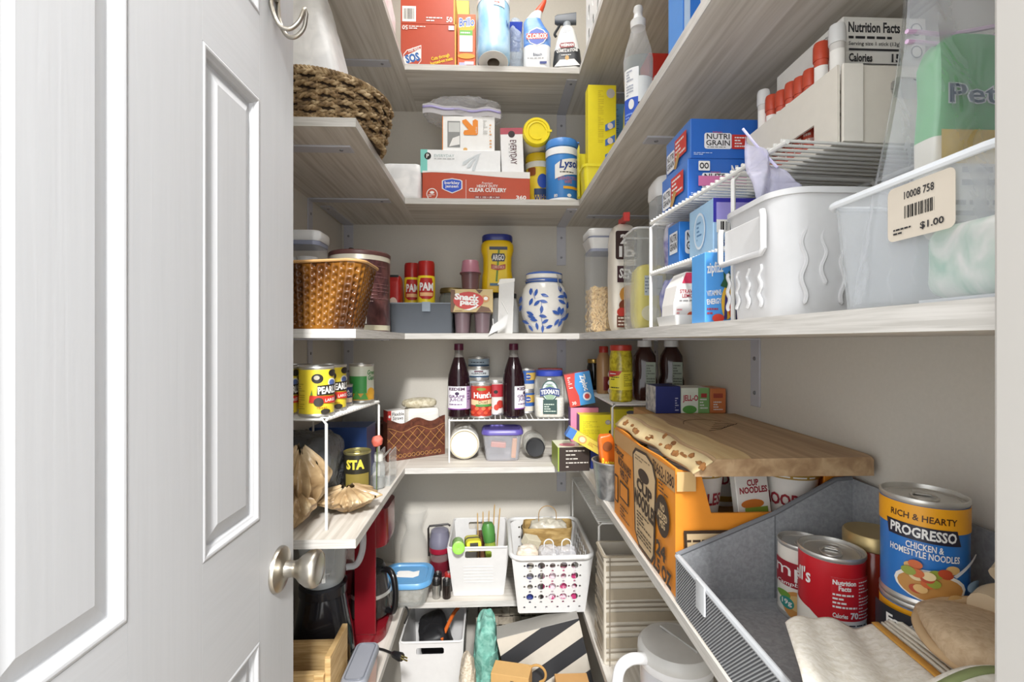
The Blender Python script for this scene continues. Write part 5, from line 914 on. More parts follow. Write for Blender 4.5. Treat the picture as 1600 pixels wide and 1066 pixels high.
# galvanised tub with snacks
TX, TY = .3015, 1.185
t = thing('metal_tub', 'galvanised metal tub at the edge of the fourth right shelf', 'tub', (TX, TY, z4)); obj('tub_wall', lathe([(.037, 0), (.038, .003), (.049, .088), (.0505, .090), (.0505, .094), (.048, .094), (.036, .005), (.0001, .004)], 40, False), mottle('galvanised_steel', '#8f9296', '#c4c7ca', nscale=40, rough=.3, bump=.1, metal=.8), t); obj('rolled_rim', tube(arc((0, 0, .092), .0502, 0, 360, 40, ('x', 'y'))[:-1], .0022, 8, True), C('#b9bcbf', .3, .8), t)
o = obj('peanut_butter_candy', blob(.04, .022, .155, .35, 30, 26, .004, 40, 61), C('#d9691f', .3), loc=(TX - .002, TY - .008, z4 + .0055), rot=(0, R(-7), 0)); tag(o, 'orange candy pack standing in the metal tub', 'candy'); box_dim(o, .04, .0265, .15); txt(o, 'F', "Reese's", .02, .48, .98, .66, C('#f0d23a'), -10, .03); dec(o, 'F', .1, .12, .9, .3, C('#e8b84a')); dell(o, 'F', .5, .85, .3, .08, C('#8a4a20'))
o = obj('yellow_candy_pack', blob(.03, .04, .105, .35, 26, 20, .004, 40, 62), C('#e6c637', .35), loc=(TX + .0235, TY + .004, z4 + .0055)); tag(o, 'yellow candy pack behind the orange one in metal tub', 'candy')
# ================================================================ fourth shelf, right return
wire_rack('short white wire rack of jars in the right corner', (.3236, 1.662), (.3236, 1.27), .205, .221, 16, z4, 1)
zd = z4 + .221 + .0056
def jar(name, label, x, y, r, h, glass, lidm, lidh=.014, neck=.85, rz=None):
    t = thing(name, label, 'jar', (x, y, zd), face_cam(x, y)); obj('glass', lathe([(r * .9, 0), (r, .004), (r, (h - lidh) * .84), (r * neck, (h - lidh))], 32), glass, t); obj('lid', lathe([(r * neck * 1.05, h - lidh), (r * neck * 1.08, h - lidh + .002), (r * neck * 1.08, h - .002), (r * neck, h), (.0001, h)], 32), lidm, t); cyl_dim(t, r + .0003, (h - lidh) * .84); return t
jar('dark_jar', 'small dark jar with gold lid at the back right corner', .350, 1.63, .0235, .105, C('#1d1713', .15), GOLD)
t = jar('spread_jar', 'tan squeeze bottle with red cap left of pickle jar', .3535, 1.50, .0225, .15, C('#a8825a', .3), C('#a83028', .35), .02, .6); dec(t, 'F', .5, .1, .98, .5, C('#7a2a28')); 
for i, zz in enumerate((.028, .066, .105)):
    o = obj('white_cap_bottle', xf(lathe([(.010, 0), (.011, .002), (.011, .028), (.0125, .029), (.0125, .042), (.0001, .0425)], 20), (0, 0, 0), (PI / 2, 0, 0)), C('#eeece8', .4), loc=(.3665, 1.455, zd + .0127 + i * .0254)); tag(o, 'small bottle with white round cap, ' + ['lowest', 'middle', 'highest'][i] + ' beside pickle jar', 'bottle', 'white capped small bottles')
t = jar('pickle_jar', 'yellow banana pepper jar with red lid', .3565, 1.306, .0315, .156, mottle('pepper_slices', '#9a8a1e', '#d8c838', nscale=70, rough=.12, bump=.3), C('#b83a2e', .35), .016, .88); dec(t, 'F', .02, .28, .98, .70, C('#eadb3a')); dpoly(t, 'F', [(.0, .55), (.0, .72), (.55, .72), (.42, .62)], C('#c0342c')); lines(t, 'F', .06, .63, .36, .68, 1, WHITE); lines(t, 'F', .1, .50, .5, .60, 2, INK); lines(t, 'F', .62, .36, .92, .66, 7, C('#9a8a20')); lines(t, 'F', .1, .31, .5, .36, 1, INK)
for i, (x, y) in enumerate(((.431, 1.33), (.508, 1.33))):
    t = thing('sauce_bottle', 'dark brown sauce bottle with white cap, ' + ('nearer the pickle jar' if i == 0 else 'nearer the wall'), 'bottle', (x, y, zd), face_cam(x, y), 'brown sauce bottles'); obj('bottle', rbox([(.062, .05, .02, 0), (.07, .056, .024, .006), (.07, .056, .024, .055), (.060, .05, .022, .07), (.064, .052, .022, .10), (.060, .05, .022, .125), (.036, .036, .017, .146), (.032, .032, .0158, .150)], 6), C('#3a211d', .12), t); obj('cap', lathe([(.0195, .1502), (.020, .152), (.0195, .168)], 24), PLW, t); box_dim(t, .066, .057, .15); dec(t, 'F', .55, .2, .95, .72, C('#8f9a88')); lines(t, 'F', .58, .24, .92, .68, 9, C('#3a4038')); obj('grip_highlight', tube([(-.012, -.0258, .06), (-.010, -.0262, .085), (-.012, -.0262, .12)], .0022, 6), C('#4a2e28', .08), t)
b = carton('pasta_box', 'tall yellow box in shadow under the jar rack', 'box', (.412, 1.42, z4), (.10, .05, .19), C('#e6d838', .4)); txt(b, 'F', 'COU', .35, .80, .95, .92, INK, 0, .03); dell(b, 'F', .5, .95, .15, .03, C('#6a6a78'))
carton('brown_carton', 'plain brown carton behind the noodle case under gelatin boxes', 'box', (.457, 1.155, z4), (.185, .12, .222), KRAFT)
zb2 = z4 + .2226
b = carton('navy_tea_box', 'navy carton with grey floral end behind the board', 'box', (.4125, 1.136, zb2), (.06, .072, .064), {'*': C('#27306e', .4), 'L': mottle('floral_print', '#7a7f86', '#c9c9c6', nscale=60, rough=.5, bump=0)}); lines(b, 'F', .78, .08, .92, .6, 6, C('#c9cbe0'))
b = carton('lime_gelatin_box', 'white and green gelatin box right of the navy carton', 'box', (.478, 1.136, zb2), (.068, .07, .060), {'*': C('#dfe6d8', .4), 'T': C('#e8e9e4')}); dec(b, 'F', .6, 0, 1, 1, C('#7fae6a')); txt(b, 'F', 'JELL-O', .06, .42, .60, .72, C('#b23348'), 0, .03); dell(b, 'F', .3, .15, .25, .16, C('#5a9a48')); lines(b, 'F', .66, .15, .94, .6, 4, WHITE); dec(b, 'F', .70, .62, .90, .78, C('#a83a38'))
b = carton('orange_gelatin_box', 'small orange gelatin box against the right wall', 'box', (.533, 1.136, zb2), (.038, .07, .058), C('#cf7a48', .4)); dec(b, 'F', .2, .62, .8, .8, C('#a84a38')); lines(b, 'F', .2, .1, .8, .5, 4, WHITE)
# ---------------------------------------------------------------- noodle case with cutting board
ORG = C('#e58f2a', .6, bump=.08); NX0, NX1, NY0, NY1, NH = .280, .548, .716, 1.08, .20; BRN = C('#3b2a1c', .6); NT = .004
t = thing('noodle_case', 'open orange cardboard noodle case under the cutting board', 'carton', (0, 0, z4)); W_ = NX1 - NX0; D_ = NY1 - NY0
sp_ = obj('side_panel', xf(poly([[(0, 0), (D_, 0), (D_, NH - .003), (D_ * .8, NH - .001), (D_ * .5, NH - .006), (D_ * .3, NH - .001), (.02, NH), (0, NH - .008)]], NT), (NX0 + NT, NY1, 0), (PI / 2, 0, -PI / 2)), ORG, t, smooth=False)
obj('side_panel', boxp((NX1 - NT, NY0, 0), (NX1, NY1, NH)), ORG, t, smooth=False); obj('back_panel', boxp((NX0 + NT, NY1 - NT, 0), (NX1 - NT, NY1, NH - .01)), ORG, t, smooth=False); obj('case_floor', boxp((NX0 + NT, NY0 + NT, 0), (NX1 - NT, NY1 - NT, .003)), KRAFT, t, smooth=False)
obj('front_panel', xf(poly([[(0, 0), (W_ - 2 * NT, 0), (W_ - 2 * NT, NH - .004), (W_ - .035, NH - .01), (W_ - .04, .128), (.052, .128), (.036, NH - .012), (0, NH - .004)]], NT), (NX0 + NT, NY0 + NT, 0), (PI / 2, 0, 0)), ORG, t, smooth=False)
obj('cardboard_insert', boxp((NX0 + NT + .001, NY0 + NT + .001, .0032), (NX1 - NT - .001, NY1 - NT - .001, .082)), KRAFT, t, smooth=False)
DIM[t.name] = ('B', W_, D_, NH)
def mv(c): c.location = ((NX0 + NX1) / 2, (NY0 + NY1) / 2, 0); return c
L = 'L'; TANC = C('#cfb48c', .7)
for c in [dec(t, L, .0, .80, 1, .965, C('#c09560', .8), name='kraft_band'), txt(t, L, '70662-1380', .72, .83, .99, .93, BRN, -3, .02), txt(t, L, 'Flavor', .02, .70, .22, .79, BRN, -3, .02), txt(t, L, 'MICROWAVABLE\nPAPER CUP', .10, .48, .36, .68, BRN, -4, .03), dec(t, L, .02, .16, .10, .46, BRN, .1), dec(t, L, .035, .18, .085, .44, ORG, .1), lines(t, L, .15, .06, .34, .2, 4, BRN), dec(t, L, .14, .26, .33, .45, BRN), dec(t, L, .16, .28, .31, .43, ORG),
          dpoly(t, L, [(.41, .86), (.46, .93), (.64, .95), (.74, .90), (.79, .78), (.76, .10), (.72, .02), (.52, .02), (.45, .12)], BRN), dpoly(t, L, [(.43, .85), (.475, .905), (.635, .925), (.725, .88), (.77, .77), (.74, .11), (.71, .045), (.53, .045), (.47, .13)], TANC), lines(t, L, .46, .82, .74, .88, 2, C('#8a7350')), dell(t, L, .60, .72, .085, .06, BRN), txt(t, L, 'CUP', .49, .54, .73, .66, BRN, -4, .05), txt(t, L, 'NOODLES', .46, .38, .78, .53, BRN, -4, .05), lines(t, L, .50, .10, .72, .36, 8, BRN, .4), dell(t, L, .875, .54, .085, .17, BRN), txt(t, L, 'NO\nADDED\nMSG', .815, .44, .935, .64, TANC, 0, .03), lines(t, L, .83, .72, .95, .84, 4, BRN), txt(t, L, '24', .80, .18, .92, .31, BRN, 0, .05), txt(t, L, '2.5 OZ', .76, .03, .99, .16, BRN, 0, .05)]: mv(c)
for c in [dpoly(t, 'F', [(.06, .0), (.04, .52), (.32, .52), (.30, .0)], BRN), dpoly(t, 'F', [(.075, .0), (.058, .495), (.302, .495), (.285, .0)], TANC), lines(t, 'F', .06, .42, .30, .46, 1, BRN), txt(t, 'F', '24', .09, .22, .25, .36, BRN, 0, .05), dec(t, 'F', .0, .82, .11, .97, C('#cfae78', .8))]: mv(c)
def ncup(label, x, y, rz=0):
    k = thing('noodle_cup', label, 'noodle cup', (x, y, z4 + .0832), face_cam(x, y) + rz, 'instant noodle cups'); obj('cup', lathe([(.030, 0), (.031, .003), (.043, .102), (.0455, .104), (.0455, .107), (.042, .108), (.0001, .1085)], 36), C('#ece8e0', .5), k); cyl_dim(k, .0322, .103, .0437)
    dec(k, 'F', .01, .86, .99, .93, C('#b08a3a')); lines(k, 'F', .01, .87, .99, .92, 1, C('#ece8e0')); txt(k, 'F', 'NOODLES', .05, .42, .95, .62, C('#9a2f38'), 0, .03); dec(k, 'F', .01, .1, .99, .2, C('#b08a3a')); return k
for x, y, lab in ((.345, .79, 'noodle cup at the near left of the case'), (.497, .774, 'noodle cup at the near right of the case'), (.345, .90, 'noodle cup second from the near left'), (.44, .90, 'noodle cup in the middle of the case'), (.345, 1.00, 'noodle cup at the far left of the case'), (.44, 1.0, 'noodle cup at the far middle of the case')): ncup(lab, x, y)
b = carton('noodle_sachet_box', 'white printed noodle packet leaning in the open case', 'packet', (.424, .752, z4 + .0865), (.056, .016, .092), C('#e9e6de', .45), rot=(R(-5), R(-4), R(4))); txt(b, 'F', 'CUP\nNOODLES', .1, .66, .95, .9, C('#9a2f38'), 0, .04); dell(b, 'F', .45, .48, .35, .08, C('#c9742e')); dec(b, 'F', .2, .25, .9, .42, C('#7f9a3a'))
b = carton('green_seasoning_box', 'green patterned packet lying in the open noodle case', 'packet', (.346, .7365, z4 + .11), (.08, .03, .028), mottle('green_pattern_card', '#6a7f62', '#94a58a', nscale=120, rough=.6, bump=0), R(0)); b.location = (.5, .862, z4 + .0832)
# board
BW = mottle('walnut_brown_board', '#a0805f', '#c4a681', (22, 1.2, 22), 2.2, .5, .08, 5, c3='#b2936f'); PALE = mottle('pale_live_edge', '#e3cfa2', '#d8bf8e', nscale=14, rough=.6, bump=.2); BARK = mottle('bark_flecks', '#7a4f2a', '#a8743f', nscale=60, rough=.9, bump=.6)
zbd = z4 + NH + .0004; th = .027
def edge(v): return .012 * math.sin(v * 5.2) * .35 + .004 * math.sin(v * 17)
N = 22; BY0, BY1 = .652, 1.062
lo = [(.287 + edge(i / N), BY0 + .010 + (BY1 - BY0 - .01) * i / N) for i in range(N + 1)]; hi = [(.309 + edge(i / N + .02), BY0 + (BY1 - BY0) * i / N) for i in range(N + 1)]
rt = [(.556, BY1 - .0), (.5555, BY0 + .06), (.552, BY0 + .02), (.545, BY0 + .004)]
t = thing('cutting_board', 'live edge wooden cutting board lying on the noodle case', 'cutting board', (0, 0, zbd))
obj('board', loft([[(x, y, 0) for x, y in rt[::-1]][::-1] + [(x, y, 0) for x, y in lo], [(x, y, .005) for x, y in rt] + [(x - .001, y, .005) for x, y in lo], [(x, y, th - .004) for x, y in rt] + [(x - .001, y, th - .004) for x, y in hi], [(x - .003 if i < 4 else x, y, th) for i, (x, y) in enumerate(rt)] + [(x + .002, y, th) for x, y in hi]]), BW, t, ang=50)
obj('live_edge', sheet(lambda u, v: (lo[int(round(u * N))][0] * (1 - v) + hi[int(round(u * N))][0] * v - .0025, lo[int(round(u * N))][1] * (1 - v) + hi[int(round(u * N))][1] * v, .004 + (th - .007) * v), N, 3), PALE, t, solid=.002)
obj('sapwood_band', sheet(lambda u, v: (hi[int(round(u * N))][0] + .003 + .05 * v * (1 + .15 * math.sin(u * 7)), hi[int(round(u * N))][1], th + .0003), N, 2), mottle('sapwood', '#cfae7c', '#e0c896', (28, 1.6, 28), 3, .5, .1, 6), t)
rnd = random.Random(9)
for i in range(17):
    f = (i + rnd.random()) / 17; v = rnd.uniform(.15, .85); k = min(N, int(f * N)); a, b_ = lo[k], hi[k]
    obj('bark_fleck', xf(blob(.003, rnd.uniform(.008, .03), rnd.uniform(.004, .010), .9, 18, 10, .005, 90, i), (a[0] * (1 - v) + b_[0] * v - .0036, a[1] * (1 - v) + b_[1] * v, .004 + (th - .009) * v), (0, R(38), 0)), BARK, t)
obj('grain_knot', join(*[tube(spline([(.40 + .012 * k, .86 + .02 * k, th + .0002), (.43 + .012 * k, .875 + .012 * k, th + .0002), (.45 + .01 * k, .90 + .008 * k, th + .0002)], 5), .0007, 4) for k in range(5)] + [tube(spline([(.38, .93, th), (.40, .97, th), (.44, .985, th), (.47, .96, th)], 6), .0008, 4)]), C('#4a3628', .8), t)
# ---------------------------------------------------------------- grey fabric bin with cans, jar and towels
GX0, GX1, GY0, GY1 = .2765, .553, .25, .706; GF = mottle('grey_felt', '#8b8d90', '#9c9ea1', nscale=160, rough=.95, bump=.15); GT = .005
t = thing('grey_drop_bin', 'large grey fabric bin with low front holding cans and towels', 'fabric bin', (0, 0, z4))
prof = [(0, 0), (GX1 - GX0 - GT, 0), (GX1 - GX0 - GT, .183), (GX1 - GX0 - .03, .181), (.15, .130), (.04, .086), (0, .07)]
for y, nm in ((GY1, 'far_panel'), (GY0 + GT, 'near_panel')): obj(nm, xf(poly([prof], GT), (GX0, y, 0), (PI / 2, 0, 0)), GF, t, smooth=False)
obj('wall_panel', boxp((GX1 - GT + .0002, GY0, 0), (GX1, GY1, .183)), GF, t, smooth=False); obj('bin_floor', boxp((GX0 + GT, GY0 + GT + .0002, 0), (GX1 - GT, GY1 - GT - .0002, .004)), GF, t, smooth=False)
CHV = ribs('chevron_weave', '#54565a', '#a9abae', 130, 'DIAGONAL', .9, .8, 0, (.42, .58))
obj('front_panel', boxp((GX0, GY0 + GT + .0002, 0), (GX0 + GT, GY1 - GT - .0002, .066)), CHV, t, smooth=False)
BND = C('#b9bcc0', .8, bump=.2)
obj('top_binding', tube([(GX0 + .002, GY0, .069), (GX0 + .002, GY1 - .002, .069)], .0042, 8), BND, t); obj('edge_binding', tube([(GX0 + x, GY1 - .003, z + .001) for x, z in prof[2:][::-1]], .0036, 8), C('#77797d', .9), t)
obj('pull_tab', xf(rbox([(.003, .026, .001, 0), (.003, .026, .001, .038)], 2), (GX0 - .0022, .615, .036)), C('#c4c7ca', .8), t); obj('seam', boxp((GX0 + .15, GY1 - GT - .0008, .004), (GX0 + .1512, GY1 - GT - .0002, .128)), C('#6a6c70', .9), t, smooth=False)
zf = z4 + .0046
SOUP = C('#efe9de', .3)
o = can('soup_can', 'soup can with white band and big lettering, half hidden', (.444, .661, zf), .033, .104, C('#e9e4da', .3)); dec(o, 'F', .0, .42, 1, .80, C('#9a1f2c')); txt(o, 'F', 'mp', .02, .52, .6, .72, WHITE, 0, .0); txt(o, 'F', "Campbell's", .04, .43, .7, .51, WHITE, 6, .01, .2); dell(o, 'F', .42, .16, .30, .22, C('#c98f4a')); dell(o, 'F', .42, .2, .2, .12, C('#d8b878')); dell(o, 'F', .16, .28, .12, .06, C('#6f9a3a')); dell(o, 'F', .22, .17, .13, .09, C('#2f8a80')); txt(o, 'F', '19g', .13, .12, .31, .22, WHITE, 0, .02)
o = can('soup_can', 'red and white soup can with nutrition facts panel in front', (.428, .583, zf), .037, .128, C('#c4202a', .3)); dpoly(o, 'F', [(.0, .0), (.0, .50), (.2, .44), (.4, .35), (.6, .30), (1, .30), (1, 0)], SOUP); dec(o, 'F', .50, .0, .985, .86, C('#e9e6e0')); dec(o, 'F', .50, .42, .985, .86, C('#c4202a')); txt(o, 'F', "ell's", .01, .70, .22, .86, WHITE, 8, .02, .2); txt(o, 'F', 'Nutrition\nFacts', .52, .73, .83, .84, WHITE, 0, .04); lines(o, 'F', .52, .54, .84, .71, 4, WHITE); lines(o, 'F', .86, .44, .98, .84, 12, WHITE, .35); txt(o, 'F', 'Calories', .52, .45, .72, .50, WHITE, 0, .03); txt(o, 'F', '70', .75, .45, .85, .52, WHITE, 0, .04); lines(o, 'F', .52, .03, .98, .40, 11, INK, .35); dpoly(o, 'F', [(.12, .04), (.2, .2), (.34, .18), (.42, .02)], C('#d08a30')); dell(o, 'F', .2, .26, .05, .02, C('#e0b040')); dell(o, 'F', .28, .24, .04, .02, C('#e8c860'))
t = thing('sauce_jar', 'tomato sauce jar with gold lid behind the soup cans', 'jar', (.5, .603, zf), face_cam(.5, .603)); obj('glass', lathe([(.033, 0), (.037, .005), (.037, .105), (.031, .120)], 36), C('#8f2f1c', .12), t); obj('lid', lathe([(.0325, .1205), (.034, .122), (.034, .136), (.032, .139), (.0001, .1385)], 36), C('#b5a070', .35, .6), t)
def soup2(lab, z):
    o = can('noodle_soup_can', lab, (.471, .5, z), .0385, .1115, C('#2f74c0', .3), 'chicken noodle soup cans', rz=face_cam(.471, .5) + R(6)); dec(o, 'F', 0, .74, 1, 1, C('#eda51e')); txt(o, 'F', 'RICH & HEARTY', .12, .84, .80, .91, C('#4a2a10'), -2, .02); dpoly(o, 'F', [(.1, .64), (.08, .80), (.80, .78), (.84, .62)], C('#232030')); txt(o, 'F', 'PROGRESSO', .12, .66, .79, .77, WHITE, -2, .03); txt(o, 'F', 'CHICKEN &\nHOMESTYLE NOODLES', .12, .46, .82, .61, WHITE, -2, .02)
    dell(o, 'F', .52, .18, .36, .17, C('#e8e4da')); dell(o, 'F', .52, .17, .33, .145, C('#c08a48'))
    for k in range(16): rn = random.Random(k); dell(o, 'F', .26 + .5 * rn.random(), .10 + .30 * rn.random(), .07, .045, C(rn.choice(['#d9b070', '#c9622e', '#e6d0a0', '#b5482a', '#8f9a3a'])))
    dpoly(o, 'F', [(.72, .34), (.94, .55), (.955, .54), (.75, .32)], C('#c9cbcf')); dell(o, 'F', .92, .22, .07, .06, C('#8fb0d0')); lines(o, 'F', .84, .05, .97, .13, 2, WHITE); return o
o = soup2('chicken noodle soup can, lower, half buried behind the towels', zf); dec(o, 'F', .02, .0, .5, .97, C('#22242c')); txt(o, 'F', 'Facts', .12, .78, .45, .90, WHITE, 0, .03); lines(o, 'F', .06, .6, .46, .74, 2, WHITE); txt(o, 'F', '30 270', .06, .42, .46, .54, WHITE, 0, .03)
soup2('chicken noodle soup can, upper, blue and yellow label facing out', zf + .112)
def cloth(name, label, x0, x1, y0, y1, zfn, mat, th=.006, cat_='towel', sub=None):
    o = obj(name, sheet(lambda u, v: (x0 + (x1 - x0) * u + .006 * math.sin(5 * v + u), y0 + (y1 - y0) * v + .006 * math.sin(6 * u), zfn(u, v)), 40, 40), mat, solid=th, loc=(0, 0, z4)); tag(o, label, cat_); return o
TW = mottle('terry_white', '#e3ddcf', '#f3efe6', nscale=160, rough=.95, bump=.5); 
def tz(u, v): return .086 + .012 * v + .004 * math.sin(7 * u + 3 * v) + .0025 * math.sin(19 * u + v)
def tp(u, v, dz=0): a = Vector((.318, .497)).lerp(Vector((.436, .494)), u); b_ = Vector((.240, .345)).lerp(Vector((.405, .315)), u); c_ = a.lerp(b_, v); return (c_.x, c_.y + .004 * math.sin(7 * u), tz(u, v) + dz)
o = obj('white_towel', sheet(tp, 40, 40), TW, solid=.010, loc=(0, 0, z4)); tag(o, 'white towel with orange stripe folded over in grey bin', 'towel')
obj('orange_stripe', sheet(lambda u, v: tp(.74 + .07 * u, v, .0068), 3, 40), C('#d9a04a', .9, bump=.4), o, solid=.001)
for k in range(4): obj('woven_rib', sheet(lambda u, v: tp(.84 + .04 * k + .025 * u, v, .0064), 2, 40), C('#e6e0d2', .9, bump=.4), o, solid=.0025)
o = obj('folded_towel_pile', blob(.17, .15, .07, .3, 40, 24, .004, 20, 70, False), TW, loc=(.42, .36, z4 + .005)); tag(o, 'folded white towels filling the near end of grey bin', 'towel')
MIT = mottle('beige_mitt_cloth', '#b99f80', '#cdb596', nscale=150, rough=.95, bump=.5)
t = thing('oven_mitt', 'beige quilted oven mitt lying on the towels', 'oven mitt', (.462, .400, z4 + .094)); obj('mitt_body', xf(blob(.135, .125, .045, .65, 44, 24, .003, 20, 71, False), (0, 0, 0), (R(-6), R(5), R(-25))), MIT, t); obj('piping', tube(spline([(-.062, -.03, .020), (-.066, .010, .024), (-.05, .044, .030), (-.014, .062, .034), (.03, .054, .04)], 8), .0045, 10), C('#c0a27c', .9), t)
o = obj('rolled_pot_holder', join(xf(tube(spline([(-.022, 0, .018), (0, .008, .022), (.03, .002, .026)], 6), .016, 14), (0, 0, 0)), xf(tube(spline([(.0, .006, .046), (.016, .010, .055), (.034, .006, .060)], 6), .011, 12), (0, 0, 0))), C('#d0bb9c', .95, bump=.4), loc=(.498, .437, z4 + .116)); tag(o, 'cream rolled pot holder beside the upper soup can', 'pot holder')
t = thing('green_striped_towel', 'white towel with green stripes at the bottom of frame', 'towel', (0, 0, z4)); f = lambda u, v: (.336 + .10 * u, .372 - .09 * v, .117 + .018 * math.sin(PI * u) * (1 - .3 * v) - .02 * max(0, .15 - v) * 6)
obj('towel_cloth', sheet(f, 24, 24), TW, t, solid=.008)
for a in (.18, .36, .62): obj('green_stripe', sheet(lambda u, v: tuple(Vector(f(u, a + .08 * v)) + Vector((0, 0, .0046))), 24, 2), C('#8f9a68', .95, bump=.4), t, solid=.001)
# ================================================================ bottom shelf, left return
def wavy(fn_r, h, nu=90, nv=40, seed=0): pass
WOODB = mottle('pine_crate', '#b8925c', '#d8b984', (3, 3, 30), 5, .6, .12)
t = thing('wooden_crate', 'pale pine crate at the near end of the bottom left shelf', 'crate', (-.432, 1.035, z5)); cw, cd, ch = .212, .115, .168
obj('front_board', boxp((-cw / 2, -cd / 2, 0), (cw / 2 - .0165, -cd / 2 + .012, ch - .035)), WOODB, t, smooth=False, bevel=.001); obj('back_board', boxp((-cw / 2, cd / 2 - .012, 0), (cw / 2 - .0165, cd / 2, ch - .035)), WOODB, t, smooth=False, bevel=.001)
obj('end_board', boxp((cw / 2 - .016, -cd / 2, 0), (cw / 2 - .004, cd / 2, ch)), WOODB, t, smooth=False, bevel=.0015); obj('end_board', boxp((-cw / 2 - .0125, -cd / 2, 0), (-cw / 2 - .0005, cd / 2, ch)), WOODB, t, smooth=False, bevel=.0015); obj('corner_block', boxp((cw / 2 - .034, -cd / 2 - .012, 0), (cw / 2 - .014, -cd / 2 - .0005, ch - .03)), WOODB, t, smooth=False, bevel=.0015); obj('crate_floor', boxp((-cw / 2 + .001, -cd / 2 + .0125, 0), (cw / 2 - .0165, cd / 2 - .0125, .006)), WOODB, t, smooth=False)
X, Y = -.415, 1.18; t = thing('blender', 'kitchen blender with glass jug and black base', 'blender', (X, Y, z5), face_cam(X, Y))
obj('base', rbox([(.15, .14, .05, 0), (.155, .145, .05, .006), (.14, .13, .05, .09), (.115, .11, .05, .16), (.105, .10, .05, .195)], 8), C('#17171a', .12), t); c = obj('collar', lathe([(.050, .1955), (.056, .198), (.056, .218), (.048, .222)], 40), C('#1b1b1e', .2), t)
obj('glass_jug', lathe([(.046, .2225), (.050, .23), (.056, .29), (.064, .365), (.061, .365), (.053, .29), (.046, .232)], 40, False), clear('#cfd4d6', .3, rough=.05), t); obj('jug_handle', tube(spline([(.055, 0, .34), (.088, 0, .345), (.092, 0, .29), (.078, 0, .25), (.052, 0, .246)], 6), .008, 10), clear('#d4d9dc', .45, rough=.05), t); obj('blade', join(box(.05, .006, .003, 0, 0, .236), box(.006, .05, .003, 0, 0, .242)), STEEL, t); obj('lid', lathe([(.065, .3655), (.066, .37), (.05, .38), (.0001, .381)], 36), C('#202024', .3), t); obj('mark_strip', box(.008, .002, .05, 0, -.051, .24), C('#d9d9d6', .5), t)
# coffee maker
t = thing('coffee_maker', 'red and black drip coffee maker on the bottom left shelf', 'coffee maker', (-.388, 1.352, z5), PI / 2); CRED = C('#7a1620', .22)
obj('back_column', rbox([(.15, .07, .02, .032, 0, .055), (.15, .07, .02, .36, 0, .055)], 5), C('#17171a', .25), t); obj('red_side', boxp((-.084, -.078, .032), (-.078, -.022, .36)), CRED, t, smooth=False, bevel=.002); obj('red_front', boxp((-.075, .004, .032), (.075, .0195, .25)), CRED, t, smooth=False, bevel=.002)
obj('base_plate', rbox([(.165, .19, .05, 0), (.17, .195, .052, .008), (.165, .19, .05, .0315)], 7), CRED, t); obj('brew_head', rbox([(.15, .10, .04, .255, 0, -.05), (.155, .105, .042, .27, 0, -.05), (.155, .105, .042, .355, 0, -.05)], 6), CRED, t)
cf = obj('carafe', lathe([(.045, .034), (.056, .045), (.058, .09), (.045, .145), (.038, .16)], 36), clear('#3a3634', .75, rough=.04), t, loc=(.012, -.040, 0)); obj('carafe_lid', lathe([(.040, .1605), (.042, .165), (.036, .178), (.0001, .18)], 30), C('#151517', .3), cf)
obj('carafe_handle', tube(spline([(-.012, -.036, .165), (-.030, -.060, .17), (-.044, -.076, .15), (-.046, -.080, .10), (-.040, -.072, .062), (-.022, -.05, .056)], 7), [.008] * 4 + [.0095] * 24 + [.008] * 8 if False else .0085, 10), C('#141416', .25), cf); obj('carafe_band', lathe([(.0575, .098), (.0585, .1), (.056, .108)], 36, False), STEEL, cf)
# food tub and cord
t = thing('copper_loaf_tub', 'small grey lidded tub with copper side beside the crate', 'tub', (-.296, 1.075, z5)); obj('tub_wall', rbox([(.042, .12, .012, 0), (.05, .13, .014, .075)]), C('#b0704a', .3, .6), t); obj('lid', rbox([(.054, .134, .016, .0752), (.056, .136, .017, .078), (.056, .136, .017, .088), (.05, .13, .014, .093)]), C('#8f939c', .35), t); obj('lid_groove', tube([(x, y, .0935) for x, y in rr(.04, .12, .01)], .0015, 6, True), C('#6f737c', .4), t)
P5 = lambda px, py, dz=.0035: (lambda d: tuple(Vector((0, 0, H)) + d * ((z5 + dz - H) / d.z)))(dirn(px, py))
t = thing('power_cord', 'black power cord with plug lying over the shelf edge', 'cord', (0, 0, 0)); pe = P5(612, 1021)
obj('cable', tube(spline([P5(566, 1003, .006), P5(585, 1012), P5(600, 1016), pe], 8), .0032, 8), BLACK, t); d_ = (Vector(P5(612, 1021)) - Vector(P5(600, 1016))).normalized(); e = Vector(pe)
pl = obj('plug', tube([e, e + d_ * .006, e + d_ * .03, e + d_ * .036], [.0035, .008, .011, .009], 10), C('#1c1c1e', .35), t); obj('prong', join(tube([e + d_ * .036 + Vector((0, 0, .004)), e + d_ * .052 + Vector((0, 0, .004))], .0018, 6), tube([e + d_ * .036 - Vector((0, 0, .003)), e + d_ * .052 - Vector((0, 0, .003))], .0018, 6)), C('#b8a868', .3, .9), pl)
t = thing('charger_cable', 'thin black cable looping beside the blue lidded tub', 'cord', (0, 0, 0)); obj('cable', tube(spline([P5(607, 936), P5(622, 938), P5(634, 948), P5(638, 958, -.004), Vector(P5(632, 975, -.03))], 8), .0026, 8), BLACK, t)
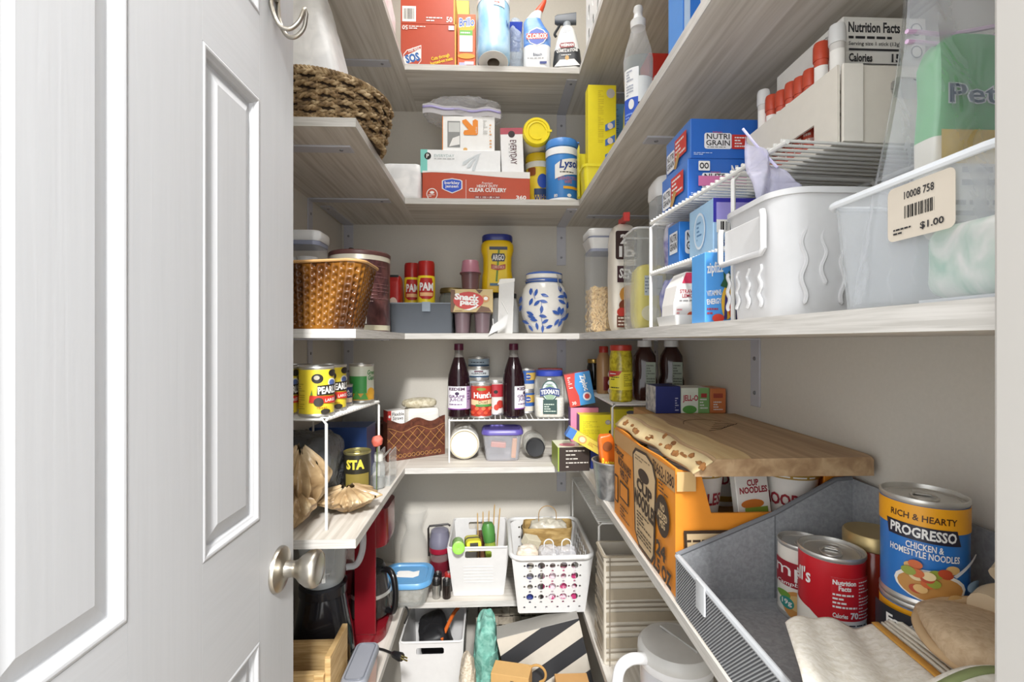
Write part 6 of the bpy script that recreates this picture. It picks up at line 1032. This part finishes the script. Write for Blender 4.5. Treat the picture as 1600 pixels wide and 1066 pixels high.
# ================================================================ bottom shelf, back
t = thing('blue_lid_tub', 'square clear food tub with blue lid and torn paper', 'container', (-.268, 1.505, z5)); obj('tub_walls', rbox([(.115, .105, .03, 0), (.125, .115, .034, .006), (.15, .14, .04, .062), (.146, .136, .038, .062), (.121, .111, .032, .008)], 7), clear('#d5d8d4', .25, rough=.08), t); l = obj('lid', rbox([(.154, .144, .042, .062), (.16, .15, .045, .065), (.16, .15, .045, .072), (.15, .14, .04, .079), (.125, .115, .03, .0785), (.12, .11, .03, .074)], 7), C('#5f9bcb', .35), t); obj('tub_contents', blob(.11, .10, .05, .4, 30, 16, .008, 40, 81), mottle('mixed_packets', '#8a7a68', '#d8d3c6', nscale=60, rough=.4, bump=.5), t, loc=(0, 0, .008))
pp = [(-.034, -.018), (.02, -.024), (.036, -.012), (.034, .02), (.016, .012), (.0, .02), (-.03, .02), (-.036, .008), (-.03, .0), (-.038, -.008)]; o = obj('torn_paper', poly([pp], .0008), C('#f2f1ee', .8), loc=(-.268, 1.505, z5 + .0756)); tag(o, 'torn white paper scrap lying on the blue lid', 'paper')
GG = clear('#e4e4de', .02, rough=.05, add=.2)
o = obj('glass_carafe', lathe([(.034, 0), (.045, .005), (.05, .04), (.048, .09), (.030, .135), (.0275, .148), (.036, .185), (.048, .212), (.0465, .212), (.034, .185), (.0258, .148), (.0285, .135), (.046, .09), (.048, .04), (.043, .008), (.0001, .006)], 40, False), GG, loc=(-.279, 1.695, z5)); tag(o, 'clear glass carafe with flared rim by back wall', 'carafe')
o = obj('glass_vase', lathe([(.032, 0), (.036, .005), (.034, .06), (.03, .11), (.04, .175), (.0385, .175), (.0285, .11), (.032, .06), (.034, .008), (.0001, .006)], 36, False), GG, loc=(-.372, 1.66, z5)); tag(o, 'slim clear glass vase left of the carafe', 'vase')
X, Y = -.185, 1.664; t = thing('camp_lantern', 'purple domed camp lantern with red base and black handle', 'lantern', (X, Y, z5)); obj('red_base', lathe([(.034, 0), (.036, .004), (.036, .04), (.033, .05)], 32), C('#6a1a28', .3), t); obj('globe', lathe([(.031, .05), (.031, .095)], 32), clear('#b89a9a', .4, rough=.08), t); obj('dome', lathe([(.036, .095), (.037, .1), (.036, .12), (.034, .125), (.030, .15), (.018, .158), (.0001, .16)], 32), C('#7c7a8a', .3), t); obj('handle', tube([(-.038, 0, .06), (-.040, 0, .155), (-.036, 0, .164), (.028, 0, .170), (.036, 0, .164)], .0035, 8), C('#2a2422', .4), t); obj('red_cap', lathe([(.0365, .078), (.0375, .08), (.0365, .096)], 32, False), C('#a02038', .3), t)
for i, (px, Y, c1, lab) in enumerate(((682, 1.505, '#a9a7a2', 'silver battery in front, left of the pair'), (698, 1.503, '#3a3230', 'dark copper battery in front, right of the pair'), (701, 1.545, '#8f8b86', 'battery with red band behind the dark one'), (684, 1.548, '#2c2a2a', 'black battery behind the silver one'))):
    X = xY(px, Y); t = thing('battery', lab, 'battery', (X, Y, z5), face_cam(X, Y), 'loose batteries'); obj('casing', lathe([(.0125, 0), (.0132, .002), (.0132, .042)], 24), C(c1, .25, .7), t); obj('top_band', lathe([(.0132, .042), (.0132, .056), (.012, .058)], 24), C('#1c1b1b' if i != 2 else '#b02f28', .3), t); obj('terminal', lathe([(.0045, .058), (.0045, .062), (.0001, .0622)], 16), STEEL, t)
def slot_bin(label, loc, w_, d_, h_, bw, bd, rz=0, handle=(.28, .72, .78, .93), grooves=6, mat=None):
    """tapered plastic bin: four walls, the front one with a hand slot"""
    mat = mat or C('#dcdbda', .35); t = thing('plastic_bin', label, 'bin', loc, rz); th = .003
    def wallp(w0, w1, h, cut=None):
        L = [[(-w0 / 2, 0), (w0 / 2, 0), (w1 / 2, h), (-w1 / 2, h)]]
        if cut: L.append(rrect(-w1 / 2 + cut[0] * w1, cut[2] * h, -w1 / 2 + cut[1] * w1, cut[3] * h, .006))
        return poly(L, th)
    tx = math.atan2((d_ - bd) / 2, h_); ty = math.atan2((w_ - bw) / 2, h_)
    obj('front_wall', xf(wallp(bw, w_, h_ / math.cos(tx), handle), (0, -bd / 2 + th, 0), (PI / 2 + tx, 0, 0)), mat, t, smooth=False); obj('back_wall', xf(wallp(bw, w_, h_ / math.cos(tx), handle), (0, bd / 2, 0), (PI / 2 - tx, 0, 0)), mat, t, smooth=False)
    obj('side_wall', xf(wallp(bd - .007, d_ - .007, h_ / math.cos(ty)), (-bw / 2, 0, 0), (PI / 2 + ty, 0, -PI / 2)), mat, t, smooth=False); obj('side_wall', xf(wallp(bd - .007, d_ - .007, h_ / math.cos(ty)), (bw / 2, 0, 0), (PI / 2 + ty, 0, PI / 2)), mat, t, smooth=False)
    obj('bin_floor', box(bw - .007, bd - .007, .003), mat, t, smooth=False); obj('rim', tube([(x, y, h_) for x, y in rr(w_, d_, .012)], .0032, 8, True), mat, t)
    G = [boxp((-bw * .3, -.001, h_ * (.28 + .065 * i)), (bw * .3, .0008, h_ * (.28 + .065 * i) + .0016)) for i in range(grooves)]
    obj('groove_line', xf(join(*G), (0, -bd / 2 - .0002, 0), (tx, 0, 0)), mat, t, smooth=False); return t
slot_bin('white slotted bin of craft tools on the bottom back shelf', (-.0455, 1.612, z5), .19, .245, .162, .155, .20)
bz = z5 + .0036; bxc = -.0455
t = thing('green_marker', 'bright green capped marker resting on the bin rim', 'marker', (bxc - .066, 1.53, bz + .152), rot=(R(75), R(20), 0)); obj('barrel', lathe([(.017, -.03), (.019, -.026), (.019, .05)], 28), C('#7fc23a', .35), t); obj('cap_end', lathe([(.0195, .05), (.02, .053), (.019, .066), (.012, .068), (.0001, .064)], 28), C('#8fd048', .35), t)
t = thing('tape_measure', 'yellow and black tape measure beside the green marker', 'tape measure', (bxc - .020, 1.545, bz + .150), rot=(R(80), 0, R(8))); obj('case', rbox([(.05, .036, .012, -.03), (.052, .038, .013, .03), (.046, .032, .01, .045)], 5), C('#d8cf36', .35), t); obj('black_band', rbox([(.0525, .0385, .013, .005), (.0525, .0385, .013, .02)], 5), C('#2b2a28', .4), t); obj('face_plate', xf(box(.026, .02, .004), (0, 0, .0448)), C('#3a3830', .4), t)
o = obj('wood_block', box(.055, .05, .14), mottle('dark_wood_block', '#5a3a26', '#7a5238', (3, 3, 20), 6, .6, .1), smooth=False, bevel=.002, loc=(bxc + .022, 1.655, bz), rot=(0, 0, .3)); tag(o, 'brown wooden block standing inside the slotted bin', 'block')
t = thing('green_bottle', 'slim lime green bottle leaning in the slotted bin', 'bottle', (bxc + .052, 1.565, bz + .001), rot=(R(-6), R(-7), 0)); obj('bottle', lathe([(.017, 0), (.019, .003), (.019, .13), (.016, .14)], 26), clear('#b9d05a', .55, '#dfeaa0', .15), t); obj('green_cap', lathe([(.019, .14), (.02, .145), (.022, .185), (.016, .2), (.0001, .2)], 26), C('#4f8a42', .4), t)
for i, (a, b_) in enumerate(((-.02, .04), (.0, .02), (.03, -.05), (.055, -.10), (.075, .06))): o = obj('bamboo_skewer', lathe([(.002, 0), (.002, .21), (.0004, .216)], 8), C('#c9a56a', .6), loc=(bxc - .003 + i * .0145, 1.645 + .006 * (i % 2) + .05 * (i > 2), bz), rot=(b_, a, 0)); tag(o, 'thin bamboo skewer standing in the slotted bin, %s from left' % ['first', 'second', 'third', 'fourth', 'fifth'][i], 'skewer', 'bamboo skewers in the slotted bin')
# perforated basket
BX, BY = .176, 1.535; w_, d_, h_, bw, bd = .235, .30, .175, .195, .255; PKW = C('#dededd', .3)
t = thing('perforated_basket', 'white plastic basket with round holes overhanging the bottom shelf', 'basket', (BX, BY, z5)); tx = math.atan2((d_ - bd) / 2, h_); ty = math.atan2((w_ - bw) / 2, h_); HS = []
def ins(x, y): return abs(x) < bw / 2 - .016 and .014 < y < h_ - .02
for j in range(9):
    for i in range(-9, 10):
        x = i * .0165; y = .018 + j * .0165
        if (i + j) % 2 == 0 and j % 2 == 0 and 0 < j < 9: HS.append((x, y, .0112 if (i // 2 + j // 2) % 4 else .0085))
        elif j % 2 == 1 and i % 2 == 0: HS.append((x, y, .0036))
        elif j % 2 == 0 and i % 2 == 1: HS.append((x, y, .0034))
def fw(w0, w1, hh): return poly([[(-w0 / 2, 0), (w0 / 2, 0), (w1 / 2, hh), (-w1 / 2, hh)]] + [circ(x, y, r, 14) for x, y, r in HS if abs(x) < w0 / 2 - .014], .003)
obj('front_wall', xf(fw(bw, w_, h_ / math.cos(tx)), (0, -bd / 2 + .003, 0), (PI / 2 + tx, 0, 0)), PKW, t, smooth=False); obj('back_wall', xf(fw(bw, w_, h_ / math.cos(tx)), (0, bd / 2, 0), (PI / 2 - tx, 0, 0)), PKW, t, smooth=False)
for sx in (-1, 1): obj('side_wall', xf(fw(bd - .007, d_ - .007, h_ / math.cos(ty)), (sx * bw / 2, 0, 0), (PI / 2 + ty, 0, PI / 2 * sx)), PKW, t, smooth=False)
obj('basket_floor', box(bw - .007, bd - .007, .003), PKW, t, smooth=False); obj('rim', tube([(x, y, h_) for x, y in rr(w_ + .008, d_ + .008, .03, 6)], .0075, 10, True), PKW, t)
b = carton('magenta_packet', 'magenta patterned packet seen through basket holes', 'packet', (BX + .025, BY - .108, z5 + .0036), (.10, .02, .12), mottle('magenta_print', '#c03a72', '#e8d8e0', nscale=60, rough=.5, bump=0, contrast=(.45, .55)), rot=(0, 0, 0)); b = carton('blue_packet', 'dark blue packet at the front of the holed basket', 'packet', (BX - .058, BY - .105, z5 + .0036), (.05, .022, .13), mottle('blue_grey_print', '#2f3f8a', '#b8b29a', nscale=30, rough=.5, bump=0), rot=(0, 0, 0)); o = obj('grey_pouch', blob(.16, .10, .13, .4, 30, 20, .006, 25, 91), mottle('grey_cream_pouch', '#7a736a', '#d8d2c4', nscale=25, rough=.5, bump=.3), loc=(BX, BY - .038, z5 + .0036)); tag(o, 'grey cream pouch deep inside the holed basket', 'pouch')
t = thing('straw_gift_bag', 'tan paper gift bag with thin wire handle in the basket', 'gift bag', (BX + .01, BY + .072, z5 + .0038)); GB = mottle('tan_gift_paper', '#9a7c4a', '#c2a56e', (1, 1, 3), 25, .4, .3)
obj('bag_body', loft([[(x + 0.004 * math.sin(40 * y), y, z) for x, y in rr(a, b_, .015, 6)] for a, b_, z in ((.13, .07, 0), (.15, .08, .10), (.168, .088, .185), (.164, .084, .185), (.125, .065, .004))]), GB, t); obj('wire_handle', tube([(-.03 + .0 * i, 0, .18) for i in range(1)] + arc((0, 0, .215), .03, 180, 0, 16) + [(.03, 0, .18)], .0015, 6), C('#a8885a', .5), t); obj('tissue', blob(.12, .055, .06, .6, 30, 16, .012, 40, 92), clear('#e2dccb', .6, rough=.3), t, loc=(0, 0, .135))
b = carton('cream_soap_box', 'small cream box tilted on the tan gift bag', 'box', (BX - .058, BY - .002, z5 + .145), (.05, .035, .032), C('#d8d0b8', .6), rot=(R(15), R(18), R(25)))
for i, (x, lab) in enumerate(((.004, 'left'), (.058, 'right'))):
    t = thing('party_favor_bag', 'clear favor bag with white ribbon, ' + lab + ' one at basket front', 'favor bag', (BX + x - .01, BY - .10 + .0, z5 + .138), group='clear favor bags'); obj('bag_film', blob(.055, .05, .045, .6, 30, 16, .008, 40, 95 + i), clear('#e6e6ea', .4, rough=.12, bump=.6), t); obj('rope_handle', tube([(-.014, 0, .03)] + arc((0, 0, .055), .014, 180, 0, 12) + [(.014, 0, .03)], .0018, 6), WHITE, t); obj('ribbon', join(tube([(-.02, -.024, .03), (0, -.028, .022), (.02, -.024, .03)], .0018, 6), tube([(-.012, -.026, .01), (0, -.028, .022), (.012, -.026, .008)], .0018, 6)), WHITE, t)
o = obj('cream_favor_pouch', blob(.06, .05, .045, .6, 30, 16, .008, 40, 99), mottle('cream_tulle', '#d8c8b0', '#efe8de', nscale=40, rough=.6, bump=.4), loc=(BX - .070, BY - .095, z5 + .138)); tag(o, 'cream tulle favor pouch at basket front left corner', 'favor bag')
# ================================================================ bottom shelf, right return
wire_rack('tall white wire rack on the bottom right shelf', (.288, 1.70), (.288, 1.275), .235, .315, 34, z5, 1)
o = obj('white_roll', xf(lathe([(.012, -.04), (.014, -.038), (.014, .038), (.012, .04)], 24), (0, 0, .0142), (0, PI / 2, 0)), C('#e6e3dc', .6), loc=(.345, 1.40, z5 + .3205)); tag(o, 'short white paper roll on the tall wire rack', 'roll')
b = carton('barcode_box', 'dark box with white barcode on the tall wire rack', 'box', (.37, 1.325, z5 + .3205), (.09, .06, .06), C('#4a3e3a', .5)); barcode(b, 'F', .1, .1, .35, .8, 9); barcode(b, 'L', .2, .2, .8, .8, 9)
LIN = mottle('striped_linen', '#a89c88', '#d9d1c2', (1.2, 1.2, 16), 6, .95, .3, 3, .002, (.42, .58), c3='#c5baa6')
t = thing('striped_fabric_bin', 'tall beige striped linen storage bin under the right shelf', 'fabric bin', (.398, 1.218, z5)); fw_, fd_, fh_ = .240, .088, .272; LWH = C('#d6cebf', .95, bump=.3); LTA = C('#a99d89', .95, bump=.3); LGR = C('#8f8474', .95, bump=.3)
obj('bin_walls', shell(fw_, fd_, fh_, .008, fw_, fd_, .006), LWH, t); obj('hem', tube([(x, y, fh_ - .002) for x, y in rr(fw_, fd_, .008)], .003, 8, True), LTA, t); box_dim(t, fw_, fd_ + .0004, fh_); zz = .02
for i, (a, b_, m) in enumerate(((.94, .955, LGR), (.86, .91, LTA), (.80, .815, LGR), (.755, .77, LTA), (.60, .70, LTA), (.565, .58, LGR), (.52, .535, LGR), (.40, .49, LTA), (.355, .37, LGR), (.30, .315, LTA), (.16, .26, LTA), (.12, .135, LGR), (.05, .07, LTA))): dec(t, 'F', 0.02, a, .98, b_, m, name='woven_stripe'); dec(t, 'L', 0.02, a, .98, b_, m, name='woven_stripe')
dec(t, 'F', .05, .0, .06, .99, LGR, name='seam')
X, Y = .362, .925; t = thing('water_pitcher', 'white water filter pitcher with grey lid and loop handle', 'pitcher', (X, Y, z5)); PT = C('#e9e9ea', .3)
obj('body', lathe([(.052, 0), (.058, .006), (.066, .10), (.071, .19), (.069, .19), (.062, .1), (.0001, .012)], 44, False), clear('#e6e6ea', .6, rough=.15), t); obj('inner_reservoir', lathe([(.03, .06), (.058, .11), (.066, .188)], 40), C('#dcdce2', .35), t)
l = obj('lid', lathe([(.0725, .19), (.0735, .194), (.0725, .206), (.066, .214), (.0001, .221)], 44), C('#cfcecb', .35), t); obj('fill_flap', xf(poly([[(0.045 * math.cos(R(a)), .045 * math.sin(R(a))) for a in range(-60, 121, 12)]], .004), (0.004, .0, .2185), (R(0), R(7), 0)), C('#bcbbb7', .4), l)
obj('loop_handle', tube(spline([(-.066, -.02, .196), (-.10, -.028, .200), (-.122, -.032, .180), (-.126, -.033, .12), (-.118, -.031, .05), (-.096, -.027, .035), (-.062, -.02, .04)], 8), .0105, 12), PT, t); obj('collar', lathe([(.0712, .175), (.0728, .178), (.0728, .1905), (.071, .191)], 44, False), PT, t)
# ================================================================ floor level under the bottom shelf
slot_bin('white slotted bin of craft supplies on the floor', (-.182, 1.545, .0006), .185, .27, .385, .15, .22, handle=(.26, .70, .90, .955), grooves=7)
t = thing('black_pouch', 'black pouch with orange trim in the floor bin', 'pouch', (-.162, 1.57, .22)); obj('pouch_body', xf(blob(.09, .16, .14, .4, 36, 20, .008, 30, 111), (0, 0, 0), (0, R(-18), R(10))), C('#232326', .5), t); obj('orange_trim', tube(spline([(.0, -.08, .12), (.03, 0, .152), (.05, .06, .15)], 6), .006, 8), C('#d86a28', .5), t)
o = obj('bin_fill', blob(.13, .19, .21, .35, 30, 20, .006, 25, 112), mottle('assorted_packets', '#6a6f78', '#d6d2c8', nscale=18, rough=.5, bump=.3), loc=(-.182, 1.545, .0046)); tag(o, 'grey and white packets at the bottom of the floor bin', 'packets')
def drape(x, y, w__, d__, h__, seed, mat, name, label, cat_):
    def f(u, v):
        a = 2 * PI * u; k = 1 + .22 * abs(math.sin(4.5 * a + 3 * v + seed)) + .18 * noise.noise(Vector((3 * u, 4 * v, seed))); s = (1 - .55 * v ** 3)
        return (w__ / 2 * math.cos(a) * k * s + .012 * math.sin(4 * v), d__ / 2 * math.sin(a) * k * s, h__ * v)
    o = obj(name, sheet(f, 80, 30), mat, loc=(x, y, .0006), solid=.0015); tag(o, label, cat_); return o
o = obj('teal_cloth', blob(.07, .11, .44, .6, 70, 70, .024, 22, 121), mottle('teal_cotton', '#5f9a8c', '#8cc0b2', nscale=60, rough=.9, bump=.4), loc=(-.020, 1.44, .0006)); tag(o, 'teal crumpled cloth hanging between bin and striped box', 'cloth')
o = obj('net_bag', blob(.05, .09, .40, .75, 50, 50, .018, 18, 123), mottle('cream_net', '#b5a68e', '#ddd3c2', nscale=200, rough=.9, bump=.5), loc=(-.070, 1.325, .0006)); tag(o, 'cream mesh bag beside the floor bin', 'net bag')
# woven basket behind
t = thing('woven_basket', 'grey brown woven strip basket under the bottom shelf', 'basket', (.10, 1.655, .0006)); WB = mottle('woven_strip', '#857b6c', '#c4b9a6', nscale=30, rough=.85, bump=.3); WD = C('#3f3830', .9); bw_, bd_, bh_ = .30, .15, .42
obj('basket_core', box(bw_, bd_, bh_), WD, t, smooth=False); gA, gB = [], []
for j in range(14):
    for i in range(8):
        x = -bw_ / 2 + .01875 + i * .0375; z = .015 + j * .03
        (gA if (i + j) % 2 else gB).append(boxp((x - .024, -bd_ / 2 - .004, z - .0115), (x + .024, -bd_ / 2 - .0002, z + .0115)) if (i + j) % 2 else boxp((x - .0125, -bd_ / 2 - .003, z - .0148), (x + .0125, -bd_ / 2 - .0002, z + .0148)))
for g in gA[30:]: obj('weave_strip', g, WB, t, smooth=False)
obj('lower_weave', join(*gA[:30]), WB, t, smooth=False); obj('weft_strips', join(*gB), WB, t, smooth=False)
# striped box
b = carton('striped_box', 'large box with diagonal charcoal and grey stripes on floor', 'box', (.226, 1.40, .0285), (.245, .06, .425), {'*': C('#8f8c86', .5), 'R': C('#c9c2b4')}, rot=(0, R(-13), R(0)))
def clipv(P, lim):
    O = []
    for (xa, ya), (xb, yb) in zip(P, P[1:] + P[:1]):
        if ya <= lim: O.append((xa, ya))
        if (ya <= lim) != (yb <= lim): f = (lim - ya) / (yb - ya); O.append((xa + (xb - xa) * f, lim))
    return O
for k in range(10):
    v = 1.10 - .115 * k; s_ = .22; q_ = clipv([(0, v - s_), (1, v), (1, v + .115), (0, v + .115 - s_)], .998)
    if len(q_) > 2 and v - s_ > .02: dpoly(b, 'F', q_, C('#34363a' if k % 2 else '#cfc9bd', .5), 'diagonal_stripe')
t = thing('kraft_bag', 'small kraft paper bag with twisted handle on floor', 'paper bag', (.052, 1.305, .0006), R(-14)); KB = C('#c9a065', .8, bump=.1); obj('bag_body', box(.105, .055, .372), KB, t, smooth=False, bevel=.001); DIM[t.name] = ('B', .105, .0555, .372); lines(t, 'F', .52, .88, .62, .97, 4, INK); obj('twisted_handle', tube([(.035, .02, .367)] + arc((.068, .02, .354), .024, 140, -40, 12) + [(.075, .02, .332)], .0035, 8), C('#b98f52', .8), t)
b = carton('floor_cardboard_box', 'open brown cardboard box edge by right shelf on floor', 'box', (.216, 1.25, .0006), (.09, .12, .352), C('#c0935c', .8))
